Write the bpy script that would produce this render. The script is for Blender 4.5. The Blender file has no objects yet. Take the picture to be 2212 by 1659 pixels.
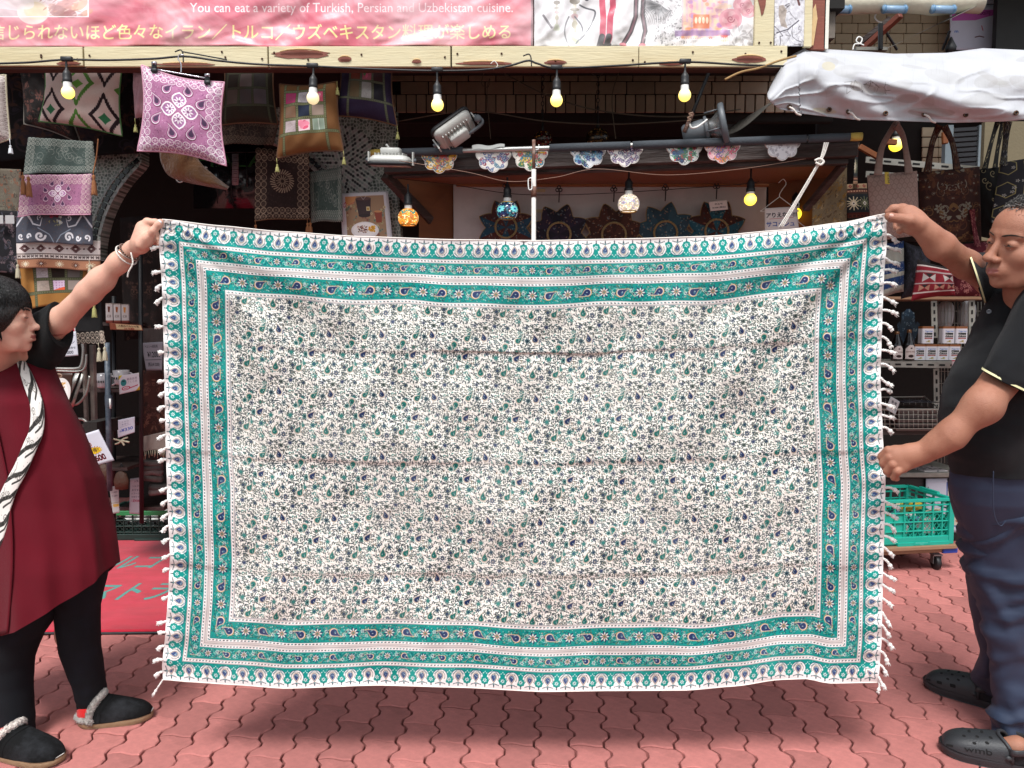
import bpy,bmesh,math,random
import numpy as np
from mathutils import Vector,Matrix
R=math.radians
PI=math.pi
random.seed(7);RNG=np.random.default_rng(7)
C=bpy.context.scene.collection
scn=bpy.context.scene
# ------------------------------------------------------------------ camera, sky, sun, exposure
CAM_H=1.33;FPX=1640.0;CX,CY=1106.0,829.5;PITCH=math.atan((829.5-715)/FPX)
cam_d=bpy.data.cameras.new('camera');cam=bpy.data.objects.new('camera',cam_d);C.objects.link(cam)
cam.location=(0,0,CAM_H);cam.rotation_euler=(PI/2-PITCH,0,0)
cam_d.sensor_width=36.0;cam_d.lens=FPX/2212*36.0;cam_d.clip_start=.05;cam_d.clip_end=500
scn.camera=cam
SUN_EL,SUN_AZ=R(56),R(-17)
world=bpy.data.worlds.new('World');scn.world=world;world.use_nodes=True
wn=world.node_tree.nodes;wl=world.node_tree.links
sky=wn.new('ShaderNodeTexSky');sky.sky_type='NISHITA';sky.sun_disc=False
sky.sun_elevation=SUN_EL;sky.sun_rotation=R(180)-SUN_AZ*-1;sky.dust_density=3.0;sky.air_density=1.0;sky.ozone_density=1.0
bg=wn['Background'];bg.inputs['Strength'].default_value=.15
# thin haze over the sky whitens it
mixs=wn.new('ShaderNodeMixRGB');mixs.inputs[0].default_value=.6;mixs.inputs[2].default_value=(5.3,5.5,5.6,1)
wl.new(sky.outputs[0],mixs.inputs[1]);wl.new(mixs.outputs[0],bg.inputs['Color'])
sun_d=bpy.data.lights.new('sun','SUN');sun_d.energy=3.0;sun_d.angle=R(17);sun_d.color=(1.0,.992,.975)
sun=bpy.data.objects.new('sun',sun_d);C.objects.link(sun)
sdir=Vector((math.sin(SUN_AZ)*math.cos(SUN_EL),-math.cos(SUN_AZ)*math.cos(SUN_EL),math.sin(SUN_EL)))
sun.rotation_euler=sdir.to_track_quat('Z','Y').to_euler();sun.location=sdir*20
scn.view_settings.view_transform='Standard';scn.view_settings.look='None';scn.view_settings.gamma=1
scn.view_settings.exposure=.42
try:
    scn.cycles.use_denoising=True
    scn.cycles.max_bounces=6;scn.cycles.diffuse_bounces=3;scn.cycles.transparent_max_bounces=6
    scn.cycles.sample_clamp_indirect=6
except Exception:pass
# ------------------------------------------------------------------ helpers
_cp,_sp=math.cos(PITCH),math.sin(PITCH)
def W(px,py,Y):
    """world point seen at photo pixel (2212 wide) at distance Y from the camera plane"""
    u=(px-CX)/FPX;v=(CY-py)/FPX
    dy=_cp+v*_sp;dz=-_sp+v*_cp
    t=Y/dy
    return Vector((u*t,Y,CAM_H+dz*t))
def G(px,py,z=0.0):
    u=(px-CX)/FPX;v=(CY-py)/FPX
    dy=_cp+v*_sp;dz=-_sp+v*_cp
    t=(z-CAM_H)/dz
    return Vector((u*t,dy*t,z))
def PX(n,Y):return n*Y/FPX
def lin(c):
    return tuple((x/12.92 if x<=.04045 else((x+.055)/1.055)**2.4)for x in c)
def hx(s):
    return tuple(int(s[i:i+2],16)/255 for i in(0,2,4))
# ---- materials
MATS={}
def M(name,col,rough=.6,var=.12,vs=18,bump=.15,bs=80,metal=0,spec=.5,sheen=0,trans=0,emit=None,estr=0,objvar=0,coat=0,stretch=None,dirt=None,dscale=3,alpha=None):
    if name in MATS:return MATS[name]
    m=bpy.data.materials.new(name);m.use_nodes=True;nt=m.node_tree;n=nt.nodes;l=nt.links
    b=n['Principled BSDF']
    c=lin(col if not isinstance(col,str)else hx(col))
    tc=n.new('ShaderNodeTexCoord');mp=n.new('ShaderNodeMapping');l.new(tc.outputs['Object'],mp.inputs[0])
    if stretch:mp.inputs['Scale'].default_value=stretch
    nz=n.new('ShaderNodeTexNoise');nz.inputs['Scale'].default_value=vs;nz.inputs['Detail'].default_value=6;nz.inputs['Roughness'].default_value=.65
    l.new(mp.outputs[0],nz.inputs['Vector'])
    mx=n.new('ShaderNodeMixRGB');mx.blend_type='MIX'
    mx.inputs[1].default_value=tuple(x*(1-var*1.6)for x in c)+(1,);mx.inputs[2].default_value=tuple(min(1,x*(1+var*1.3))for x in c)+(1,)
    l.new(nz.outputs[0],mx.inputs[0]);last=mx.outputs[0]
    if dirt:
        nd=n.new('ShaderNodeTexNoise');nd.inputs['Scale'].default_value=dscale;nd.inputs['Detail'].default_value=8;nd.inputs['Roughness'].default_value=.7
        l.new(mp.outputs[0],nd.inputs['Vector'])
        cr=n.new('ShaderNodeValToRGB');cr.color_ramp.elements[0].position=.48;cr.color_ramp.elements[1].position=.7
        l.new(nd.outputs[0],cr.inputs[0])
        m2=n.new('ShaderNodeMixRGB');m2.inputs[2].default_value=lin(hx(dirt))+(1,)
        ml=n.new('ShaderNodeMath');ml.operation='MULTIPLY';ml.inputs[1].default_value=.6
        l.new(cr.outputs[0],ml.inputs[0]);l.new(ml.outputs[0],m2.inputs[0]);l.new(last,m2.inputs[1]);last=m2.outputs[0]
    if objvar:
        oi=n.new('ShaderNodeObjectInfo');hs=n.new('ShaderNodeHueSaturation')
        mr=n.new('ShaderNodeMapRange');mr.inputs[3].default_value=1-objvar;mr.inputs[4].default_value=1+objvar
        l.new(oi.outputs['Random'],mr.inputs[0]);l.new(mr.outputs[0],hs.inputs['Value']);l.new(last,hs.inputs['Color']);last=hs.outputs[0]
    l.new(last,b.inputs['Base Color'])
    rr=n.new('ShaderNodeMapRange');rr.inputs[3].default_value=max(0,rough-.08);rr.inputs[4].default_value=min(1,rough+.1)
    l.new(nz.outputs[0],rr.inputs[0]);l.new(rr.outputs[0],b.inputs['Roughness'])
    b.inputs['Metallic'].default_value=metal;b.inputs['Specular IOR Level'].default_value=spec
    if sheen:b.inputs['Sheen Weight'].default_value=sheen
    if coat:b.inputs['Coat Weight'].default_value=coat
    if trans:b.inputs['Transmission Weight'].default_value=trans
    if emit:b.inputs['Emission Color'].default_value=lin(hx(emit))+(1,);b.inputs['Emission Strength'].default_value=estr
    if bump:
        nb=n.new('ShaderNodeTexNoise');nb.inputs['Scale'].default_value=bs;nb.inputs['Detail'].default_value=4
        l.new(mp.outputs[0],nb.inputs['Vector'])
        bp=n.new('ShaderNodeBump');bp.inputs['Strength'].default_value=bump;bp.inputs['Distance'].default_value=.01
        l.new(nb.outputs[0],bp.inputs['Height']);l.new(bp.outputs[0],b.inputs['Normal'])
    MATS[name]=m
    return m
def TM(name,img,rough=.85,bump=.25,weave=900,dark=1.0,imgbump=0,spec=.3,coat=0,sheen=0.0,fade=0,fadecol='f4f0ee',transl=0):
    """a printed / woven surface: computed picture + cloth grain"""
    if name in MATS:return MATS[name]
    m=bpy.data.materials.new(name);m.use_nodes=True;nt=m.node_tree;n=nt.nodes;l=nt.links
    b=n['Principled BSDF'];it=n.new('ShaderNodeTexImage');it.image=img;it.extension='REPEAT';it.interpolation='Cubic'
    uv=n.new('ShaderNodeUVMap');uv.uv_map='UVMap';l.new(uv.outputs[0],it.inputs[0])
    tc=n.new('ShaderNodeTexCoord')
    nz=n.new('ShaderNodeTexNoise');nz.inputs['Scale'].default_value=9;nz.inputs['Detail'].default_value=8;l.new(tc.outputs['Object'],nz.inputs['Vector'])
    mr=n.new('ShaderNodeMapRange');mr.inputs[3].default_value=dark*.86;mr.inputs[4].default_value=dark*1.12;l.new(nz.outputs[0],mr.inputs[0])
    hs=n.new('ShaderNodeHueSaturation');l.new(it.outputs[0],hs.inputs['Color']);l.new(mr.outputs[0],hs.inputs['Value'])
    last=hs.outputs[0]
    if fade:
        nf=n.new('ShaderNodeTexNoise');nf.inputs['Scale'].default_value=2.4;nf.inputs['Detail'].default_value=9;nf.inputs['Roughness'].default_value=.6;nf.inputs['Distortion'].default_value=.8
        l.new(tc.outputs['Object'],nf.inputs['Vector'])
        cr=n.new('ShaderNodeValToRGB');cr.color_ramp.elements[0].position=.42;cr.color_ramp.elements[1].position=.72;l.new(nf.outputs[0],cr.inputs[0])
        ml=n.new('ShaderNodeMath');ml.operation='MULTIPLY';ml.inputs[1].default_value=fade;l.new(cr.outputs[0],ml.inputs[0])
        mx=n.new('ShaderNodeMixRGB');mx.inputs[2].default_value=lin(hx(fadecol))+(1,);l.new(ml.outputs[0],mx.inputs[0]);l.new(last,mx.inputs[1]);last=mx.outputs[0]
    l.new(last,b.inputs['Base Color'])
    b.inputs['Roughness'].default_value=rough;b.inputs['Specular IOR Level'].default_value=spec
    if coat:b.inputs['Coat Weight'].default_value=coat;b.inputs['Coat Roughness'].default_value=.25
    if sheen:b.inputs['Sheen Weight'].default_value=sheen
    nb=n.new('ShaderNodeTexNoise');nb.inputs['Scale'].default_value=weave;nb.inputs['Detail'].default_value=3;l.new(tc.outputs['Object'],nb.inputs['Vector'])
    bp=n.new('ShaderNodeBump');bp.inputs['Strength'].default_value=bump;bp.inputs['Distance'].default_value=.002;l.new(nb.outputs[0],bp.inputs['Height'])
    if imgbump:
        bw=n.new('ShaderNodeRGBToBW');l.new(it.outputs[0],bw.inputs[0])
        b2=n.new('ShaderNodeBump');b2.inputs['Strength'].default_value=imgbump;b2.inputs['Distance'].default_value=.004
        l.new(bw.outputs[0],b2.inputs['Height']);l.new(bp.outputs[0],b2.inputs['Normal']);l.new(b2.outputs[0],b.inputs['Normal'])
    else:l.new(bp.outputs[0],b.inputs['Normal'])
    if transl:
        tr=n.new('ShaderNodeBsdfTranslucent');l.new(last,tr.inputs[0]);mixn=n.new('ShaderNodeMixShader');mixn.inputs[0].default_value=transl
        out=n['Material Output'];l.new(b.outputs[0],mixn.inputs[1]);l.new(tr.outputs[0],mixn.inputs[2]);l.new(mixn.outputs[0],out.inputs[0])
    MATS[name]=m
    return m
# ---- objects
def tag(o,label=None,cat=None,group=None,kind=None):
    if label:o['label']=label
    if cat:o['category']=cat
    if group:o['group']=group
    if kind:o['kind']=kind
    return o
class Th:
    """a thing: an Empty at its base; part() adds world-space geometry as a child"""
    def __init__(s,name,label,cat,loc,group=None,kind=None):
        s.loc=Vector(loc);s.o=bpy.data.objects.new(name,None);s.o.empty_display_size=.05
        C.objects.link(s.o);s.o.location=s.loc;tag(s.o,label,cat,group,kind)
    def part(s,name,geo,mat,parent=None,smooth=True,label=None,kind=None,mod=None):
        o=link(name,geo,mat,s.loc,smooth);o.parent=parent or s.o
        if label:o['label']=label
        if kind:o['kind']=kind
        return o
def mesh(name,geo,mat,loc=Vector((0,0,0)),smooth=True):
    v=np.asarray([tuple(p)for p in geo[0]]if not isinstance(geo[0],np.ndarray)else geo[0],dtype=float)-np.array(loc)
    me=bpy.data.meshes.new(name);me.from_pydata(v.tolist(),[],[tuple(int(i)for i in f)for f in geo[1]]if not isinstance(geo[1],np.ndarray)else geo[1].tolist())
    if isinstance(mat,(list,tuple)):
        for m in mat:me.materials.append(m)
    elif mat:me.materials.append(mat)
    if len(geo)>2 and geo[2]is not None:
        uvl=me.uv_layers.new(name='UVMap');uvv=np.asarray(geo[2],dtype=np.float32)
        li=np.empty(len(me.loops),dtype=np.int32);me.loops.foreach_get('vertex_index',li)
        uvl.data.foreach_set('uv',uvv[li].ravel())
    if len(geo)>3 and geo[3]is not None:
        me.polygons.foreach_set('material_index',np.asarray(geo[3],dtype=np.int32))
    if smooth:me.polygons.foreach_set('use_smooth',[True]*len(me.polygons))
    me.update();return me
def link(name,geo,mat,loc=Vector((0,0,0)),smooth=True):
    me=geo if isinstance(geo,bpy.types.Mesh)else mesh(name,geo,mat,loc,smooth)
    o=bpy.data.objects.new(name,me);C.objects.link(o);return o
def single(name,geo,mat,label,cat,base=None,group=None,smooth=True,kind=None):
    v=np.asarray([tuple(p)for p in geo[0]])
    if base is None:base=Vector(((v[:,0].min()+v[:,0].max())/2,(v[:,1].min()+v[:,1].max())/2,v[:,2].min()))
    o=link(name,geo,mat,base,smooth);o.location=base
    return tag(o,label,cat,group,kind)
def struct(name,geo,mat,smooth=False):
    o=link(name,geo,mat,Vector((0,0,0)),smooth);o['kind']='structure';return o
def join(*gs):
    V=[];F=[];U=[];MI=[];hasuv=any(len(g)>2 and g[2]is not None for g in gs);hasm=any(len(g)>3 and g[3]is not None for g in gs)
    for g in gs:
        o=len(V);V+=[tuple(p)for p in g[0]];F+=[tuple(int(i)+o for i in f)for f in g[1]]
        if hasuv:U+=[tuple(u)for u in g[2]]if len(g)>2 and g[2]is not None else[(0,0)]*len(g[0])
        if hasm:MI+=list(g[3])if len(g)>3 and g[3]is not None else[0]*len(g[1])
    return(V,F,U if hasuv else None,MI if hasm else None)
def mat_i(g,i):return(g[0],g[1],g[2]if len(g)>2 else None,[i]*len(g[1]))
def xf(g,m):
    return([m@Vector(p)for p in g[0]],)+tuple(g[1:])
def box(c,s,rz=0,ch=.0,rx=0,ry=0):
    """box centred at c, size s, optional chamfer"""
    x,y,z=s[0]/2,s[1]/2,s[2]/2
    if ch<=0:
        V=[(-x,-y,-z),(x,-y,-z),(x,y,-z),(-x,y,-z),(-x,-y,z),(x,-y,z),(x,y,z),(-x,y,z)]
        F=[(0,3,2,1),(4,5,6,7),(0,1,5,4),(1,2,6,5),(2,3,7,6),(3,0,4,7)]
    else:
        bm=bmesh.new();bmesh.ops.create_cube(bm,size=1)
        for v in bm.verts:v.co=(v.co.x*2*x,v.co.y*2*y,v.co.z*2*z)
        bmesh.ops.bevel(bm,geom=bm.edges[:],offset=min(ch,x*.8,y*.8,z*.8),segments=1,affect='EDGES')
        bm.verts.index_update();V=[tuple(v.co)for v in bm.verts];F=[tuple(v.index for v in f.verts)for f in bm.faces];bm.free()
    m=Matrix.Translation(Vector(c))@Matrix.Rotation(rz,4,'Z')@Matrix.Rotation(rx,4,'X')@Matrix.Rotation(ry,4,'Y')
    return xf((V,F),m)
def bar(a,b,w,h=None,ch=0):
    """rectangular bar from a to b; w across, h along the up-ish direction"""
    a=Vector(a);b=Vector(b);h=h or w;d=b-a;L=d.length
    q=d.to_track_quat('X','Z').to_matrix().to_4x4()
    return xf(box((0,0,0),(L,w,h),ch=ch),Matrix.Translation((a+b)/2)@q)
def tube(pts,r,n=8,cap=True,uvl=False):
    pts=[Vector(p)for p in pts];N=len(pts);rs=r if isinstance(r,(list,tuple,np.ndarray))else[r]*N
    V=[];F=[];prev=None
    for i,p in enumerate(pts):
        t=(pts[min(i+1,N-1)]-pts[max(i-1,0)]);t=t.normalized()if t.length>1e-9 else Vector((0,0,1))
        if prev is None:
            a=Vector((0,0,1))if abs(t.z)<.9 else Vector((1,0,0));u=t.cross(a).normalized()
        else:
            u=(prev-t*prev.dot(t));u=u.normalized()if u.length>1e-9 else t.orthogonal().normalized()
        prev=u;w=t.cross(u)
        for k in range(n):
            th=2*PI*k/n;V.append(p+(u*math.cos(th)+w*math.sin(th))*rs[i])
    for i in range(N-1):
        for k in range(n):
            F.append((i*n+k,i*n+(k+1)%n,(i+1)*n+(k+1)%n,(i+1)*n+k))
    if cap:
        F.append(tuple(range(n))[::-1]);F.append(tuple((N-1)*n+k for k in range(n)))
    return(V,F)
def lathe(prof,n=24,c=(0,0,0),m=None,uv=False):
    """profile [(r,z)...] turned about Z"""
    V=[];F=[];U=[]
    for j,(r,z)in enumerate(prof):
        for k in range(n+1 if uv else n):
            th=2*PI*k/n;V.append((r*math.cos(th),r*math.sin(th),z));U.append((k/n,j/(len(prof)-1)))
    w=n+1 if uv else n
    for j in range(len(prof)-1):
        for k in range(n):
            a=j*w+k;b=j*w+((k+1)if uv else(k+1)%n)
            F.append((a,b,b+w,a+w))
    mm=Matrix.Translation(Vector(c))@(m or Matrix.Identity(4))
    return xf((V,F,U if uv else None),mm)
def sheet(f,nu,nv,uvs=(1,1),thick=0,thickdir=(0,1,0)):
    """grid f(u,v)->point; v=0 top. uv v flipped so that texture top = v 0"""
    V=[];U=[]
    for j in range(nv+1):
        for i in range(nu+1):
            V.append(tuple(f(i/nu,j/nv)));U.append((i/nu*uvs[0],1-j/nv*uvs[1]))
    F=[(j*(nu+1)+i,(j+1)*(nu+1)+i,(j+1)*(nu+1)+i+1,j*(nu+1)+i+1)for j in range(nv)for i in range(nu)]
    if thick:
        n0=len(V);d=np.array(thickdir)*thick
        V+=[tuple(np.array(p)+d)for p in V];U+=list(U)
        F+=[tuple(n0+i for i in f2[::-1])for f2 in F[:]]
        rim=[i for i in range(nu+1)]+[j*(nu+1)+nu for j in range(1,nv+1)]+[nv*(nu+1)+i for i in range(nu-1,-1,-1)]+[j*(nu+1)for j in range(nv-1,0,-1)]
        for a,b in zip(rim,rim[1:]+rim[:1]):F.append((a,b,b+n0,a+n0))
    return(V,F,U)
def smooth_noise(seed,n=7,lo=1.0,hi=6.0):
    r=np.random.default_rng(seed);k=r.uniform(lo,hi,(n,2))*r.choice([-1,1],(n,2));ph=r.uniform(0,6.28,n);a=1/np.sqrt((k**2).sum(1));a/=a.sum()
    return lambda u,v:float((a*np.sin(k[:,0]*u*6.28+k[:,1]*v*6.28+ph)).sum())
def catmull(P,n=8):
    P=[Vector(p)for p in P];out=[]
    for i in range(len(P)-1):
        p0=P[max(i-1,0)];p1=P[i];p2=P[i+1];p3=P[min(i+2,len(P)-1)]
        for k in range(n):
            t=k/n;out.append(.5*((2*p1)+(-p0+p2)*t+(2*p0-5*p1+4*p2-p3)*t*t+(-p0+3*p1-3*p2+p3)*t**3))
    out.append(P[-1]);return out
# ------------------------------------------------------------------ painter for prints and weaves
class Cv:
    def __init__(s,w,h,bgc='ffffff'):
        s.w,s.h=w,h;s.a=np.empty((h,w,3),np.float32);s.a[:]=hx(bgc)if isinstance(bgc,str)else bgc;s.wrap=False
    def _put(s,x0,y0,cov,col,al):
        h,w=cov.shape;col=np.array(hx(col)if isinstance(col,str)else col,np.float32)
        xs=np.arange(x0,x0+w);ys=np.arange(y0,y0+h)
        if s.wrap:
            if w>s.w:cov=cov[:,:s.w];xs=xs[:s.w]
            if h>s.h:cov=cov[:s.h];ys=ys[:s.h]
            ix=np.ix_(ys%s.h,xs%s.w)
        else:
            mx=(xs>=0)&(xs<s.w);my=(ys>=0)&(ys<s.h)
            if not mx.any()or not my.any():return
            cov=cov[np.ix_(my,mx)];ix=np.ix_(ys[my],xs[mx])
        c=(cov*al)[...,None];s.a[ix]=s.a[ix]*(1-c)+col*c
    def ell(s,cx,cy,rx,ry,col,rot=0,al=1,ring=0):
        r=max(rx,ry)+2;x0=int(cx-r);y0=int(cy-r);n=int(2*r)+2
        X,Y=np.meshgrid(np.arange(n)+x0+.5-cx,np.arange(n)+y0+.5-cy);c,sn=math.cos(rot),math.sin(rot)
        U=(X*c+Y*sn)/rx;V2=(-X*sn+Y*c)/ry;d=(np.sqrt(U*U+V2*V2)-1)*min(rx,ry)
        if ring:d=np.abs(d)-ring/2
        s._put(x0,y0,np.clip(.5-d,0,1),col,al)
    def line(s,pts,wd,col,al=1,taper=False):
        pts=np.asarray(pts,float);wd2=wd/2;x0=int(pts[:,0].min()-wd-2);y0=int(pts[:,1].min()-wd-2);x1=int(pts[:,0].max()+wd+3);y1=int(pts[:,1].max()+wd+3)
        if(x1-x0)*(y1-y0)>60000 and len(pts)>2:
            k=len(pts)//2;s.line(pts[:k+1],wd,col,al);s.line(pts[k:],wd,col,al);return
        X,Y=np.meshgrid(np.arange(x0,x1)+.5,np.arange(y0,y1)+.5);D=np.full(X.shape,1e9)
        n=len(pts)-1
        for i in range(n):
            ax,ay=pts[i];bx,by=pts[i+1];dx,dy=bx-ax,by-ay;L=dx*dx+dy*dy+1e-9
            t=np.clip(((X-ax)*dx+(Y-ay)*dy)/L,0,1);w_=wd2*(1-(i+t)/n*.85)if taper else wd2
            D=np.minimum(D,np.hypot(X-ax-t*dx,Y-ay-t*dy)-w_)
        s._put(x0,y0,np.clip(.5-D,0,1),col,al)
    def poly(s,pts,col,al=1):
        pts=np.asarray(pts,float);x0=int(np.floor(pts[:,0].min()));y0=int(np.floor(pts[:,1].min()));x1=int(np.ceil(pts[:,0].max()))+1;y1=int(np.ceil(pts[:,1].max()))+1
        ss=2;X,Y=np.meshgrid(x0+(np.arange((x1-x0)*ss)+.5)/ss,y0+(np.arange((y1-y0)*ss)+.5)/ss);ins=np.zeros(X.shape,bool)
        n=len(pts)
        for i in range(n):
            ax,ay=pts[i];bx,by=pts[(i+1)%n]
            if ay==by:continue
            c=((ay>Y)!=(by>Y))&(X<(bx-ax)*(Y-ay)/(by-ay)+ax);ins^=c
        cov=ins.reshape(y1-y0,ss,x1-x0,ss).mean((1,3));s._put(x0,y0,cov,col,al)
    def rect(s,x0,y0,x1,y1,col,al=1):s.poly([(x0,y0),(x1,y0),(x1,y1),(x0,y1)],col,al)
    def leaf(s,x,y,L,wd,rot,col,al=1):
        t=np.linspace(0,1,7);up=np.sin(t*PI)**.8*wd/2;P=[(a*L-L/2,-b)for a,b in zip(t,up)]+[(a*L-L/2,b)for a,b in zip(t[::-1],up[::-1])]
        c,sn=math.cos(rot),math.sin(rot);s.poly([(x+a*c-b*sn,y+a*sn+b*c)for a,b in P],col,al)
    def paisley(s,x,y,L,rot,cols,flip=1):
        """cols outer..inner"""
        th=np.linspace(0,2*PI,22)[:-1];c,sn=math.cos(rot),math.sin(rot)
        for k,(col,sc)in enumerate(cols):
            P=[]
            for t in th:
                r=.29;a=r*math.cos(t);b=r*math.sin(t)
                up=max(0,-math.sin(t));b=b-up**3*.36;a=a*(1-up**3*.9)+flip*up**4*.30-flip*.05
                P.append((a*sc*L,(b+.12)*sc*L))
            s.poly([(x+a*c-b*sn,y+a*sn+b*c)for a,b in P],col)
    def flower(s,x,y,r,n,col,cc,rot=0,pw=.5):
        for k in range(n):
            a=rot+2*PI*k/n;s.leaf(x+math.cos(a)*r*.58,y+math.sin(a)*r*.58,r*.9,r*pw,a,col)
        s.ell(x,y,r*.24,r*.24,cc)
    def spiral(s,x,y,r,rot,turns,wd,col,flip=1,al=1):
        t=np.linspace(0,1,int(10*turns)+4);rr=r*(1-.85*t);a=rot+flip*t*turns*2*PI
        s.line(np.stack([x+rr*np.cos(a),y+rr*np.sin(a)],1),wd,col,al)
    def mirror(s):
        h=s.w//2;s.a[:,s.w-h:]=s.a[:,:h][:,::-1]
    def mirrorv(s):
        h=s.h//2;s.a[s.h-h:]=s.a[:h][::-1]
    def grain(s,amt,seed=0):
        r=np.random.default_rng(seed);s.a*=1+amt*r.standard_normal((s.h,s.w,1)).astype(np.float32)
    def text(s,txt,x,y,size,col,anchor='l',shear=0,rot=0,bold=0,sx=1,al=1):
        T=text_tris(txt)
        if T is None:return
        tris,wdt=T;sc=size;off={'l':0,'c':-wdt/2,'r':-wdt}[anchor]
        P=tris.copy();P[...,0]+=off;Q=np.empty_like(P);Q[...,0]=(P[...,0]+P[...,1]*shear)*sc*sx;Q[...,1]=-P[...,1]*sc
        c,sn=math.cos(rot),math.sin(rot);X=Q[...,0]*c-Q[...,1]*sn+x;Y=Q[...,0]*sn+Q[...,1]*c+y
        ss=3;x0=int(X.min())-2;y0=int(Y.min())-2;w_=int(X.max())+3-x0;h_=int(Y.max())+3-y0
        mk=np.zeros((h_*ss,w_*ss),bool);X=(X-x0)*ss;Y=(Y-y0)*ss
        for a,b in zip(X,Y):
            xa,xb=int(a.min()),int(a.max())+2;ya,yb=int(b.min()),int(b.max())+2
            gx,gy=np.meshgrid(np.arange(xa,xb)+.5,np.arange(ya,yb)+.5)
            d1=(gx-a[1])*(b[0]-b[1])-(a[0]-a[1])*(gy-b[1]);d2=(gx-a[2])*(b[1]-b[2])-(a[1]-a[2])*(gy-b[2]);d3=(gx-a[0])*(b[2]-b[0])-(a[2]-a[0])*(gy-b[0])
            neg=(d1<0)|(d2<0)|(d3<0);pos=(d1>0)|(d2>0)|(d3>0)
            mk[ya:yb,xa:xb]|=~(neg&pos)
        if bold:
            n_=int(round(bold*ss));mm=mk.copy()
            for k in range(1,n_+1):
                mm[:,k:]|=mk[:,:-k];mm[k:]|=mk[:-k];mm[k:,k:]|=mk[:-k,:-k]
            mk=mm
        s._put(x0,y0,mk.reshape(h_,ss,w_,ss).mean((1,3)).astype(np.float32),col,al)
    def image(s,name):
        im=bpy.data.images.new(name,s.w,s.h,alpha=False);b=np.ones((s.h,s.w,4),np.float32);b[...,:3]=np.clip(s.a[::-1],0,1)
        im.pixels.foreach_set(b.ravel());im.update();im.pack();return im
_TT={}
def text_tris(txt):
    if txt in _TT:return _TT[txt]
    cu=bpy.data.curves.new('lettering','FONT');cu.body=txt;cu.size=1;cu.resolution_u=3
    o=bpy.data.objects.new('lettering',cu);C.objects.link(o);dg=bpy.context.evaluated_depsgraph_get();me=bpy.data.meshes.new_from_object(o.evaluated_get(dg))
    me.calc_loop_triangles();r=None
    if len(me.loop_triangles):
        v=np.empty(len(me.vertices)*3);me.vertices.foreach_get('co',v);v=v.reshape(-1,3)[:,:2]
        t=np.empty(len(me.loop_triangles)*3,dtype=np.int32);me.loop_triangles.foreach_get('vertices',t);r=(v[t.reshape(-1,3)],v[:,0].max())
    bpy.data.objects.remove(o);bpy.data.curves.remove(cu);bpy.data.meshes.remove(me);_TT[txt]=r
    return r
# ------------------------------------------------------------------ prints
def rnd(a,b):return random.uniform(a,b)
INK=['242c38','2c363e','384446','48544e','58625a','2a6e6c','3a7c74','6a5a44','2c3a5c']
def field_tile():
    random.seed(11);c=Cv(500,600,'f6f3ea');c.wrap=True;arcs=((300,330,150),(70,60,118),(470,600,105),(120,500,112),(420,130,96))
    def near(x,y):
        for cx,cy,r in arcs:
            dx=(x-cx+250)%500-250;dy=(y-cy+300)%600-300;d=math.hypot(dx,dy)
            if abs(d-r)<9 and not(math.atan2(dy,dx)<-1.9):return True,math.atan2(dy,dx)+PI/2
            if abs(d-r)<30:return False,math.atan2(dy,dx)+PI/2+.7*(1 if d>r else-1)
        return False,None
    cells=[(i,j)for i in range(25)for j in range(29)];random.shuffle(cells)
    for k,(i,j)in enumerate(cells):
        x,y=(i+rnd(.12,.88))*500/25,(j+rnd(.12,.88))*600/29;hit,a=near(x,y)
        if hit:continue
        if a is None:a=2.6*math.sin(x/71+y/105)+2.2*math.cos(y/57-x/130)
        a+=rnd(-.7,.7);col=random.choice(INK[:8]if k%4==0 else INK[:5])
        if k%3==0:c.line([(x-math.cos(a)*16,y-math.sin(a)*16),(x,y),(x+math.cos(a+.6)*20,y+math.sin(a+.6)*20)],2.2,'4a5050',.9)
        c.leaf(x,y,rnd(18,31),rnd(7.5,11.5),a,col)
        if k%5==0:c.leaf(x+math.cos(a+1.2)*13,y+math.sin(a+1.2)*13,18,8,a+1.0,col)
    for cx,cy,r in arcs:
        t=np.linspace(-1.8,4.2,44);c.line(np.stack([cx+r*np.cos(t),cy+r*np.sin(t)],1),2.2,'9a8e88')
    r_=random.Random(4)
    for i in range(5):
        for j in range(6):
            x,y=(i+r_.uniform(.2,.8))*100,(j+r_.uniform(.2,.8))*100;rad=r_.uniform(22,33);c.ell(x,y,rad*.8,rad*.8,'f6f3ea',0,.75)
            c.flower(x,y,rad,r_.choice([6,8,8]),r_.choice(['2e4a52','2d6662','2f3d54','3c4a44','36464a']),r_.choice(['2c3a66','d0c4b0','1e2433','2c8a80']),r_.uniform(0,3),.36)
    for x,y,L,rot,t,fl in((75,100,104,-.25,1,1),(300,95,100,1.0,1,-1),(110,335,98,.1,0,-1),(455,350,96,1.15,1,-1),(320,430,100,3.0,1,1),(430,545,100,.35,0,1)):
        ic='2b726a' if t else '2e3c60';q0=x;c.paisley(x,y,L*1.3,rot,[('f6f3ea',.97)],fl)
        for q in range(16):a=2*PI*q/16;c.ell(x+math.cos(a)*L*.31,y+L*.08+math.sin(a)*L*.34,2.6,2.6,'8a7462',0,.0)
        c.paisley(x,y,L,rot,[('7c6450',1.08),('f2ede4',.99),('6c5a4a',.88),(ic,.80)],fl)
        for q in range(6):c.leaf(x+rnd(-10,10),y+rnd(-10,22),15,6,rnd(0,6),'1f2a3a' if q%2 else 'c4d2cc')
    return c.a.reshape(200,3,500,1,3)[:,:,:498].reshape(200,3,166,3,3).mean((1,3))
def _x():pass
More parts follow.
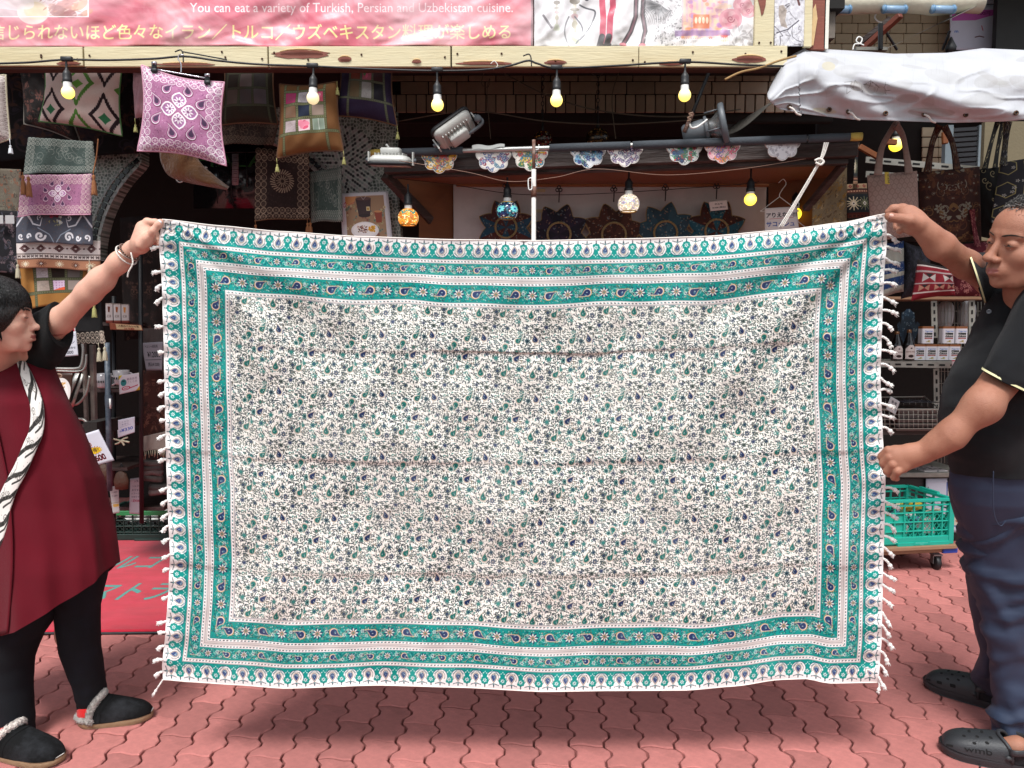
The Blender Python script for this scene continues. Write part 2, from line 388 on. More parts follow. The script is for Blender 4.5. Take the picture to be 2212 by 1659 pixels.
def border_strip():
    """drawn with y = distance from the hem in px*4, x along one period (154 px*4)"""
    random.seed(5);S=4;c=Cv(616,145*S,'f5f1ee');c.wrap=True
    T='178f86';K='20303c';N='2c3674'
    c.wrap=True
    c.rect(0,26*S,616,42*S,T)
    for q in range(4):
        x=(q+.5)*154;e=q*154
        # white round with drop
        c.ell(x,24*S,15.6*S,15.6*S,'24485a');c.ell(x,23.4*S,15.0*S,15.0*S,'f5f1ee')
        c.poly([(x-50,8*S),(x+50,8*S),(x+44,25*S),(x-44,25*S)],'f5f1ee')
        for a in np.linspace(-.5,PI+.5,17):
            c.leaf(x+math.cos(a)*10.4*S,24.5*S+math.sin(a)*10.4*S,13,6.5,a,'6e6a62')
        c.poly([(x,12*S)]+[(x+math.sin(t)*6.9*S,25*S-math.cos(t)*6.9*S*1.15)for t in np.linspace(.75,2*PI-.75,14)],'8a7a68')
        c.poly([(x,14*S)]+[(x+math.sin(t)*5.6*S,25*S-math.cos(t)*5.6*S*1.15)for t in np.linspace(.75,2*PI-.75,14)],'efeae4')
        c.poly([(x,15.5*S)]+[(x+math.sin(t)*4.9*S,25*S-math.cos(t)*4.9*S*1.15)for t in np.linspace(.75,2*PI-.75,14)],'3a4c78')
        for k in range(8):c.leaf(x+rnd(-11,11),26*S+rnd(-14,16),11,6,rnd(0,6),'b4cfd2' if k%2 else '6f8f9e')
        for k in(-1,1):
            for j in range(3):c.leaf(x+k*(4+j*4)*S*.8,(8.5-j*.9)*S+6,15,7,-k*.8 if j else-k*1.1,K)
        c.leaf(x,7.2*S,20,11,PI/2,K);c.leaf(x,10.5*S,12,16,PI/2,'2d6f74');c.leaf(x,4.6*S,14,6,PI/2,K)
        for q_ in range(10):c.leaf(x+rnd(-60,60),rnd(33,41)*S,10,5,rnd(0,6),'1c4f5a' if q_%2 else 'c8d8d0')
        c.poly([(e-13,20*S),(e+13,20*S),(e+24,31*S),(e-24,31*S)],T)
        c.flower(e,17.5*S,9.2*S,8,T,T,0,.9);c.ell(e,17.5*S,6.4*S,6.4*S,T);c.flower(e,17.5*S,5*S,6,'eef0ec','4a4a50',.3,.42)
        c.leaf(e,8*S,18,9,PI/2,K);c.leaf(e,5*S,9,11,PI/2,K);c.leaf(e,2.8*S+4,10,5,PI/2,K)
        c.leaf(e-14,33*S,18,8,.7,'dfe9e4');c.leaf(e+14,33*S,18,8,-.7,'dfe9e4');c.leaf(e,36.5*S,12,8,PI/2,'f0f0ec')
        for k in(-1,1):c.line([(e+k*30,29*S),(e+k*62,37*S),(e+k*90,39*S)],4,'1f5a66')
    def dash(y,tk,n,a='22262e',b='2a6a70'):
        for i in range(n):c.leaf((i+.5)*616/n,y,616/n*.72,tk,.12,a if i%3 else b)
    def ln(y,w_,col='4a4748'):c.rect(0,y-w_/2,616,y+w_/2,col)
    c.rect(0,42*S,616,52*S,'f3eeea');ln(42.4*S,3,'28505a');ln(44*S,2.5,'8f7f78');ln(50*S,2.5,'8f7f78');dash(47*S,8.5,22);ln(51.8*S,3,'28505a')
    c.rect(0,52*S,616,76*S,T);c.rect(0,76*S,616,97*S,'f3eeea')
    ln(76.6*S,2.8,'28505a');dash(80*S,8.5,22);ln(83*S,2.4,'7c6f6c');ln(85.4*S,3.0,'5a4f50');ln(87.8*S,2.2,'8a7c78');ln(90*S,3,'5f5352');dash(93.4*S,9,20);ln(96.6*S,3,'28505a')
    c.rect(0,97*S,616,134*S,T);c.rect(0,134*S,616,145*S,'f3eeea')
    ln(134.4*S,3,'28505a');ln(136*S,2.3,'8f7f78');dash(139*S,9,20);ln(141.6*S,2.3,'8f7f78');ln(143.7*S,3,'3a3a40')
    # scroll work on the two teal bands
    for y0,y1,sc in((52,76,.95),(97,134,1.3)):
        ym=(y0+y1)/2*S
        t=np.linspace(0,616,60);c.line(np.stack([t,ym+9*S*np.sin(t/616*8*PI)],1),4,'b9a98c');c.line(np.stack([t,ym-8*S*np.sin(t/616*8*PI+.8)],1),3,'cfe0d8')
        for i in range(520 if sc>1 else 330):
            x,y=rnd(0,616),rnd(y0+2,y1-2)*S;c.leaf(x,y,rnd(9,16),rnd(4,7),rnd(0,6),random.choice(['1c4f5a','20404a','24545c','ccd8d0','0f7f80','8c6f4a','2c3a64','163c44','9ab8ae']))
        for q in range(4):
            x=(q+.5)*154
            if q%2==0:
                c.ell(x,ym,10.5*S*sc,10.5*S*sc,T);c.flower(x,ym,10*S*sc,8,'28445c',T,.2,.45);c.flower(x,ym,8.2*S*sc,8,'e2e2da','2c3a62',.0,.30);c.flower(x,ym,4.6*S*sc,8,'9a7458',T,.2,.34)
            else:
                c.paisley(x,ym,25*S*sc,.7 if q==1 else-2.4,[('c9894e',1.0),('efe9e0',.88),('2d3a62',.76)],1)
                for k in range(5):c.leaf(x+rnd(-12,12),ym+rnd(-12,20),15,8,rnd(0,6),'b9d4d2' if k%2 else '3f6f8a')
        for q in range(4):
            x=q*154;c.flower(x,ym+4*S*(1 if q%2 else-1),5*S,6,'dcdcd2','2b3a68',rnd(0,3),.36);c.flower(x+34,ym-6*S*(1 if q%2 else-1),3.8*S,5,'d2dad4','8c6f4a',rnd(0,3),.4);c.paisley(x+20,ym+3*S,9*S,rnd(0,6),[('cfc4ae',1),('2c4a5c',.75)])
    return c.a
def cloth_image():
    S=1.5;w,h=int(1545*S),int(975*S);tile=field_tile();strip=border_strip()
    X,Y=np.meshgrid(np.arange(w)+.5,np.arange(h)+.5)
    a=np.empty((h,w,3),np.float32);r=np.random.default_rng(2)
    # field, each block laid a touch off, inked unevenly
    tx=(X+3*np.sin(Y/90)).astype(int)%166;ty=(Y+2*np.sin(X/110)).astype(int)%200
    a[:]=tile[ty,tx]
    bi=(X/166).astype(int);bj=(Y/200).astype(int);ink=r.uniform(.93,1.05,(20,20))[bj,bi]
    n1=np.kron(r.standard_normal((h//60+2,w//60+2)),np.ones((60,60)))[:h,:w]
    for _ in range(3):
        n1=(np.roll(n1,20,0)+np.roll(n1,-20,0)+np.roll(n1,20,1)+np.roll(n1,-20,1)+n1)/5
    ink=np.clip(ink+.05*n1,.8,1.12)[...,None]
    white=np.array(hx('f6f3ea'),np.float32);a=white+(a-white)*ink*1.04
    dl,dr,dt,db=X,w-X,Y,h-Y;dm=np.minimum(np.minimum(dl,dr),np.minimum(dt,db))/S
    horiz=(np.minimum(dt,db)<=np.minimum(dl,dr))
    s=np.where(horiz,(X-w/2)/w*1545*616/154.5,(Y-h/2)/h*975*616/150.0)
    m=dm<144.5
    si=(s.astype(int))%616;di=np.clip((dm*4).astype(int),0,579)
    b=(strip[di,si].astype(np.float32)+strip[np.clip(di+2,0,579),(si+2)%616])/2
    b=white+(b-white)*np.clip(1+.06*n1[...,None],.8,1.05)
    a[m]=b[m]
    c=Cv(w,h);c.a=a.astype(np.float32)
    for yy in(-1,0):pass
    return c.image('block_printed_cloth')
def lace(w,h,base,fg,seed,center=None,bw=.2,dark=None,rows=2,fillc=None):
    """cloth with a corded lace border and optional sun or petals in the middle"""
    random.seed(seed);c=Cv(w,h,base)
    for i in range(int(w*h/120)):
        c.leaf(rnd(0,w),rnd(0,h),rnd(4,9),rnd(2,4),rnd(0,6),random.choice(fillc or[dark or base,base]),.6)
    b=int(min(w,h)*bw);st=b/rows
    for r_ in range(rows):
        y=st*(r_+.5);n=max(3,int(w/st));
        for i in range(n):
            for yy in(y,h-y):
                x=(i+.5)*w/n;c.ell(x,yy,st*.46,st*.46,fg,ring=max(1.3,st*.09))
                for k in range(6):
                    a=k*PI/3;c.line([(x,yy),(x+math.cos(a)*st*.38,yy+math.sin(a)*st*.38)],max(1,st*.06),fg,.8)
        n=max(3,int(h/st))
        for i in range(n):
            for x in(y,w-y):
                yy=(i+.5)*h/n;c.ell(x,yy,st*.46,st*.46,fg,ring=max(1.3,st*.09));c.spiral(x,yy,st*.34,rnd(0,6),1.4,1.2,fg)
    if center=='sun':
        cx,cy=w*.5,h*.45;r0=min(w,h)*.2
        for k in range(26):
            a=2*PI*k/26;c.line([(cx+math.cos(a)*r0*.72,cy+math.sin(a)*r0*.72),(cx+math.cos(a+.16)*r0*1.05,cy+math.sin(a+.16)*r0*1.05)],r0*.1,fg)
        c.ell(cx,cy,r0*.66,r0*.66,fg,ring=2)
        for k in range(14):
            a=2*PI*k/14;c.line([(cx+math.cos(a)*r0*.2,cy+math.sin(a)*r0*.2),(cx+math.cos(a)*r0*.55,cy+math.sin(a)*r0*.55)],r0*.07,fg)
    if center=='petals':
        cx,cy=w*.52,h*.47;r0=min(w,h)*.1
        for k in range(8):
            a=2*PI*k/8+.3;c.paisley(cx+math.cos(a)*r0*3.0,cy+math.sin(a)*r0*2.8,r0*2.0,rnd(-.4,.4),[('6a2a4a',1.08),('e6dce4',.95),(base,.8),('4a3550',.55)],1 if k%2 else-1)
        for k in range(4):
            a=k*PI/2;x,y=cx+math.cos(a)*r0*1.05,cy+math.sin(a)*r0*1.05;c.ell(x,y,r0*.82,r0*.82,base);c.leaf(x+math.cos(a)*r0*.2,y+math.sin(a)*r0*.2,r0*2.0,r0*1.7,a,'f0e8ea');c.leaf(x+math.cos(a)*r0*.2,y+math.sin(a)*r0*.2,r0*1.6,r0*1.3,a,'a874a0');c.flower(x,y,r0*.62,8,'efe6ea','8a5a80',.2,.3)
    if center=='scroll':
        for i in range(26):
            x,y=rnd(b,w-b),rnd(b,h-b);c.spiral(x,y,rnd(.04,.09)*w,rnd(0,6),rnd(.8,1.4),1.6,fg,random.choice([-1,1]),.7)
    return c
def damask(w,h,base,cols,seed,n=60,sc=1.0,mirrorv=False,dots=None):
    random.seed(seed);c=Cv(w,h,base)
    for i in range(n):
        x,y=rnd(0,w/2),rnd(0,h);col=random.choice(cols);r=rnd(.03,.085)*w*sc
        k=i%4
        if k==0:c.spiral(x,y,r*1.5,rnd(0,6),rnd(.7,1.3),max(1.4,r*.2),col,random.choice([-1,1]))
        elif k==1:c.leaf(x,y,r*2.2,r*.8,rnd(0,6),col)
        elif k==2:c.flower(x,y,r,random.choice([5,6]),col,random.choice(cols),rnd(0,6))
        else:c.paisley(x,y,r*2.2,rnd(0,6),[(col,1),(base,.8),(random.choice(cols),.5)])
    c.mirror()
    if mirrorv:c.mirrorv()
    c.grain(.05,seed);return c
def patchwork(w,h,border,trim,cells,cols,rows,x0=.15,x1=.85,y0=.06,y1=.72,seed=3):
    random.seed(seed);c=Cv(w,h,border);
    for i in range(300):c.leaf(rnd(0,w),rnd(0,h),rnd(5,14),2,PI/2,'000000' if i%2 else 'ffffff',.06)
    cw,chh=(x1-x0)*w/cols,(y1-y0)*h/rows
    for j in range(rows):
        for i in range(cols):
            col=cells[(j*cols+i)%len(cells)];kind=None
            if isinstance(col,tuple):col,kind=col
            X0,Y0=x0*w+i*cw,y0*h+j*chh;c.rect(X0,Y0,X0+cw,Y0+chh,col)
            if kind=='rose':
                for k in range(7):c.ell(X0+cw*rnd(.25,.75),Y0+chh*rnd(.3,.7),cw*rnd(.12,.24),cw*rnd(.1,.2),random.choice(['d85a78','e88aa0','f2b0b8','4a7a4a','c03858']),rnd(0,3))
            elif kind=='dots':
                for a in range(5):
                    for b in range(5):c.ell(X0+cw*(.1+.2*a),Y0+chh*(.1+.2*b),cw*.05,cw*.05,'b48ab0')
                c.poly([(X0,Y0+chh*.9),(X0+cw*.4,Y0+chh*.75),(X0+cw,Y0+chh*.6),(X0+cw,Y0+chh),(X0,Y0+chh)],'e0603c')
            elif kind=='lat':
                for k in(-1,0,1):c.line([(X0+cw*(.5+.4*k),Y0),(X0+cw*(.1+.4*k+.4),Y0+chh*.5),(X0+cw*(.5+.4*k),Y0+chh)],3,'d9e0d4')
            elif kind=='tex':
                for k in range(60):c.line([(X0+rnd(0,cw),Y0+rnd(0,chh*.8)),(X0+rnd(0,cw),Y0+rnd(.2,1)*chh)],1,'6a625c',.25)
    tw=w*.022
    def trimline(p,q):
        c.line([p,q],tw*2,'2e3020');c.line([p,q],tw*1.5,trim);n=int(math.hypot(q[0]-p[0],q[1]-p[1])/(tw*1.3))
        for k in range(n):
            t=(k+.5)/n;c.ell(p[0]+(q[0]-p[0])*t,p[1]+(q[1]-p[1])*t,tw*.35,tw*.35,'2e3020',al=.7)
    for i in range(cols+1):trimline((x0*w+i*cw,0),(x0*w+i*cw,h if i in(0,cols)else y1*h))
    for j in range(rows+1):trimline((0 if j==rows else x0*w,y0*h+j*chh),(w if j==rows else x1*w,y0*h+j*chh))
    return c
def ikat():
    random.seed(2);c=Cv(360,300,'cbb3ab')
    def jag(cx,cy,rx,ry,col,inner=None):
        P=[];n=64
        for i in range(n):
            t=2*PI*i/n;k=1+.12*(1 if i%2 else-1)*abs(math.cos(t))**.3;lm=(abs(math.cos(t))**.9+abs(math.sin(t))**.9)**(-1/.9)*1.02
            P.append((cx+rx*lm*math.cos(t)*(.98 if i%2 else 1.0),cy+ry*lm*math.sin(t)*k))
        c.poly(P,col)
    for cx,cy in((60,225),(300,235),(60,-20),(300,0)):
        jag(cx,cy,68,105,'241318');jag(cx,cy,48,78,'cbb3ab');jag(cx,cy+8,26,26,'2e6a45')
    for cx,cy in((180,90),(180,330),(-60,110),(418,110)):
        jag(cx,cy,74,112,'4d7a30');jag(cx,cy,52,84,'cbb3ab');jag(cx,cy+6,28,24,'5f8c34')
    c.grain(.03);return c
def kilim(w,h,bands,seed=1):
    """bands: (height fraction, base, motif colour, kind)"""
    c=Cv(w,h,'d8cfca');y=0;random.seed(seed)
    for fr,base,fg,kind in bands:
        H=fr*h;c.rect(0,y,w,y+H,base);ym=y+H/2
        if kind=='diamond':
            n=max(2,int(w/(H*1.25)))
            for i in range(n):
                x=(i+.5)*w/n;r=H*.36
                for k in range(-3,4):
                    wd=(4-abs(k))*r/3.6;c.rect(x-wd,ym+k*r/3.4-r/7,x+wd,ym+k*r/3.4+r/9,fg)
                c.ell(x,ym,r*.22,r*.22,base);c.ell(x+w/n/2,ym,r*.24,r*.2,fg)
        elif kind=='eye':
            n=max(2,int(w/(H*1.5)))
            for i in range(n):
                x=(i+.5)*w/n;r=H*.36;cc=fg if i%2 else 'cdbda0'
                for k in range(12):a=k*PI/6;c.line([(x+math.cos(a)*r*.4,ym+math.sin(a)*r*.4),(x+math.cos(a)*r*1.15,ym+math.sin(a)*r)],r*.15,cc)
                c.poly([(x-r*.6,ym),(x,ym-r*.7),(x+r*.6,ym),(x,ym+r*.7)],cc);c.poly([(x-r*.3,ym),(x,ym-r*.35),(x+r*.3,ym),(x,ym+r*.35)],'e6dccf');c.ell(x,ym,r*.12,r*.12,'2a1414')
        elif kind=='hx':
            n=int(w/H*1.1)
            for i in range(n):
                x=(i+.5)*w/n;c.line([(x-H*.25,y+H*.2),(x+H*.25,y+H*.8)],H*.13,fg);c.line([(x+H*.25,y+H*.2),(x-H*.25,y+H*.8)],H*.13,fg);c.rect(x-H*.35,ym-H*.08,x+H*.35,ym+H*.08,fg)
        elif kind=='tri':
            n=max(2,int(w/H*.6))
            for i in range(n):
                x=(i+.5)*w/n;r=H*.42;c.poly([(x-r*1.6,ym-r),(x,ym),(x-r*1.6,ym+r)],fg);c.poly([(x+r*1.6,ym-r),(x,ym),(x+r*1.6,ym+r)],fg);c.poly([(x-r,ym-r),(x+r,ym-r),(x,ym)],'161616')
        y+=H
    c.grain(.04);return c
def scrollrose():
    c=Cv(400,150,'4a4c56');random.seed(4)
    for i in range(260):c.leaf(rnd(0,400),rnd(0,150),6,3,rnd(0,6),random.choice(['3a3c46','5a5d68','6a4a3a']))
    for s_ in(1,-1):
        fx=lambda x:x if s_==1 else 400-x
        c.line([(fx(60),20),(fx(90),60),(fx(130),70),(fx(140),30)],11,'cfccd0',taper=True);c.spiral(fx(128),118,24,0,1.2,10,'d6d3d6',s_);c.spiral(fx(70),120,15,0,1,8,'d6d3d6',-s_);c.spiral(fx(25),118,15,1,1,7,'d6d3d6',s_)
        c.line([(fx(0),70),(fx(30),30),(fx(60),5)],8,'c8c6cc');c.line([(fx(120),80),(fx(170),110),(fx(195),150)],5,'8a93a0')
        c.spiral(fx(125),28,14,2,.9,5,'c8c6cc',s_)
    for i in range(10):c.ell(200+rnd(-26,14),18+rnd(-14,16),rnd(5,10),rnd(4,9),random.choice(['6a2638','8a3048','a85a6a','4a1828']),rnd(0,3))
    for i in range(8):c.flower(220+rnd(-10,25),25+rnd(-18,30),7,5,'d8d8d4','b09a50',rnd(0,3))
    for i in range(12):c.leaf(200+rnd(-30,30),48+rnd(-6,18),12,4,rnd(0,6),'8a8458')
    return c
def plate(base,cols,seed,kind=0):
    random.seed(seed);c=Cv(200,200,base)
    for i in range(56 if kind!=2 else 110):
        a=rnd(0,6.28);r=math.sqrt(rnd(0,1))*88;x,y=100+r*math.cos(a),100+r*math.sin(a)
        if kind==0:c.paisley(x,y,34,rnd(0,6),[(random.choice(cols),1),(base,.62),(random.choice(cols),.4)])
        elif kind==1:
            c.line([(x,y),(x+rnd(-30,30),y+rnd(-30,30)),(x+rnd(-40,40),y+rnd(-40,40))],3,random.choice(['3a7a4a','2a6a8a','4a4a4a']));c.flower(x,y,rnd(11,18),random.choice([5,6,8]),random.choice(cols),random.choice(cols),rnd(0,6))
        else:c.spiral(x,y,rnd(5,9),rnd(0,6),1.2,1.6,random.choice(cols))
    return c
def mosaic(w,h,cell,cols,grout,seed,medal=None):
    r=np.random.default_rng(seed);gw,gh=w//cell+3,h//cell+3
    jx=r.uniform(.12,.88,(gh,gw));jy=r.uniform(.12,.88,(gh,gw));ci=r.integers(0,len(cols),(gh,gw));br=r.uniform(.75,1.2,(gh,gw))
    X,Y=np.meshgrid(np.arange(w)+.5,np.arange(h)+.5);gx=(X/cell).astype(int)+1;gy=(Y/cell).astype(int)+1
    d1=np.full(X.shape,1e9);d2=d1.copy();best=np.zeros(X.shape,int);bb=np.ones(X.shape)
    for dx in(-1,0,1):
        for dy in(-1,0,1):
            a,b=gy+dy,gx+dx;a=np.clip(a,0,gh-1);b=np.clip(b,0,gw-1)
            d=np.hypot((b-1+jx[a,b])*cell-X,(a-1+jy[a,b])*cell-Y);m=d<d1
            d2=np.where(m,d1,np.minimum(d2,d));d1=np.where(m,d,d1);best=np.where(m,ci[a,b],best);bb=np.where(m,br[a,b],bb)
    pal=np.array([hx(x)for x in cols]);img=pal[best]*bb[...,None];e=np.clip((d2-d1)/1.7-.35,0,1)[...,None];img=np.array(hx(grout))*(1-e)+img*e
    c=Cv(w,h);c.a=img.astype(np.float32)
    if medal:
        mx,my,mr=medal;c.ell(mx,my,mr*1.02,mr*1.02,grout)
        rr=mr;k=0
        for ring in range(12):
            ra=mr*(1-ring/12.5);n=max(6,int(2*PI*ra/(mr*.1)))
            for q in range(n):
                a=2*PI*(q+(.5 if ring%2 else 0))/n;col=['1a1f22','a8a0a0','8f9a94','1a1f22','8a8084','5f6a66'][(ring*3+q)%6 if ring in(3,4,7)else ring%3+(q%2)]
                c.leaf(mx+math.cos(a)*ra,my+math.sin(a)*ra,mr*.1,mr*.075,a,col)
    return c
# ------------------------------------------------------------------ pavement of interlocking stones
m_pave=M('paver_concrete','ba746e',rough=.86,var=.22,vs=34,bump=.6,bs=420,objvar=.20,dirt='744640',dscale=4)
m_joint=M('joint_sand','33241f',rough=.95,var=.3,vs=60)
struct('ground',([(-60,-6,-.03),(60,-6,-.03),(60,60,-.03),(-60,60,-.03)],[(0,1,2,3)]),m_joint)
PAV_ROT=R(-2.6);PW_,PL_=.1125,.225
def pav_off(y):
    """zig-zag side of a stone; period = half its length"""
    t=(y/.1125)%1.0
    k=0 if t<.24 else(t-.24)/.26 if t<.5 else 1 if t<.74 else 1-(t-.74)/.26
    return .0105*(2*k-1)
def paver_mesh(name,seed):
    r=random.Random(seed);g=.0036;ys=[k*.1125+q for k in(0,1)for q in(.0,.027,.05625,.08325)][1:]
    ys=[.0022]+ys+[PL_-.0022]
    wav=lambda x:.0065*math.sin((x/PW_)*2*PI)
    left=[(-PW_/2+g+pav_off(y),y)for y in ys];right=[(PW_/2-g+pav_off(y),y)for y in ys]
    nt=5
    bot=[(left[0][0]+(right[0][0]-left[0][0])*k/nt,.0032)for k in range(nt+1)];top=[(left[-1][0]+(right[-1][0]-left[-1][0])*k/nt,PL_-.0022)for k in range(nt+1)]
    bot=[(x,y+wav(x+PW_/2))for x,y in bot];top=[(x,y+wav(x+PW_/2))for x,y in top]
    ring=bot+right[1:-1]+top[::-1]+left[1:-1][::-1]
    cx=sum(p[0]for p in ring)/len(ring);cy=sum(p[1]for p in ring)/len(ring);n=len(ring)
    def ins(p,d):
        v=Vector((cx-p[0],cy-p[1]));L=v.length;return(p[0]+v.x/L*d,p[1]+v.y/L*d)
    tz=lambda x,y:r.uniform(-.0004,.0004)
    V=[(p[0],p[1],-.03)for p in ring]+[(p[0],p[1],-.0035)for p in ring]+[(*ins(p,.0035),0)for p in ring]
    F=[(i,(i+1)%n,n+(i+1)%n,n+i)for i in range(n)]+[(n+i,n+(i+1)%n,2*n+(i+1)%n,2*n+i)for i in range(n)]+[tuple(range(2*n,3*n))]
    return(V,F)
pav_geo=[paver_mesh('s',k)for k in range(3)]
pav_me=[mesh('paving_stone',g,m_pave,smooth=False)for g in pav_geo]
pav=bpy.data.objects.new('pavement',None);C.objects.link(pav);tag(pav,kind='structure')
cand=[]
cr_,sr_=math.cos(PAV_ROT),math.sin(PAV_ROT)
for i in range(-40,41):
    for j in range(0,27):
        x=i*PW_+.03;y=.9+j*PL_+(PL_/2 if i%2 else 0);X=x*cr_-y*sr_;Y=x*sr_+y*cr_
        if abs(X)>4.2:continue
        Yc=Y+.11;d=Vector((X,Yc*_cp+CAM_H*_sp,0));py=None
        # project the centre
        v=Vector((X,Yc,-CAM_H));zc=v.y*_cp-v.z*_sp;yc=v.y*_sp+v.z*_cp;px=CX+FPX*v.x/zc;py=CY-FPX*yc/zc
        vis=-70<px<2280 and 1180<py<1730 and not(380<px<1880 and py<1455)
        if 300<px and px<2212 and py<1240 and px<1900:vis=False
        cand.append((0 if vis else 1,Yc,X,Y,px,py))
cand.sort();rs=random.Random(3);restV=[];rest=[]
for k,(nv,Yc,X,Y,px,py)in enumerate(cand):
    jz=rs.uniform(-.0016,.0016);ja=rs.uniform(-.006,.006);tx,ty=rs.uniform(-.006,.006),rs.uniform(-.006,.006)
    m=Matrix.Translation((X,Y,jz))@Matrix.Rotation(PAV_ROT+ja,4,'Z')@Matrix.Rotation(tx,4,'X')@Matrix.Rotation(ty,4,'Y')
    if k<300 and not nv:
        o=bpy.data.objects.new('paving_stone',pav_me[k%3]);C.objects.link(o);o.parent=pav;o.matrix_local=m
    else:rest.append(xf(pav_geo[k%3],m))
o=link('paving_field',join(*rest),m_pave,smooth=False);o.parent=pav;o['kind']='stuff'
# ------------------------------------------------------------------ the held cloth
CY_=2.18
def interp(tab,t):
    for(a,va),(b,vb)in zip(tab,tab[1:]):
        if t<=b:
            k=(t-a)/(b-a);k=k*k*(3-2*k)*.4+k*.6;return va+(vb-va)*k
    return tab[-1][1]
c_top=[(0,474),(.08,488),(.16,500),(.27,511),(.4,518),(.52,520),(.65,516),(.75,511),(.86,497),(.94,481),(1,462)]
c_bot=[(0,1468),(.04,1473),(.1,1479),(.17,1487),(.3,1480),(.42,1485),(.53,1494),(.62,1492),(.73,1491),(.80,1482),(.86,1468),(.9,1466),(.93,1476),(1,1474)]
c_left=[(0,350),(.05,343),(.15,350),(.3,354),(.45,357),(.6,361),(.73,367),(.8,364),(.9,357),(.97,350),(1,352)]
c_right=[(0,1914),(.06,1916),(.13,1910),(.22,1906),(.35,1902),(.47,1907),(.57,1913),(.66,1911),(.78,1907),(.9,1905),(1,1898)]
nz1=smooth_noise(3,12,1,7);nz2=smooth_noise(9,14,3,14);nz3=smooth_noise(21,10,.5,3)
def cloth_pt(u,v):
    L=interp(c_left,v);Rr=interp(c_right,v);T=interp(c_top,u);B=interp(c_bot,u)
    x=L+(Rr-L)*u;y=T+(B-T)*v
    e=math.sin(PI*min(1,max(0,u)))*math.sin(PI*min(1,max(0,v)))
    x+=7*nz1(u*1.3+.2,v)*e**.5;y+=9*nz1(v+.5,u*1.6)*e**.5
    if v<.25:y+=6*math.sin(u*PI)*e
    dY=.030*nz3(u,v)*e**.4+.014*nz1(u*2,v*1.2)+.004*nz2(u*1.6,v)
    # pulled folds running in from the held corners
    for(cu,cv,sg)in((0,0,1),(1,0,-1)):
        a=math.atan2((v-cv)*.63,(u-cu)*sg+1e-6);d=math.hypot((u-cu),(v-cv)*.63)
        dY+=.010*math.sin(a*13+cu*2)*math.exp(-((d-.16)/.17)**2)*min(1,d*12)+.004*math.sin(a*29+1)*math.exp(-(d/.16)**2)
    # soft vertical swags towards the lower hem
    dY+=.016*max(0,v-.55)**1.2*math.sin(u*31+1.7*math.sin(u*9))*1.3+.012*max(0,v-.75)*math.sin(u*70+3*math.sin(u*11))
    dY+=.05*(v**2)*.6-.02*math.sin(PI*u)*v
    dY+=.006*math.exp(-((u)/.03)**2)*math.sin(v*110)+.006*math.exp(-((1-u)/.03)**2)*math.sin(v*120)
    # creases left by folding
    for yc,amp,u0,u1 in((.248,.0065,.14,.97),(.495,.0085,-.1,1.1),(.745,.0075,-.1,1.1)):
        yy=v-yc-.004*math.sin(u*7);w=1/(1+math.exp(-(u-u0)*30))*1/(1+math.exp((u-u1)*30));w*=.82+.18*math.sin(u*17+yc*20)
        dY+=amp*w*((1-math.exp(-(yy/.006)**2))*math.exp(-yy/.035)if yy>0 else-.15*math.exp(-(yy/.01)**2))
    for uc,amp in((.25,.003),(.5,.004),(.75,.003)):
        dY+=amp*math.exp(-((u-uc)/.004)**2)
    return W(x,y,CY_+dY)
cimg=cloth_image()
cl=Th('held_cloth','large white and turquoise block printed cloth held open between two people','cloth',W(1130,1480,CY_))
m_cloth=TM('printed_cotton',cimg,rough=.9,bump=.3,weave=700,spec=.2,transl=.16)
clo=cl.part('cloth_panel',sheet(cloth_pt,300,240),m_cloth)
m_hem=M('hem_cotton','e6ded6',rough=.9,var=.05,bump=.2)
m_tas=M('tassel_cotton','efebe6',rough=.95,var=.08,vs=60,bump=.6,bs=300,sheen=.3)
# rolled hems top and bottom
for vv in(0,1):
    cl.part('hem',tube([cloth_pt(u,vv)for u in np.linspace(0,1,90)],.0017,5),m_hem)
def tassel_geo(p,d,L,r,seed,stub=False):
    """knotted cord: twisted strands, knot, frayed end"""
    rr=random.Random(seed);d=Vector(d).normalized();side=Vector((0,1,0));n=d.cross(side).normalized();P=[]
    bend=rr.uniform(-.35,.35)
    N=9
    for i in range(N):
        t=i/(N-1);P.append(p+d*L*t+n*(bend*L*t*(1-t)*1.6)+Vector((0,0,-.25*L*t*t))+side*rr.uniform(-.001,.001))
    gs=[]
    for k in range(2):
        Q=[]
        for i,q in enumerate(P):
            a=i*1.9+k*PI;tt=(P[min(i+1,N-1)]-P[max(i-1,0)]).normalized();u=tt.cross(side).normalized()
            Q.append(q+(u*math.cos(a)+side*math.sin(a))*r*.42)
        gs.append(tube(catmull(Q,2),r*.62,5))
    e=P[-1];tt=(P[-1]-P[-2]).normalized()
    kn=tube([e-tt*r*1.5,e-tt*r*.6,e+tt*r*.5,e+tt*r*1.3],[r*.7,r*1.5,r*1.5,r*.8],7);gs.append(kn)
    for k in range(9):
        a=k*2*PI/9;u=tt.cross(side).normalized();off=(u*math.cos(a)+side*math.sin(a));f=rr.uniform(.8,1.5)
        gs.append(tube([e+tt*r+off*r*.5,e+tt*(r+L*.16*f)+off*r*rr.uniform(.7,1.3),e+tt*(r+L*.30*f)+off*r*rr.uniform(.8,2.0)+Vector((0,0,-L*.05))],[r*.42,r*.38,r*.12],4))
    return join(*gs)
rt=random.Random(12)
yy=534
while yy<1468:
    v=(yy-474)/(1468-474);p=cloth_pt(0,v);stub=rt.random()
    if stub>.12:
        L=PX(rt.uniform(9,14),CY_);ang=rt.uniform(-.5,.35)
        cl.part('tassel',tassel_geo(p,(-math.cos(ang),0,math.sin(ang)),L*.85,PX(3.5,CY_),int(yy)),m_tas)
    yy+=rt.uniform(24,33)
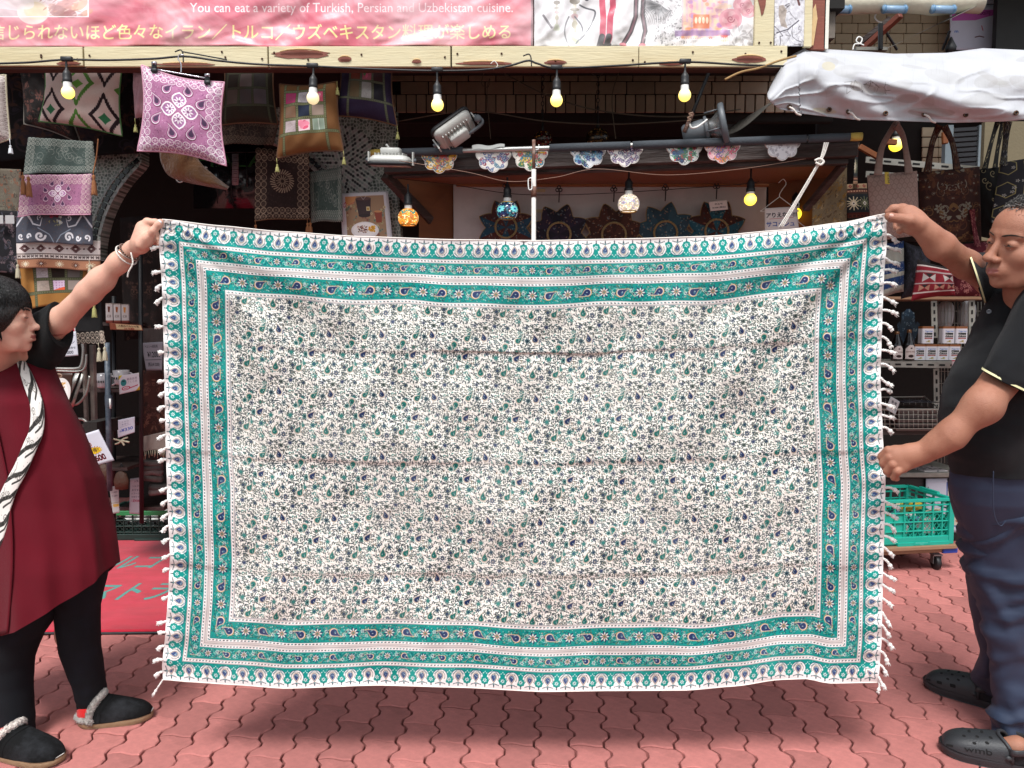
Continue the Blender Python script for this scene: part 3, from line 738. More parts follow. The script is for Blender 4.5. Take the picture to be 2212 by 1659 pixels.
for(px,py,dx,dz)in((352,1470,-.7,-.8),):
    cl.part('tassel',tassel_geo(cloth_pt(0,1),(dx,0,dz),.035,.003,5),m_tas)
yy=478
while yy<1472:
    v=(yy-462)/(1474-462);p=cloth_pt(1,v)
    if not 945<yy<1030:
        low=yy>1150;L=PX(rt.uniform(22,32),CY_);ang=rt.uniform(-.75,-.15)if low else rt.uniform(-.55,.2)
        if yy>1300:ang-=.3
        cl.part('tassel',tassel_geo(p,(math.cos(ang),0,math.sin(ang)),L*.72,PX(3.4,CY_),int(yy)),m_tas)
    yy+=rt.uniform(24,31)
cl.part('tassel',tassel_geo(cloth_pt(1,.995),(.05,0,-1),PX(18,CY_),PX(2.8,CY_),77),m_tas)
# ------------------------------------------------------------------ sculpting with distance fields
class Sdf:
    def __init__(s,lo,hi,h):
        s.lo=np.array(lo,float);s.h=h;s.n=np.ceil((np.array(hi)-s.lo)/h).astype(int)+1;s.F=np.full(s.n,.25,np.float32)
    def _reg(s,lo,hi,mg):
        a=np.clip(np.floor((np.array(lo)-mg-s.lo)/s.h).astype(int),0,s.n);b=np.clip(np.ceil((np.array(hi)+mg-s.lo)/s.h).astype(int)+1,0,s.n)
        if(b<=a).any():return None
        ax=[(s.lo[i]+s.h*np.arange(a[i],b[i])).astype(np.float32)for i in range(3)]
        return(slice(a[0],b[0]),slice(a[1],b[1]),slice(a[2],b[2])),ax[0][:,None,None],ax[1][None,:,None],ax[2][None,None,:]
    def _comb(s,sl,d,k,sub):
        f=s.F[sl]
        if not sub:
            if k>0:
                hh=np.clip(.5+.5*(f-d)/k,0,1);s.F[sl]=f*(1-hh)+d*hh-k*hh*(1-hh)
            else:s.F[sl]=np.minimum(f,d)
        else:
            d=-d
            if k>0:
                hh=np.clip(.5-.5*(f-d)/k,0,1);s.F[sl]=f*(1-hh)+d*hh+k*hh*(1-hh)
            else:s.F[sl]=np.maximum(f,d)
    def ell(s,c,r,k=.01,M3=None,sub=False):
        """M3 columns = axes of the ellipsoid"""
        c=np.array(c,float);rm=max(r);q=s._reg(c-rm,c+rm,k+.03)
        if q is None:return s
        sl,X,Y,Z=q;X=X-c[0];Y=Y-c[1];Z=Z-c[2]
        if M3 is not None:
            a=np.array(M3);U=X*a[0,0]+Y*a[1,0]+Z*a[2,0];V=X*a[0,1]+Y*a[1,1]+Z*a[2,1];Wz=X*a[0,2]+Y*a[1,2]+Z*a[2,2]
        else:U,V,Wz=X,Y,Z
        k0=np.sqrt((U/r[0])**2+(V/r[1])**2+(Wz/r[2])**2);k1=np.sqrt((U/r[0]**2)**2+(V/r[1]**2)**2+(Wz/r[2]**2)**2)+1e-6
        s._comb(sl,k0*(k0-1)/k1,k,sub);return s
    def cap(s,a,b,ra,rb,k=.01,sub=False,flat=None,fs=1.0):
        """tapered capsule; flat = direction along which it is squeezed by factor fs"""
        a=np.array(a,float);b=np.array(b,float);m=max(ra,rb);q=s._reg(np.minimum(a,b)-m,np.maximum(a,b)+m,k+.03)
        if q is None:return s
        sl,X,Y,Z=q;d=b-a;L=float((d*d).sum())+1e-12
        X=X-a[0];Y=Y-a[1];Z=Z-a[2]
        t=np.clip((X*d[0]+Y*d[1]+Z*d[2])/L,0,1);x=X-t*d[0];y=Y-t*d[1];z=Z-t*d[2]
        if flat is not None:
            f=np.array(flat,float);f=f/np.linalg.norm(f);w=x*f[0]+y*f[1]+z*f[2];e=w*(1/fs-1);x=x+e*f[0];y=y+e*f[1];z=z+e*f[2]
        D=np.sqrt(x*x+y*y+z*z)-(ra+(rb-ra)*t)
        if flat is not None and fs<1:D=D*fs
        s._comb(sl,D,k,sub);return s
    def chain(s,P,rs,k=.01,**kw):
        for i in range(len(P)-1):s.cap(P[i],P[i+1],rs[i],rs[i+1],k,**kw)
        return s
    def mesh(s,smooth=0):
        F=s.F;ins=F<0;n=np.array(F.shape)
        c=[(i,j,k)for i in(0,1)for j in(0,1)for k in(0,1)]
        cnt=np.zeros(n-1,np.int8)
        for(i,j,k)in c:cnt+=ins[i:n[0]-1+i,j:n[1]-1+j,k:n[2]-1+k]
        I,J,K=np.nonzero((cnt>0)&(cnt<8));N=len(I)
        val={o:F[I+o[0],J+o[1],K+o[2]]for o in c}
        acc=np.zeros((N,3));w=np.zeros(N)
        for o in c:
            for ax in range(3):
                if o[ax]:continue
                p=list(o);p[ax]=1;p=tuple(p);a,b=val[o],val[p];m=(a<0)!=(b<0)
                t=np.where(m,a/np.where(m,a-b,1),0)
                v=np.zeros((N,3));v[:]=o;v[:,ax]+=t;acc+=v*m[:,None];w+=m
        V=(np.stack([I,J,K],1)+acc/w[:,None])*s.h+s.lo
        idx=np.full(n-1,-1,np.int32);idx[I,J,K]=np.arange(N)
        Q=[]
        for ax in range(3):
            sl0=[slice(1,-1)]*3;sl0[ax]=slice(0,-1);sl1=list(sl0);sl1[ax]=slice(1,None)
            a=ins[tuple(sl0)];b=ins[tuple(sl1)];ii=np.argwhere(a!=b)
            if not len(ii):continue
            off=np.ones(3,int);off[ax]=0;P=ii+off;u,v=[(1,2),(2,0),(0,1)][ax]
            du=np.zeros(3,int);du[u]=1;dv=np.zeros(3,int);dv[v]=1
            g=lambda p:idx[p[:,0],p[:,1],p[:,2]]
            q=np.stack([g(P-du-dv),g(P-dv),g(P),g(P-du)],1);flip=~a[tuple(ii.T)]
            q[flip]=q[flip][:,::-1];Q.append(q)
        Fq=np.concatenate(Q);Fq=Fq[(Fq>=0).all(1)]
        for _ in range(smooth):
            A=np.zeros_like(V);cn=np.zeros(len(V))
            for a,b in((0,1),(1,2),(2,3),(3,0)):
                np.add.at(A,Fq[:,a],V[Fq[:,b]]);np.add.at(A,Fq[:,b],V[Fq[:,a]]);np.add.at(cn,Fq[:,a],1);np.add.at(cn,Fq[:,b],1)
            V=V*.5+.5*A/np.maximum(cn,1)[:,None]
        return V,Fq
def frame(fwd,up):
    f=Vector(fwd).normalized();u=Vector(up);u=(u-f*u.dot(f)).normalized();r=f.cross(u);return r,f,u
class Head:
    """head-local coordinates (right, forward, up) around a centre, in units of metres at scale s"""
    def __init__(h,c,fwd,up,s=1.0):h.c=Vector(c);h.r,h.f,h.u=frame(fwd,up);h.s=s;h.M=np.array([list(h.r),list(h.f),list(h.u)]).T
    def p(h,x,y,z):return h.c+(h.r*x+h.f*y+h.u*z)*h.s
    def loc(h,P):return(np.asarray(P)-np.array(h.c))@h.M/h.s
def skin_mat(name,col,lip,warm):
    m=M(name,col,rough=.52,var=.11,vs=11,bump=.30,bs=420,spec=.4,dirt=warm,dscale=16)
    b=m.node_tree.nodes['Principled BSDF'];b.inputs['Subsurface Weight'].default_value=.07;b.inputs['Subsurface Radius'].default_value=(1,.35,.2);b.inputs['Subsurface Scale'].default_value=.012
    return m
def sculpt_head(S,H,masc,nose=1.0):
    lid=.0030 if masc else .0016
    """adds a head in the field; returns nothing"""
    e=lambda c,r,k=.012,sub=False,M3=None:S.ell(H.p(*c),[q*H.s for q in r],k,H.M if M3 is None else M3,sub)
    cp=lambda a,b,ra,rb,k=.008,sub=False:S.cap(H.p(*a),H.p(*b),ra*H.s,rb*H.s,k,sub)
    e((0,-.016,.035),(.076,.094,.080));e((0,-.03,.0),(.070,.078,.07),.02)
    e((0,.030,-.022),(.061,.056,.080),.02);e((0,.046,.040),(.058,.042,.045),.02)
    jw=.050 if masc else .043
    e((0,.030,-.070),(jw,.048,.038),.02);e((0,.066,-.098),(.020 if masc else .016,.018,.015),.018)
    for s in(-1,1):
        e((s*.041,.052,-.028),(.022,.022,.022),.02);cp((s*.052,-.002,-.045),(s*.030,.045,-.092),.014,.014,.02)
        cp((s*.010,.083,.021),(s*.044,.070,.020),.008 if masc else .005,.006,.014)
    e((0,.080,-.066),(.026,.018,.022),.016)
    for s in(-1,1):
        S.ell(H.p(s*.032,.093,.000),[.019*H.s,.014*H.s,.0115*H.s],.010,H.M,True)
        e((s*.031,.0735,.0),(.0155,.0150,.0125),.004)
    nl=.108 if masc else .104
    cp((0,.084,.012),(0,nl-.006,-.030),.0065,.0095*nose,.010)
    e((0,nl,-.036),(.0125*nose,.012,.0105),.008)
    for s in(-1,1):e((s*.0135*nose,nl-.011,-.039),(.0088*nose,.011,.0085),.005)
    for s in(-1,1):e((s*.0065*nose,nl-.004,-.0475),(.0038,.006,.0045),.002,True)
    # lips
    y0=.0945
    for s in(-1,1):
        cp((s*.004,y0,-.0625),(s*.021,y0-.011,-.0665),.0055,.0022,.004)
        cp((0,y0-.0015,-.0735),(s*.018,y0-.011,-.069),.0068 if masc else .006,.0025,.004)
    cp((-.021,y0-.006,-.0675),(0,y0+.006,-.0678),.0011,.0013,.0025,True);cp((.021,y0-.006,-.0675),(0,y0+.006,-.0678),.0011,.0013,.0025,True)
    e((0,y0+.004,-.053),(.0035,.005,.007),.004,True)
    e((0,.088,-.083),(.016,.006,.004),.006,True)
    for s in(-1,1):
        e((s*.0315,.0905,-.0015),(.0125,.0065,lid),.0015,True)
    for s in(-1,1):
        e((s*.078,-.008,-.006),(.010,.019,.031),.004);e((s*.086,-.006,-.002),(.006,.010,.018),.004,True)
def hair_strands(pts,r0,r1,n=3):return tube(pts,list(np.linspace(r0,r1,len(pts))),n,cap=False)
def cloth_noise(V,N,amp,seed,freq,axis=None):
    f=np.random.default_rng(seed);out=np.zeros(len(V))
    for _ in range(9):
        k=f.normal(0,1,3)*freq*f.uniform(.5,1.8);
        if axis is not None:k=k*np.array(axis)
        ph=f.uniform(0,6.28);w=np.sin(V@k+ph);out+=np.sign(w)*np.abs(w)**1.3/9*2
    return V+N*(out*amp)[:,None]
def vnorm(V,Fq):
    n=np.cross(V[Fq[:,2]]-V[Fq[:,0]],V[Fq[:,3]]-V[Fq[:,1]]);N=np.zeros_like(V)
    for i in range(4):np.add.at(N,Fq[:,i],n)
    return N/(np.linalg.norm(N,axis=1)[:,None]+1e-12)
def bbox_of(P,m):P=np.array([list(p)for p in P]);return P.min(0)-m,P.max(0)+m
# ================================================================== the woman on the left
m_skinw=skin_mat('fair_skin','d9a892','b06a62','cf9080');m_lipw=M('pale_lips','b0685f',rough=.4,var=.05,bump=0)
YW=2.40
Hw=Head(W(-4,684,2.29),(.93,.30,.02),(.03,-.05,1),.95)
w_sh=W(76,748,2.42);w_elb=W(194,630,2.30);w_wr=W(286,538,2.24)
w_sh2=W(-95,800,2.50);w_elb2=W(-105,1000,2.50);w_wr2=W(-40,1150,2.46)
w_pel=W(20,1130,2.46);w_chest=W(-10,880,2.45)
w_k1=W(152,1370,2.48);w_a1=W(203,1520,2.52);w_k2=W(30,1390,2.44);w_a2=W(36,1578,2.385)
S=Sdf(*bbox_of([Hw.c+Vector((-.14,-.15,.15)),w_sh2,w_wr,w_a1+Vector((.1,0,-.1)),w_a2+Vector((0,-.1,-.1)),W(350,470,2.2),w_pel+Vector((-.25,.2,0))],.06),.0030)
# torso, hips, legs (under the clothes)
S.cap(w_chest,w_pel,.115,.125,.05);S.cap(w_sh,w_sh2,.055,.055,.05);S.cap(w_chest,(w_sh+w_sh2)/2,.11,.07,.05)
S.chain([W(148,1180,2.46),w_k1,w_a1],[.075,.042,.027],.02);S.chain([w_pel+Vector((-.05,0,-.03)),w_k2,w_a2],[.075,.042,.027],.02)
for a_,h_,t_ in((w_a1,G(168,1567),G(331,1548)),(w_a2,G(-8,1622),G(132,1650))):
    S.chain([a_,h_.lerp(t_,.22)+Vector((0,0,.055)),h_.lerp(t_,.62)+Vector((0,0,.045))],[.028,.024,.014],.02)
S.chain([w_sh2,w_elb2,w_wr2,w_wr2+Vector((.03,-.02,-.07))],[.045,.036,.026,.028],.02)
neckb=W(-2,800,2.43)
S.cap(Hw.p(0,-.02,-.05),neckb,.047,.052,.03);S.cap(Hw.p(0,-.005,-.07),neckb+Vector((.02,-.02,.02)),.040,.045,.02)
# raised arm
S.chain([w_sh,w_sh.lerp(w_elb,.5),w_elb],[.042,.0375,.032],.02)
S.chain([w_elb,w_elb.lerp(w_wr,.28),w_elb.lerp(w_wr,.7),w_wr],[.0320,.0315,.0245,.0200],.03,flat=(0,1,0),fs=.92)
sculpt_head(S,Hw,False,.82)
# hand: palm, folded fingers behind the cloth, thumb in front
YH=2.19
hp=lambda x,y,d=0:W(x,y,YH+d)
S.chain([w_wr,hp(303,527,.02),hp(315,505,.015)],[.0225,.024,.027],.016,flat=(0,1,0),fs=.72)
S.cap(hp(304,522,.012),hp(310,492,.02),.020,.020,.014);S.ell(hp(316,516,.0),[.022,.018,.024],.014)
S.chain([hp(308,494,.018),hp(318,479,.012),hp(336,480,.012),hp(344,484,.012)],[.013,.0105,.0092,.0078],.006)
for q,(x0,y0)in enumerate(((311,503),(315,513),(319,523))):
    S.chain([hp(x0,y0,.028+.002*q),hp(x0+13,y0-3,.040),hp(x0+25,y0+1,.034),hp(x0+24,y0+6,.020)],[.0115,.0100,.0090,.0076],.004)
S.chain([hp(306,528,-.004),hp(318,514,-.012),hp(331,499,-.020),hp(343,484,-.020),hp(347,479,-.018)],[.016,.0130,.0102,.0098,.0080],.008)
V,Fq=S.mesh(1)
L_=Hw.loc(V[Fq[:,0]])
lip=(np.abs(L_[:,0])<.020)&(L_[:,2]<-.0605)&(L_[:,2]>-.0765+.006*np.abs(L_[:,0]/.02))&(L_[:,1]>.0925-.010*(np.abs(L_[:,0])/.02))
wo=Th('person','woman in a dark red tunic with bobbed black hair holding up the cloth','person',Vector((w_a1.x*.5+w_a2.x*.5,2.45,0)))
wo.part('body',(V,Fq,None,lip.astype(int)),[m_skinw,m_lipw])
# thumb nail
m_nail=M('white_nail','eef0f4',rough=.2,var=.02,bump=0,coat=.5)
nr,nf,nu=frame(hp(348,477)-hp(336,492),(0,-1,0))
nc=hp(344.5,482,-.020)+Vector((0,-.0085,0));nd=(hp(348,476)-hp(338,490)).normalized();ns_=nd.cross(Vector((0,1,0))).normalized()
wo.part('thumb_nail',sheet(lambda u,v:nc+nd*(.0085-.017*v)+ns_*(.0075*(2*u-1)*math.sqrt(max(.05,1-(max(0,.45-v)/.55)**2)))+Vector((0,.0028*(2*u-1)**2-.0006*0,0)),8,8,thick=.0012),m_nail)
# closed eye: lash line and brow
m_hairb=M('black_hair','0b0a0a',rough=.26,var=.25,vs=40,bump=.5,bs=60,spec=.55,stretch=(10,10,1.2))
def lashes(H,mat,th,s_list=(-1,1),part=None,brow=True,browr=.0011,droop=0.002):
    for s in s_list:
        P=[H.p(s*(.0315+x),.0892-abs(x+.002)**2*25+(.0),-.0025-droop*(1-(x/.014)**2)+.0)for x in np.linspace(-.0135,.0135,9)]
        part('eyelashes',tube(P,[th*.5]+[th]*7+[th*.5],5),mat)
        if brow:
            gs=[]
            for k in range(60):
                t=k/59;x=.012+.036*t;z=.0185+.006*math.sin(t*PI*.8)-.003*t;y=.0925-.022*t*t
                p=H.p(s*x,y,z+.001*(k%3-1));gs.append(hair_strands([p,p+(H.r*s*.005+H.u*.0018-H.f*.001)*1.0,p+(H.r*s*.009+H.u*.0005-H.f*.003)],browr,browr*.3))
            part('eyebrow',join(*gs),mat)
lashes(Hw,m_hairb,.0012,(-1,1),wo.part,True,.0007)
# bobbed hair: shell plus strands
S=Sdf(*bbox_of([Hw.p(0,0,0)],.19),.0036)
S.ell(Hw.p(0,-.020,.041),[.086,.108,.086],.01,Hw.M);S.ell(Hw.p(0,-.040,-.020),[.087,.077,.075],.03,Hw.M)
S.ell(Hw.p(0,-.000,.004),[.087,.083,.060],.02,Hw.M)
S.ell(Hw.p(0,.120,-.046),[.14,.074,.080],.008,Hw.M,sub=True)
S.ell(Hw.p(0,.03,-.142),[.13,.18,.076],.010,Hw.M,sub=True)
Vh,Fh=S.mesh(1);hair=wo.part('hair',(Vh,Fh),m_hairb)
gs=[];rr=random.Random(5)
for k in range(4600):
    a=rr.uniform(0,2*PI);t0=rr.uniform(0,.75)
    # strands fall from the crown
    P=[];lf=rr.uniform(.965,1.035)
    ln=rr.uniform(.75,1.0)
    for i in range(7):
        t=t0+(ln-t0)*i/6 if ln>t0 else t0;ph=t*PI*.60
        x=.0925*lf*math.sin(ph)*math.sin(a+.05*t);y=-.020+.1095*lf*math.sin(ph)*math.cos(a+.05*t);z=.040+.091*lf*math.cos(ph)
        if z<.02:q=(.02-z);y-=q*.1*math.cos(a)
        P.append((x,y,z))
    front=math.cos(a)>.45
    if front:
        P=[(x,y,z)for x,y,z in P if z>.036]
        if P:P.append((P[-1][0]*1.0,P[-1][1]+.001,.028+rr.uniform(-.012,.008)))
    else:
        x,y,z=P[-1];zl=rr.uniform(-.074,-.062);P+=[(x*1.0,y,z*.5+zl*.5),(x*.97+.0,y+.004,zl)]
    if len(P)<3:continue
    gs.append(hair_strands([Hw.p(*(np.array(p)+rr.uniform(-.0010,.0010)))for p in P],.0010,.0004))
wo.part('hair_strands',join(*gs),m_hairb,parent=hair)
def loft(secs,ns,shape=None,close=True,cap=False):
    """secs: list of (centre, right vec, depth vec). angle 0 = +right, 90deg = -depth(front)"""
    V=[];n=ns
    for j,(c,r,d)in enumerate(secs):
        for i in range(n):
            a=2*PI*i/n;k=shape(j/(len(secs)-1),a)if shape else 1
            V.append(tuple(Vector(c)+Vector(r)*math.cos(a)*k-Vector(d)*math.sin(a)*k))
    F=[(j*n+i,j*n+(i+1)%n,(j+1)*n+(i+1)%n,(j+1)*n+i)for j in range(len(secs)-1)for i in range(n)]
    if cap:F+=[tuple(range(n))[::-1],tuple((len(secs)-1)*n+i for i in range(n))]
    return V,F
def ptab(tab,y):
    if y<=tab[0][0]:return np.array(tab[0][1:],float)
    for a,b in zip(tab,tab[1:]):
        if y<=b[0]:
            t=(y-a[0])/(b[0]-a[0]);return np.array(a[1:])*(1-t)+np.array(b[1:])*t
    return np.array(tab[-1][1:],float)
# tunic: xL xR yc depth
tun=[(728,34,78,2.50,.030),(745,6,86,2.49,.045),(762,-50,97,2.48,.062),(785,-88,108,2.47,.085),(820,-100,124,2.45,.115),(870,-104,148,2.44,.145),(942,-106,185,2.45,.165),(1029,-110,224,2.46,.18),(1101,-114,240,2.47,.19),(1178,-116,252,2.47,.20),(1240,-118,258,2.47,.21),(1390,-120,262,2.47,.215)]
def hem_y(px):return float(np.interp(px,[-130,0,31,98,207,236,262,275],[1385,1374,1366,1327,1259,1231,1205,1180]))
def tunic_pt(a,v,off=0.0):
    """a angle (0 = photo right, pi/2 = towards the camera), v 0 neck .. 1 hem"""
    py=728+v*650
    for _ in range(2):
        xl,xr,yc,dp=ptab(tun,py);px=(xl+xr)/2+(xr-xl)/2*math.cos(a);py=728+v*(hem_y(px)-728)
    xl,xr,yc,dp=ptab(tun,py)
    fold=1+.055*v**1.4*math.sin(a*7+1.2+v*1.5)+.022*v*math.sin(a*17+3*v)+.030*abs(math.sin(a*3.1-v*7+.6))**6*math.exp(-((v-.32)/.2)**2)
    Y=yc-(dp*fold+off)*math.sin(a)
    px=(xl+xr)/2+(xr-xl)/2*math.cos(a)*(1+.02*v*math.sin(a*9))
    return W(px,py,Y)
m_tunic=M('dark_red_cotton','5c0718',rough=.85,var=.12,vs=5,bump=.3,bs=900,sheen=.05,spec=.2)
nA,nV=120,80
Vt=[tunic_pt(2*PI*i/nA,j/nV)for j in range(nV+1)for i in range(nA)]
Ft=[(j*nA+i,j*nA+(i+1)%nA,(j+1)*nA+(i+1)%nA,(j+1)*nA+i)for j in range(nV)for i in range(nA)]
Vt=np.array([tuple(p)for p in Vt]);Nt=vnorm(Vt,np.array(Ft));Vt=cloth_noise(Vt,Nt,.010,3,13,(1,1,.35));Vt=cloth_noise(Vt,Nt,.003,4,45,(1,1,.6))
tunic=wo.part('tunic',(Vt,Ft),m_tunic)
# front overlap edge of the tunic
ovl=[tunic_pt(math.acos(np.clip(c,-1,1)),v,.006)for c,v in((-.05,.42),(-.10,.55),(-.16,.7),(-.22,.85),(-.245,.995))]
def ov(u,v):
    c=-.60+(.30+.08*math.sin(v*3))*u*1.0;return tunic_pt(math.acos(max(-1,min(1,c))),.30+.695*v,.006+.006*u)
tunic_flap=wo.part('front_panel',sheet(ov,12,40,thick=.002),m_tunic,parent=tunic)
# strap of white cloth with black scrolls
random.seed(6);c=Cv(80,640,'dcd8d2')
for k in range(8):
    y=k*80+20;c.line(catmull_xy:=[(0,y+60),(25,y+38),(60,y+22),(80,y-6)],15,'2c2a28');c.line([(80,y+10),(70,y+40),(40,y+60)],7,'3a3836')
    for q in range(3):c.spiral(18+q*20,y+8+rnd(-6,30),12,rnd(0,6),1.3,2.2,'5a5854',random.choice([-1,1]))
    c.line([(10,y),(20,y+20),(14,y+44)],2,'6a6864')
for k in range(80):c.ell(rnd(0,80),rnd(0,640),1.5,1.5,'8a8680')
m_strap=TM('scroll_print',c.image('scroll_print'),rough=.9)
strap_px=[(34,764,5),(46,785,9),(62,825,13),(79,876,14),(78,929,15),(64,965,15),(45,1010,15),(24,1050,15),(10,1085,16),(0,1130,16),(-12,1170,15),(-40,1230,14)]
cs=catmull([Vector((a,b,w))for a,b,w in strap_px],6)
def tun_front(px,py,off):
    xl,xr,yc,dp=ptab(tun,py);ca=max(-.97,min(.97,(px-(xl+xr)/2)/((xr-xl)/2)));a=math.acos(ca);v=(py-728)/(hem_y(px)-728)
    fold=1+.055*v**1.4*math.sin(a*7+1.2+v*1.5)+.022*v*math.sin(a*17+3*v);return W(px,py,yc-(dp*fold+off)*math.sin(a))
def strap_pt(u,v):
    t=v*(len(cs)-1);i=min(int(t),len(cs)-2);p=cs[i].lerp(cs[i+1],t-i);d=(cs[i+1]-cs[i]);d.z=0;d.normalize();n=Vector((-d.y,d.x,0))
    q=p-n*p.z*(2*u-1);return tun_front(q.x,q.y,.012+.003*math.sin(u*PI))
wo.part('shoulder_strap',sheet(strap_pt,8,90,thick=.004),m_strap)
# black t-shirt sleeve
m_blackt=M('black_jersey','0f1112',rough=.9,var=.12,vs=12,bump=.3,bs=700,sheen=.04,spec=.2)
RAY=False
def rayd(c_,dp):
    if not RAY:return Vector((0,dp,0))
    d=Vector((c_.x,c_.y,0)).normalized();return d*dp
def limb_sleeve(secs,n=40,folds=.05,seed=1,inner=True):
    """secs: (top px xy, bottom px xy, Y, depth)"""
    P=[]
    for(ax,ay,bx,by,Y,dp)in secs:
        A,B=W(ax,ay,Y),W(bx,by,Y);P.append(((A+B)/2,(A-B)/2,rayd((A+B)/2,dp)))
    Q=[]
    K=6
    for i in range(len(P)-1):
        for k in range(K):Q.append(tuple(P[i][m].lerp(P[i+1][m],k/K)for m in range(3)))
    Q.append(P[-1]);rr=random.Random(seed);ph=[rr.uniform(0,6)for _ in range(6)]
    sh=lambda t,a:1+folds*(.5*math.sin(a*3+t*9+ph[0])+.35*math.sin(a*5-t*13+ph[1])+.25*math.sin(a*9+t*22+ph[2]))*(1-.6*(t>.93))
    return loft(Q,n,sh)
slv=limb_sleeve([(20,735,60,830,2.54,.08),(52,704,72,828,2.50,.080),(70,686,92,815,2.46,.080),(86,672,108,800,2.43,.078),(104,662,126,783,2.395,.072),(122,653,139,752,2.37,.066),(124,660,136,742,2.37,.058),(116,672,128,735,2.37,.050)],folds=.05,seed=3)
wo.part('t_shirt_sleeve',slv,m_blackt)
# trousers
m_trw=M('black_denim','0f1116',rough=.85,var=.2,vs=10,bump=.35,bs=600,spec=.25,dirt='1c212c',dscale=5)
def trouser(tab,seed,folds=.03,n=36,bottom=True):
    P=[]
    for(y,xl,xr,Y,dp)in tab:A,B=W(xl,y,Y),W(xr,y,Y);P.append(((A+B)/2,(B-A)/2,rayd((A+B)/2,dp)))
    Q=[];K=7
    for i in range(len(P)-1):
        for k in range(K):Q.append(tuple(P[i][m].lerp(P[i+1][m],k/K)for m in range(3)))
    Q.append(P[-1]);rr=random.Random(seed);ph=[rr.uniform(0,6)for _ in range(6)]
    def sh(t,a):
        w=.35+.65*max(0,(t-.55)/.45)
        return 1+folds*w*(math.sin(a*2+t*30+ph[0])*.6+.5*math.sin(t*58+ph[1]+a)+.35*math.sin(a*4-t*16+ph[2]))
    return loft(Q,n,sh)
wo.part('trouser_leg',trouser([(1200,110,236,2.47,.10),(1260,118,222,2.47,.095),(1316,127,208,2.48,.085),(1398,134,211,2.49,.075),(1452,153,219,2.50,.066),(1480,164,223,2.505,.06),(1505,168,227,2.51,.056),(1524,172,231,2.515,.054),(1531,176,226,2.515,.045)],4,.035),m_trw)
wo.part('trouser_leg',trouser([(1240,-40,150,2.44,.12),(1320,-30,128,2.43,.11),(1376,-22,84,2.42,.10),(1430,-14,64,2.41,.085),(1479,-8,60,2.40,.078),(1534,0,64,2.385,.070),(1570,6,68,2.375,.064),(1588,12,68,2.37,.06),(1596,18,62,2.37,.05)],8,.035),m_trw)
# red socks with yellow patch, fleece lined slippers
m_sock=M('red_sock','d01818',rough=.9,var=.08,bump=.5,bs=300,sheen=.2);m_yel=M('yellow_knit','e8a818',rough=.9,bump=.4,bs=300)
m_suede=M('black_suede','0e0f10',rough=.92,var=.25,vs=25,bump=.4,bs=400,spec=.2,dirt='34363a',dscale=9);m_sole=M('gum_sole','8a7256',rough=.7,var=.12,bump=.3)
m_fleece=M('grey_fleece','aaa39c',rough=.97,var=.15,vs=120,bump=1.0,bs=220,sheen=.5);m_fleece2=M('cream_fleece','ddd2c8',rough=.97,var=.12,vs=120,bump=1.0,bs=220,sheen=.5)
def slipper(heel,toe,wdt,flc,name_extra):
    """heel, toe: ground points"""
    heel=Vector(heel);toe=Vector(toe);d=(toe-heel);L=d.length;d.normalize();s=Vector((-d.y,d.x,0));Z=Vector((0,0,1))
    P=lambda t,u,z:heel+d*(L*t)+s*(wdt*u)+Z*z
    def half(t):return .5*(min(1,(t/.13)**.5)if t<.13 else 1)*(.80+.25*math.sin(min(1,t/.72)*PI/2)if t<.72 else 1.05*math.sqrt(max(0,1-((t-.72)/.285)**2)))
    n=44
    out=[(t,half(t))for t in(1-np.cos(np.linspace(0,PI,n//2+1)))/2]
    ring=[(t,h)for t,h in out]+[(t,-h)for t,h in out[::-1][1:-1]]
    V=[];
    for z,k in((.003,.96),(.006,1.0),(.020,1.0),(.023,.985)):
        for t,h in ring:V.append(P(.5+(t-.5)*k,h*k,z))
    m_=len(ring);F=[(j*m_+i,j*m_+(i+1)%m_,(j+1)*m_+(i+1)%m_,(j+1)*m_+i)for j in range(3)for i in range(m_)]+[tuple(range(m_)),tuple(3*m_+i for i in range(m_))[::-1]]
    wo.part('sole',(V,F),m_sole)
    def up(u,v):
        # v 0 at the instep opening, 1 at toe; u across
        a=PI*u;t0=.36+.05*math.cos(2*a)*0;t=t0+(0.985-t0)*v;tb=t+(.0 if v>.05 else 0);h=half(t)*.985
        hh=(.078-.052*v**1.1)*(1-.0*v)*math.sqrt(max(0,1-max(0,(v-.80)/.2)**2*.9))
        side=t-(1-v)*.16*abs(math.cos(a))**2
        return P(side,h*math.cos(a),.022+hh*math.sin(a)**.75)
    upper=wo.part('slipper_upper',sheet(up,26,26,thick=.002,thickdir=(0,0,-1)),m_suede)
    # fleece collar round the opening and heel
    pts=[up(k/14,0)+Z*.006 for k in range(15)];back=[P(.22,-half(.22),.034),P(.09,-half(.09)*.9,.030),P(.0,0,.032),P(.09,half(.09)*.9,.030),P(.22,half(.22),.034)]
    cpts=catmull(pts+back+[pts[0]],4);rr=random.Random(3);gs=[tube(cpts,[.0105*(1+.15*math.sin(i*1.7))for i in range(len(cpts))],9)]
    for q in range(700):
        i=rr.randrange(len(cpts)-1);a=rr.uniform(0,6.28);t=(cpts[i+1]-cpts[i]).normalized();uu=t.orthogonal().normalized();ww=t.cross(uu);o_=uu*math.cos(a)+ww*math.sin(a);b0=cpts[i].lerp(cpts[i+1],rr.random())+o_*.009
        gs.append(tube([b0,b0+o_*.003+t*rr.uniform(-.003,.003),b0+o_*.0045+t*rr.uniform(-.006,.006)],[.0014,.0012,.0005],3,cap=False))
    wo.part('fleece_lining',join(*gs),flc)
    wo.part('insole',([P(t,h*.9,.0265)for t,h in ring],[tuple(range(m_))]),flc)
    for w_ in(.30,.52):
        wo.part('seam',tube([up(k/20,w_*.35)+Z*.001 for k in range(21)],.0011,5),m_suede,parent=upper)
    return P
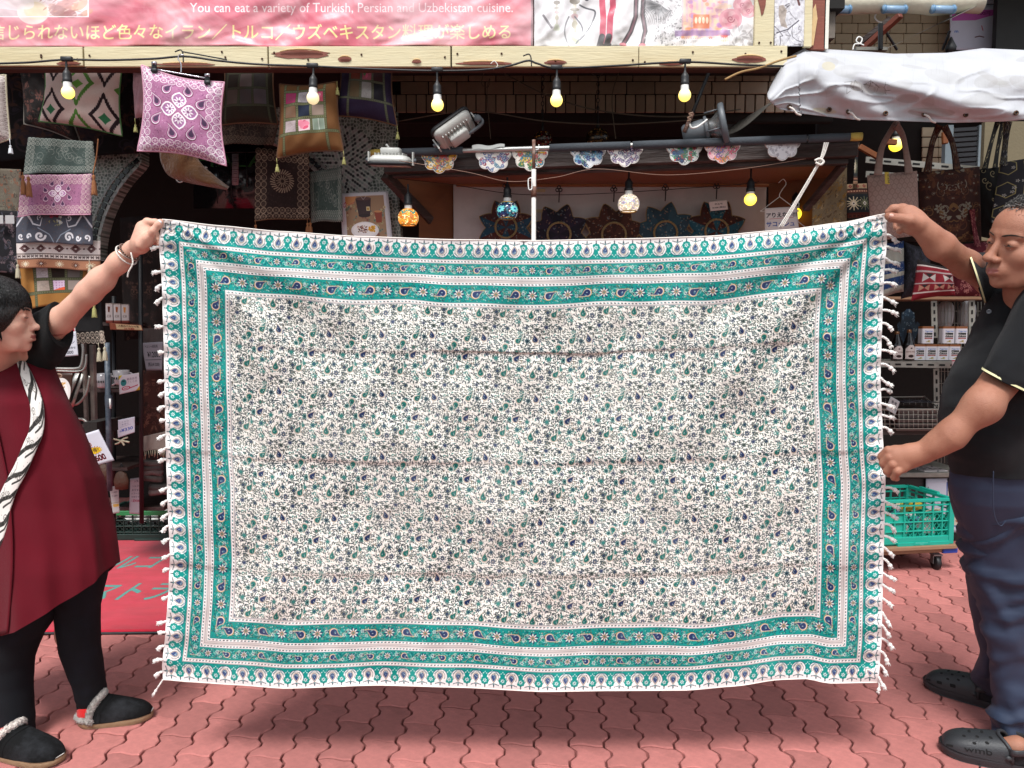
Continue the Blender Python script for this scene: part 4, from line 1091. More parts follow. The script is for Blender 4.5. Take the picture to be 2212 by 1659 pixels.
P1=slipper(G(168,1567),G(331,1548),.098,m_fleece,'')
P2=slipper(G(-8,1622),G(132,1650),.105,m_fleece2,'')
for P_,a_ in((P1,w_a1),(P2,w_a2)):
    hq=P_(.16,0,.035)
    S=Sdf(*bbox_of([hq,a_,P_(.5,0,.03)],.09),.004);S.cap(a_+Vector((0,0,.02)),a_,.036,.036,.01);S.cap(a_,hq+Vector((0,0,.01)),.037,.033,.02);S.cap(hq+Vector((0,0,.01)),P_(.55,0,.045),.034,.026,.02);Vs,Fs=S.mesh(1)
    wo.part('sock',(Vs,Fs),m_sock)
    c_=a_.lerp(P_(.45,0,.05),.35)+Vector((.0,-.030,.0))
    S=Sdf(*bbox_of([c_],.04),.003);S.ell(c_,[.020,.012,.015],.01);Vs,Fs=S.mesh();wo.part('sock_patch',(Vs,Fs),m_yel)
# bracelets
m_bead=M('brown_bead','6a5248',rough=.25,var=.2,bump=0,metal=.3);m_string=M('white_string','e2dcd4',rough=.9,bump=.5,bs=300);m_silver=M('silver_charm','c8c4be',rough=.25,metal=.9,bump=0)
ad=(w_wr-w_elb).normalized()
def ring_pts(c,ax,r1,n=26,ry=1.0):
    u=ax.cross(Vector((0,1,0))).normalized();w=ax.cross(u);return[c+u*math.cos(2*PI*k/n)*r1+w*math.sin(2*PI*k/n)*r1*ry for k in range(n)]
b1=w_elb.lerp(w_wr,.93);gs=[]
for k,p in enumerate(ring_pts(b1,(ad+Vector((.25,0,.35))).normalized(),.030,28,.95)):
    q=lathe([(0,-.0032),(.0026,-.0022),(.0034,0),(.0026,.0022),(0,.0032)],8,p);gs.append(q)
br=Th('bead_bracelet','brown and pearl bead bracelet with white cord round the wrist of the woman','bracelet',b1)
br.part('beads',join(*gs),m_bead)
b2=w_elb.lerp(w_wr,.86);rp=ring_pts(b2,ad,.0335,28,.92);br.part('cord',tube(rp+[rp[0]],.0022,6),m_string)
rp=ring_pts(w_elb.lerp(w_wr,.90),(ad+Vector((.1,0,.5))).normalized(),.033,28,.92);br.part('cord',tube(rp+[rp[0]],.0015,6),m_silver)
e_=W(291,571,2.24)+Vector((0,-.04,0));br.part('cord_end',tube(catmull([e_+Vector((.01,0,.03)),e_+Vector((.016,-.003,0)),e_+Vector((.003,-.003,-.025)),e_+Vector((-.002,0,-.04))],5),.0022,6),m_string)
RAY=True
# ================================================================== the man on the right
m_skinm=skin_mat('tan_skin','a3705a','9a5a50','8a5440');m_lipm=M('brown_pink_lips','9c5f58',rough=.42,var=.05,bump=0)
Hm=Head(W(2223,524,2.04),(-.985,-.16,-.04),(.14,-.22,1),1.06)
n_wr=W(1990,490,2.10);n_fa=W(2030,531,2.12);n_el=W(2088,572,2.17);n_sh=W(2200,640,2.42)
k_wr=W(1994,979,2.05);k_fa=W(2054,940,2.01);k_el=W(2122,874,1.98);k_sh=W(2272,680,2.09)
m_pel=W(2180,1080,2.28);m_chest=W(2200,790,2.24)
m_k1=W(2200,1360,2.36);m_a1=W(2195,1600,2.36);m_k2=W(2170,1330,2.52);m_a2=W(2125,1490,2.66)
S=Sdf(*bbox_of([Hm.c+Vector((0,0,.16)),Hm.c+Vector((.17,-.1,0)),W(1895,440,2.1),W(1895,1040,2.1),m_a1+Vector((.1,-.15,-.1)),m_a2+Vector((-.2,.1,-.1)),k_sh+Vector((.1,0,0)),n_sh+Vector((.1,.1,0))],.06),.0031)
S.cap(m_chest,m_pel,.11,.095,.05);S.ell(W(2170,900,2.22),[.15,.13,.18],.05)
S.cap(n_sh,k_sh,.05,.05,.04);S.cap(m_chest,(n_sh+k_sh)/2,.12,.08,.05)
S.chain([m_pel+Vector((.03,0,-.03)),m_k1,m_a1],[.07,.045,.03],.03);S.chain([m_pel+Vector((-.02,.06,-.03)),m_k2,m_a2],[.07,.045,.03],.03)
for a_,h_,t_ in((m_a1,G(2240,1664),G(2028,1618)),(m_a2,G(2170,1532),G(1996,1478))):S.chain([a_,h_.lerp(t_,.2)+Vector((0,0,.06)),h_.lerp(t_,.6)+Vector((0,0,.045))],[.030,.028,.014],.02)
neckm=W(2235,660,2.14)
S.cap(Hm.p(0,-.02,-.05),neckm,.058*1.05,.068,.03);S.cap(Hm.p(0,-.00,-.08),neckm+Vector((-.03,-.02,-.0)),.046,.06,.02)
S.chain([n_sh,n_sh.lerp(n_el,.55),n_el],[.052,.043,.037],.02)
S.chain([n_el,n_fa,n_fa.lerp(n_wr,.6),n_wr],[.036,.0365,.0268,.0225],.025)
S.chain([k_sh,k_sh.lerp(k_el,.55),k_el],[.050,.050,.043],.02)
S.ell(k_el+Vector((.012,0,-.010)),[.036,.036,.036],.02)
S.chain([k_el,k_fa,k_fa.lerp(k_wr,.55),k_wr],[.040,.0350,.0275,.0240],.03)
sculpt_head(S,Hm,True,1.18)
# raised hand: pinching the corner between thumb and finger
hp=lambda x,y,Y:W(x,y,Y)
S.chain([n_wr,hp(1972,478,2.115),hp(1962,466,2.125)],[.0255,.031,.028],.016,flat=(0,1,0),fs=.80)
S.cap(hp(1968,488,2.10),hp(1960,462,2.13),.020,.018,.014)
S.chain([hp(1964,462,2.13),hp(1950,450,2.14),hp(1930,451,2.15),hp(1919,458,2.155)],[.0165,.0128,.0118,.0100],.006)
S.chain([hp(1968,466,2.16),hp(1950,462,2.19),hp(1930,462,2.195),hp(1924,471,2.18)],[.0150,.0120,.0110,.0095],.004)
S.chain([hp(1970,482,2.14),hp(1954,480,2.175),hp(1938,482,2.165),hp(1936,491,2.14)],[.0150,.0118,.0108,.0092],.004)
S.chain([hp(1970,494,2.12),hp(1957,493,2.145),hp(1944,494,2.135),hp(1943,500,2.115)],[.0140,.0105,.0095,.0085],.004)
S.chain([hp(1984,484,2.09),hp(1966,476,2.082),hp(1944,472,2.085),hp(1926,470,2.09),hp(1918,467,2.10)],[.021,.0150,.0118,.0118,.0095],.008)
# lower hand: back of the hand, fingers closing on the edge
S.chain([k_wr,hp(1965,985,2.06),hp(1940,990,2.07)],[.0265,.031,.029],.018,flat=(0,1,.25),fs=.78)
S.cap(hp(1932,977,2.075),hp(1948,1008,2.06),.019,.018,.014)
F4=(((1935,976),(1919,973),(1905,986),(1907,997),2.085,.0138),((1938,989),(1922,988),(1908,1001),(1912,1011),2.075,.0136),((1943,1001),(1928,1004),(1916,1018),(1921,1025),2.066,.0130),((1951,1011),(1939,1018),(1931,1031),(1937,1034),2.058,.0118))
for(a,b,c_,d,Y,r)in F4:
    S.chain([hp(*a,Y),hp(*b,Y-.008),hp(*c_,Y+.008),hp(*d,Y+.036)],[r*1.0,r*.92,r*.84,r*.70],.002)
S.chain([hp(1968,990,2.09),hp(1945,998,2.135),hp(1925,1003,2.145),hp(1914,1003,2.14)],[.020,.0135,.0115,.009],.006)
V,Fq=S.mesh(1)
L_=Hm.loc(V[Fq[:,0]])
lip=(np.abs(L_[:,0])<.020)&(L_[:,2]<-.0605)&(L_[:,2]>-.0765+.006*np.abs(L_[:,0]/.02))&(L_[:,1]>.0925-.010*(np.abs(L_[:,0])/.02))
ma=Th('person','man in a black polo shirt and navy trousers holding up the cloth','person',Vector(((m_a1.x+m_a2.x)/2,2.5,0)))
ma.part('body',(V,Fq,None,lip.astype(int)),[m_skinm,m_lipm])
m_eye=M('eye_white','cfc6c0',rough=.15,var=.03,bump=0,coat=.6);m_iris=M('dark_iris','1c110c',rough=.12,var=.1,bump=0,coat=.8)
for s in(-1,1):
    e_=Hm.p(s*.0315,.0735,-.0012);r_=.0125*Hm.s
    ey=ma.part('eyeball',lathe([(max(1e-5,r_*math.sin(t)),-r_*math.cos(t))for t in np.linspace(0,PI,11)],16,e_),m_eye)
    d_=(Hm.f*1.0-Hm.u*.10+Hm.r*-.1).normalized();q_=d_.to_track_quat('Z','Y').to_matrix().to_4x4()
    ma.part('iris',lathe([(1e-5,.0010),(.003,.0008),(.0054,.0)],14,e_+d_*(r_*.955),q_),m_iris,parent=ey)
m_hairg=M('greying_hair','2a2725',rough=.5,var=.5,vs=60,bump=.3,spec=.5)
m_hairw=M('grey_hair','8c8884',rough=.5,var=.2,vs=60,bump=.1,spec=.5)
lashes(Hm,M('brow_hair','3a2a22',rough=.7,bump=0),.0009,(-1,1),ma.part,True,.0009,droop=.001)
rr=random.Random(9);g1=[];g2=[]
for k in range(5200):
    a=rr.uniform(0,2*PI);ph=math.acos(rr.uniform(-.35,1))
    x=.0775*math.sin(ph)*math.sin(a);y=-.016+.0950*math.sin(ph)*math.cos(a);z=.036+.0815*math.cos(ph)
    # receding hairline
    lim=.050+.030*math.cos(a*2)*0
    if y>.0:
        hl=.062+.45*(y-.030)-.15*abs(x)if abs(x)<.045 else .036+.8*(y-.01)
        if z<hl:continue
        if z<hl+.012 and rr.random()<.6:continue
    elif z<-.045:continue
    p=Vector((x,y,z));n=Vector((x/.0775,(y+.016)/.095,(z-.036)/.0815)).normalized();t=n.orthogonal().normalized();w_=n.cross(t)
    th=rr.uniform(0,6.28);cr=rr.uniform(.0045,.010);L=rr.uniform(.010,.020);pts=[]
    dirv=(t*math.cos(th)+w_*math.sin(th))
    for i in range(6):
        q=i/5;ang=q*rr.uniform(3,6);pts.append(p+n*(L*q*.55+cr*.4*math.sin(ang))+dirv*(cr*(1-math.cos(ang))*.8+L*q*.5))
    G_=hair_strands([Hm.p(*q)for q in pts],.00085,.0003);(g2 if rr.random()<.22 else g1).append(G_)
hr=ma.part('hair',join(*g1),m_hairg);ma.part('grey_strands',join(*g2),m_hairw,parent=hr)
# thumb nail
m_nail2=M('bare_nail','d0a090',rough=.3,var=.03,bump=0,coat=.3)
nc=hp(1923,468.5,2.088)+Vector((0,-.0112,.0015));nd=(hp(1918,467,2.1)-hp(1944,472,2.1)).normalized();ns_=nd.cross(Vector((0,1,0))).normalized()
ma.part('thumb_nail',sheet(lambda u,v:nc+nd*(.0075-.014*v)+ns_*(.006*(2*u-1)*math.sqrt(max(.1,1-(max(0,.4-v)/.5)**2)))+Vector((0,.0030*(2*u-1)**2,0)),8,8,thick=.001),m_nail2)
# polo shirt
m_polo=M('black_pique','121316',rough=.85,var=.12,vs=7,bump=.4,bs=1100,sheen=.06,spec=.25);m_pipe=M('cream_piping','e6e0b0',rough=.85,var=.04,bump=.3,bs=500);m_dkred=M('maroon_edge','2c1618',rough=.9,bump=.2)
pol=[(606,2186,2310,2.19,.075),(618,2164,2318,2.19,.10),(632,2146,2324,2.20,.125),(650,2134,2328,2.22,.145),(669,2124,2332,2.22,.155),(721,2097,2336,2.22,.175),(766,2074,2338,2.22,.185),(808,2050,2340,2.21,.19),(838,2036,2342,2.21,.19),(868,2029,2342,2.21,.19),(896,2026,2342,2.22,.19),(925,2028,2340,2.22,.185),(960,2039,2336,2.23,.18),(984,2048,2334,2.24,.178),(1006,2052,2334,2.245,.175),(1016,2055,2332,2.245,.172),(1017,2064,2320,2.245,.15)]
def body_loft(tab,n,K,shape):
    P=[];
    for(y,xl,xr,Y,dp)in tab:A,B=W(xl,y,Y),W(xr,y,Y);P.append(((A+B)/2,(B-A)/2,rayd((A+B)/2,dp)))
    Q=[]
    for i in range(len(P)-1):
        for k in range(K):Q.append(tuple(P[i][m].lerp(P[i+1][m],k/K)for m in range(3)))
    Q.append(P[-1]);return loft(Q,n,shape)
def pol_sh(t,a):
    s_=math.sin(a)
    return 1+.016*math.sin(a*3+t*11)*(t>.2)+.014*math.sin(a*5-t*26)*max(0,s_)*(t>.15)+.020*math.exp(-((t-.62-.10*math.cos(a))/.03)**2)*max(0,s_)-.02*math.exp(-((t-.70-.08*math.cos(a))/.03)**2)*max(0,s_)
gV,gF=body_loft(pol,90,5,pol_sh)
gV=np.array([tuple(v)for v in gV]);gV=cloth_noise(gV,vnorm(gV,np.array(gF)),.007,8,16,(1,1,1.1));gV=cloth_noise(gV,vnorm(gV,np.array(gF)),.0025,9,50)
shirt=ma.part('polo_shirt',(gV,gF),m_polo)
def sleeve_ring(sec,off,w_,mat,par):
    (ax,ay,bx,by,Y,dp,dx,dy)=sec;A,B=W(ax,ay,Y),W(bx,by,Y);c_=(A+B)/2;r_=(A-B)/2;ax_=(W(ax+dx,ay+dy,Y)-A).normalized()
    gs=loft([(c_+ax_*off,r_*1.035,rayd(c_,dp*1.035)),(c_+ax_*(off+w_),r_*1.035,rayd(c_,dp*1.035))],44);return ma.part('piping',gs,mat,parent=par)
sl2=ma.part('shirt_sleeve',limb_sleeve([(2205,610,2330,625,2.11,.12),(2192,650,2335,670,2.08,.13),(2166,712,2310,745,2.05,.12),(2140,760,2282,808,2.01,.088),(2126,788,2262,845,2.0,.080),(2121,800,2250,862,2.0,.075),(2127,801,2246,858,2.0,.070),(2138,780,2255,835,2.0,.064)],folds=.035,seed=5,n=60),m_polo)
sleeve_ring((2121,800,2250,862,2.0,.075,24,-50),.003,.0055,m_pipe,sl2)
sl1=ma.part('shirt_sleeve',limb_sleeve([(2250,590,2235,700,2.42,.10),(2200,572,2190,690,2.37,.105),(2150,546,2152,668,2.26,.100),(2108,546,2132,656,2.20,.092),(2090,550,2124,652,2.17,.088),(2095,557,2126,644,2.17,.078),(2116,566,2136,640,2.19,.060)],folds=.02,seed=6,n=60),m_polo)
sleeve_ring((2091,549,2125,653,2.172,.090,20,-5),.001,.005,m_pipe,sl1)
# collar, placket, button
ctop=[W(2246,628,2.13)+Vector((.072*math.cos(a),.066*math.sin(a),.012*math.cos(a)-.004))for a in np.linspace(0,2*PI,33)]
cbot=[p+Vector((.020*math.cos(a),.020*math.sin(a),-.036))for p,a in zip(ctop,np.linspace(0,2*PI,33))]
V_=[tuple(p)for p in ctop]+[tuple(p)for p in cbot];ma.part('collar',(V_,[(i,i+1,33+i+1,33+i)for i in range(32)]),m_polo)
ma.part('collar_piping',tube([p+Vector((0,-.002,0))for p in cbot],.0022,5),m_pipe)
bt=W(2136,673,2.075)
ma.part('button',lathe([(0,0),(.0050,0),(.0062,.0012),(.0062,.0022),(.0046,.0016),(1e-4,.0016)],14,bt,Matrix.Rotation(R(100),4,'X')@Matrix.Rotation(R(-30),4,'Y')),M('dark_button','3a3c42',rough=.25,coat=.5,bump=0))
# trousers
m_navy=M('navy_cotton','263248',rough=.62,var=.14,vs=6,bump=.25,bs=900,sheen=.04,spec=.4)
tw=[(990,2056,2330,2.25,.165),(1010,2053,2332,2.26,.175),(1040,2051,2332,2.27,.18),(1072,2056,2328,2.28,.178),(1120,2070,2316,2.30,.155),(1170,2092,2296,2.31,.12),(1200,2120,2270,2.31,.08)]
def tr_sh(seed,amp):
    r=random.Random(seed);ph=[r.uniform(0,6)for _ in range(8)]
    def f(t,a):
        w=.4+.6*t;return 1+amp*w*(.6*math.sin(a*2+t*14+ph[0])+.55*math.sin(a*3-t*23+ph[1])+.4*math.sin(a*5+t*34+ph[2])*max(0,math.sin(a+.5))+.45*math.sin(t*46+a*1.5+ph[3])*t*t)
    return f
leg1=[(1030,2098,2330,2.27,.165),(1100,2096,2332,2.29,.165),(1180,2098,2326,2.32,.15),(1275,2104,2318,2.34,.14),(1381,2123,2300,2.36,.125),(1452,2143,2288,2.37,.11),(1534,2141,2276,2.37,.105),(1572,2136,2268,2.37,.10),(1600,2146,2262,2.37,.095),(1622,2168,2262,2.37,.088),(1628,2175,2256,2.37,.07)]
leg2=[(1035,2053,2262,2.29,.155),(1072,2056,2256,2.31,.155),(1138,2064,2248,2.34,.15),(1207,2072,2240,2.38,.145),(1275,2086,2226,2.43,.13),(1329,2103,2218,2.47,.12),(1398,2112,2206,2.53,.105),(1440,2102,2196,2.58,.10),(1462,2098,2186,2.62,.09),(1482,2106,2182,2.65,.08),(1500,2122,2180,2.66,.072),(1508,2130,2172,2.66,.06)]
trs=ma.part('trousers',body_loft(tw,90,8,lambda t,a:1+.012*math.sin(a*9+t*2)*(1-t)+.01*math.sin(a*4+t*8)),m_navy)
def crumple(g,amp,seed,fr,ax):
    V_=np.array([tuple(v)for v in g[0]]);return(cloth_noise(V_,vnorm(V_,np.array(g[1])),amp,seed,fr,ax),g[1])
def creases(g,seed,amp=.012,n=7):
    V_=np.array([tuple(v)for v in g[0]]);N_=vnorm(V_,np.array(g[1]));r=np.random.default_rng(seed);lo,hi=V_.min(0),V_.max(0)
    for _ in range(n):
        c_=lo+(hi-lo)*r.uniform(0,1,3);d=np.array([r.uniform(.4,1)*r.choice([-1,1]),0,r.uniform(-.7,.7)]);d/=np.linalg.norm(d);q=V_-c_;al=q@d;pe=np.abs(q@np.array([-d[2],0,d[0]])+.06*al*al/.1)
        V_=V_+N_*(amp*r.uniform(.5,1)*(np.exp(-(pe/.012)**2)-.6*np.exp(-((pe-.03)/.018)**2))*np.exp(-(al/.12)**2))[:,None]
    return(V_,g[1])
ma.part('trouser_leg',creases(crumple(body_loft(leg2,72,8,tr_sh(3,.09)),.007,2,16,(1,1,1.3)),3,.012,14),m_navy,parent=trs)
ma.part('trouser_leg',creases(crumple(body_loft(leg1,80,9,tr_sh(5,.08)),.009,4,14,(1,1,1.2)),7,.014,26),m_navy,parent=trs)
pk=[W(x,y,Y)for x,y,Y in((2146,1018,2.092),(2145,1060,2.098),(2146,1100,2.108),(2152,1125,2.118),(2162,1136,2.125),(2172,1126,2.122))]
ma.part('pocket_edge',tube(catmull(pk,6),.0016,6),m_navy,parent=trs)
# clogs
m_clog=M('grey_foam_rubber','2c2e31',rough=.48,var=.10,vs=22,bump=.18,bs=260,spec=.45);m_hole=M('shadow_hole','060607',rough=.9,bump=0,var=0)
def clog(heel,toe,wdt,name_txt=None,nearside=1):
    heel=Vector(heel);toe=Vector(toe);d=toe-heel;L=d.length;d.normalize();s=Vector((-d.y,d.x,0));Z=Vector((0,0,1));P=lambda t,u,z:heel+d*(L*t)+s*(wdt*u)+Z*z
    def half(t):return .5*(.86*min(1,math.sqrt(max(0,t)/.10))if t<.10 else .86+.16*math.sin((t-.10)/.62*PI/2)if t<.72 else 1.02*math.sqrt(max(0,1-((t-.72)/.285)**2.3)))
    ts=(1-np.cos(np.linspace(0,PI,24)))/2;ring=[(t,half(t))for t in ts]+[(t,-half(t))for t in ts[::-1][1:-1]];n=len(ring);V=[]
    prof=((.000,.95),(.006,1.0),(.020,1.02),(.024,1.035),(.028,1.0))
    for z,k in prof:
        for t,h in ring:V.append(P(.5+(t-.5)*(1+(k-1)*.6),h*k,z+(.010*max(0,t-.75)/.25 if z<.02 else .006*max(0,t-.75)/.25)))
    F=[(j*n+i,j*n+(i+1)%n,(j+1)*n+(i+1)%n,(j+1)*n+i)for j in range(len(prof)-1)for i in range(n)]+[tuple(range(n)),tuple((len(prof)-1)*n+i for i in range(n))[::-1]]
    ma.part('sole',(V,F),m_clog)
    def H(t):return .088-.030*max(0,(t-.42)/.58)**1.4
    def up(u,v,off=0.0):
        a=PI*u;t=.40+.585*v;h=half(t)*.99;side=t-(1-v)*.13*abs(math.cos(a))**1.5
        hh=(H(t)-.026)*math.sqrt(max(0,1-max(0,(v-.62)/.38)**2.6))
        c_=P(side,h*math.copysign(abs(math.cos(a))**.75,math.cos(a)),.027+hh*math.sin(a)**.62)
        if off:c_=c_+(c_-P(side,0,.03)).normalized()*off
        return c_
    u_=ma.part('clog_upper',sheet(up,32,30,thick=.004,thickdir=(0,0,-1)),m_clog)
    # heel wall
    def hw(u,v):
        a=-PI/2+PI*u;t=.33*(1-math.cos(a*1.0))*1.0
        t=.30*(1-math.cos(a)**.8)if math.cos(a)>0 else .30;h=half(max(.004,t))*.97*math.sin(a)/max(.15,abs(math.sin(a)))*min(1,abs(math.sin(a))*1.0+.0)
        return P(t,(half(.16)*math.sin(a))*1.0 if abs(math.sin(a))<.8 else half(.2)*math.sin(a),.026+.028*(1-v)+.012*abs(math.sin(a))*(1-v))
    ma.part('heel_wall',sheet(hw,26,6,thick=.004,thickdir=(0,0,.0001)),m_clog,parent=u_)
    rim=[up(k/24,0)+Z*.003 for k in range(25)];ma.part('collar_rim',tube(rim,.0055,8),m_clog,parent=u_)
    # strap round the heel and its rivets
    sp=[up(.03,.03,.004),P(.30,-half(.3)*1.08,.066),P(.14,-half(.15)*1.10,.072),P(-.015,0,.076),P(.14,half(.15)*1.10,.072),P(.30,half(.3)*1.08,.066),up(.97,.03,.004)]
    cp_=catmull(sp,6);mid=P(.3,0,.05)
    def stp(u,v):
        t=u*(len(cp_)-1);i=min(int(t),len(cp_)-2);q=cp_[i].lerp(cp_[i+1],t-i);o_=q-mid;o_.z=0;o_.normalize();a_=2*PI*v;return q+o_*.0035*math.cos(a_)+Z*.010*math.sin(a_)
    ma.part('heel_strap',sheet(stp,36,10),m_clog)
    for uu in(.04,.96):
        q=up(uu,.05,.006);nrm=(q-P(.35,0,.03));nrm.z=0;m4=nrm.normalized().to_track_quat('Z','Y').to_matrix().to_4x4()
        ma.part('rivet',lathe([(1e-4,.004),(.006,.0035),(.0085,0)],12,q,m4),m_clog,parent=u_)
    # round vent holes on top and slots along the welt
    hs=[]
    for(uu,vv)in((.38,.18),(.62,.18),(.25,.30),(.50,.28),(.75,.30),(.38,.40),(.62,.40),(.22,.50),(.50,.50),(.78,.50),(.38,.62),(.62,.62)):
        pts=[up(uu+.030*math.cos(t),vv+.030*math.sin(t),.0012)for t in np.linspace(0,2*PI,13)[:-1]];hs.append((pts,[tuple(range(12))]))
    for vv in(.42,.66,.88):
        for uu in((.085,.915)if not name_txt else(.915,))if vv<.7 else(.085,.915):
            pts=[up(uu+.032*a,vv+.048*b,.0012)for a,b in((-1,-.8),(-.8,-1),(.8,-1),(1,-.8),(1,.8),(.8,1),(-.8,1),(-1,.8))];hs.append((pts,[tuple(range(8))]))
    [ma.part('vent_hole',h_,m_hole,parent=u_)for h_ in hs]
    if name_txt:
        T=text_tris(name_txt)[0].reshape(-1,2);x=(T[:,0]-T[:,0].mean())/T[:,0].max();y=T[:,1]
        fs=[];Vv=[up(.80+(-.11)*(-yy_)+.02 if False else(1-(.065+.10*yy_))if nearside>0 else .04+.13*yy_,.42-.40*xx_,.0022)for xx_,yy_ in zip(x,y)]
        fs=[(3*i,3*i+1,3*i+2)for i in range(len(Vv)//3)];ma.part('lettering',(Vv,fs),m_hole,parent=u_)
clog(G(2170,1532),G(1996,1478),.108,None)
clog(G(2240,1664),G(2028,1618),.112,'wmb',-1)
# ================================================================== the shop front: shell
m_dark=M('shade_dark_interior','1b1613',rough=.95,var=.3,vs=4,bump=.3);m_ceil=M('shade_dark_ceiling','1a1816',rough=.95,var=.2)  # the shop's inner shade is put into these near-black colours
def wbox(x0,y0,x1,y1,Y,d,ch=0):
    a=W(x0,y0,Y);b=W(x1,y1,Y);return box(((a.x+b.x)/2,Y+d/2,(a.z+b.z)/2),(abs(b.x-a.x),d,abs(b.z-a.z)),ch=ch)
ZT=W(1100,146,3.5).z
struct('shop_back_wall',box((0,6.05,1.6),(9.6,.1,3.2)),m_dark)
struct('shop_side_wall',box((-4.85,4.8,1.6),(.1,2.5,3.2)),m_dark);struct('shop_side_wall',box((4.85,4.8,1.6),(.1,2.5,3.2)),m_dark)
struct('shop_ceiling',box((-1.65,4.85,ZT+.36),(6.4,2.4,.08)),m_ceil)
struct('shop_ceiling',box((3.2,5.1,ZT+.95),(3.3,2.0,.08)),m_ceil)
m_facade=M('building_render','6a625a',rough=.9,var=.15,vs=3,bump=.3)
struct('building_facade',box((-1.75,3.74,ZT+1.35),(6.55,.1,2.3)),m_facade)
struct('building_facade',box((4.1,6.0,ZT+1.6),(3.2,.1,2.0)),m_facade)
# tiled wall at the back of the opening
m_tile=M('brown_glazed_tile','a58b74',rough=.45,var=.12,vs=6,bump=.1,objvar=.16,dirt='5f4e40');m_grout=M('dark_grout','15110e',rough=.95,var=.2)
tw_=bpy.data.objects.new('tiled_wall',None);C.objects.link(tw_);tag(tw_,kind='structure')
o=link('mortar_bed',wbox(800,120,1800,262,4.62,.06),m_grout);o.parent=tw_
def tile_row(parent,x0,x1,y0,y1,n,Y,mt,gap=2.0,name='tile',skip=()):
    me=None
    for i in range(n):
        if i in skip:continue
        xa,xb=x0+(x1-x0)*i/n+gap/2,x0+(x1-x0)*(i+1)/n-gap/2;a=W(xa,y0,Y);b=W(xb,y1,Y);c_=Vector(((a.x+b.x)/2,Y-.006,(a.z+b.z)/2))
        if me is None:me=mesh(name,box((0,0,0),(b.x-a.x,.012,a.z-b.z),ch=.003),mt,smooth=False)
        o=bpy.data.objects.new(name,me);C.objects.link(o);o.parent=parent;o.location=c_;o.rotation_euler=(random.uniform(-.004,.004),random.uniform(-.004,.004),random.uniform(-.006,.006))
tile_row(tw_,835,1780,146,176,16,4.6,m_tile);tile_row(tw_,865,1780,178,204,15,4.6,m_tile);tile_row(tw_,835,1780,206,244,44,4.6,m_tile)
# beige tiles up right
m_tileb=M('beige_tile','b5a488',rough=.55,var=.10,vs=8,bump=.1,objvar=.10,dirt='857a64')
tb_=bpy.data.objects.new('beige_tiled_wall',None);C.objects.link(tb_);tag(tb_,kind='structure')
o=link('mortar_bed',wbox(1780,-120,2300,520,5.02,.06),m_grout);o.parent=tb_
for r_ in range(5):tile_row(tb_,1782-(16 if r_%2 else 0),2060,8+r_*22,29+r_*22,8,5.0,m_tileb,1.6)
for r_ in range(5):tile_row(tb_,1990,2060,276+r_*22,296+r_*22,2,5.0,m_tileb,1.6)
# ---- banners
random.seed(21);c=Cv(2360,330,'c86474');K=2
for k in range(70):c.ell(rnd(0,2360),rnd(0,330),rnd(60,260),rnd(20,60),random.choice(['e0949c','d87a86','c65a6c','eab0b4','d88a80','c45a70']),rnd(-.5,.5),.20)
c.rect(0,0,434,204,'d9d2d4');ox=40
for(x,y,rx,ry,col,rot)in((60,185,150,16,'9c9498',.1),(190,180,70,55,'f2ead8',0),(200,176,52,38,'e2d2a8',.2),(110,120,90,40,'ece6e4',.4),(330,160,60,34,'a85a44',-.5),(300,180,44,26,'7a4434',.3),(390,150,40,22,'d8a878',-.6),(250,110,80,30,'f0ecec',.1),(420,185,30,12,'b87a4a',-.4),(350,190,28,18,'8a3a34',.2)):c.ell(x+ox-30,y,rx,ry,col,rot,.75)
for k in range(40):c.leaf(rnd(230,420),rnd(120,198),rnd(12,30),rnd(3,8),rnd(-.8,.2),random.choice(['8a4a3a','c08a5a','e6d8c8','6a3a30','c8a0a0']),.6)
c.rect(434,96,440,204,'f6eef0');c.rect(0,200,440,204,'f6eef0')
yb=116*2+0
c.text('You can eat a variety of Turkish, Persian and Uzbekistan cuisine.',876,60*2+62,58,'f2dcdc',sx=.925,bold=.2)
c.text('信じられないほど色々なイラン／トルコ／ウズベキスタン料理が楽しめる',10,60*2+174,71,'eedf96',sx=.965,bold=1.3)
c.rect(2350,0,2360,330,'3a2a2a')
m_ban=TM('faded_vinyl_print',c.image('cuisine_banner'),rough=.42,bump=.1,weave=200,spec=.45,fade=.78,fadecol='ecc8cc',coat=.12)
bz1=smooth_noise(31,16,1,9);bz2=smooth_noise(33,12,.5,3);bz3=smooth_noise(35,16,4,20)
def banner_pt(x0,x1,y0,y1,Y,sd):
    def f(u,v):
        x=x0+(x1-x0)*u;y=y0+(y1-y0)*v
        d=.020*bz2(u*2.2+sd,v*.6)+.010*bz1(u*1.5+sd,v*.5+u)*1.4+.0035*abs(bz3(u*1.1+sd,v*.4-u*1.5))
        d+=.010*math.sin(v*PI*3+u*21+2*bz1(u*2,v))*v*v
        y+=(1.5*math.sin(u*38+sd)+1.5*math.sin(u*13))*v**6
        return W(x,y,Y-.012-d*.85)
    return f
b_=Th('shop_banner','faded pink vinyl banner with English and yellow Japanese lettering above the stall','banner',W(570,100,3.5))
b_.part('vinyl_sheet',sheet(banner_pt(-28,1152,-65,100,3.5,0),420,40,thick=.002),m_ban)
random.seed(22);c=Cv(960,330,'dcd8d8')
for k in range(16):c.ell(rnd(0,560),rnd(0,330),rnd(40,140),rnd(20,60),random.choice(['eae6e8','d2ced0']),rnd(-.6,.6),.35)
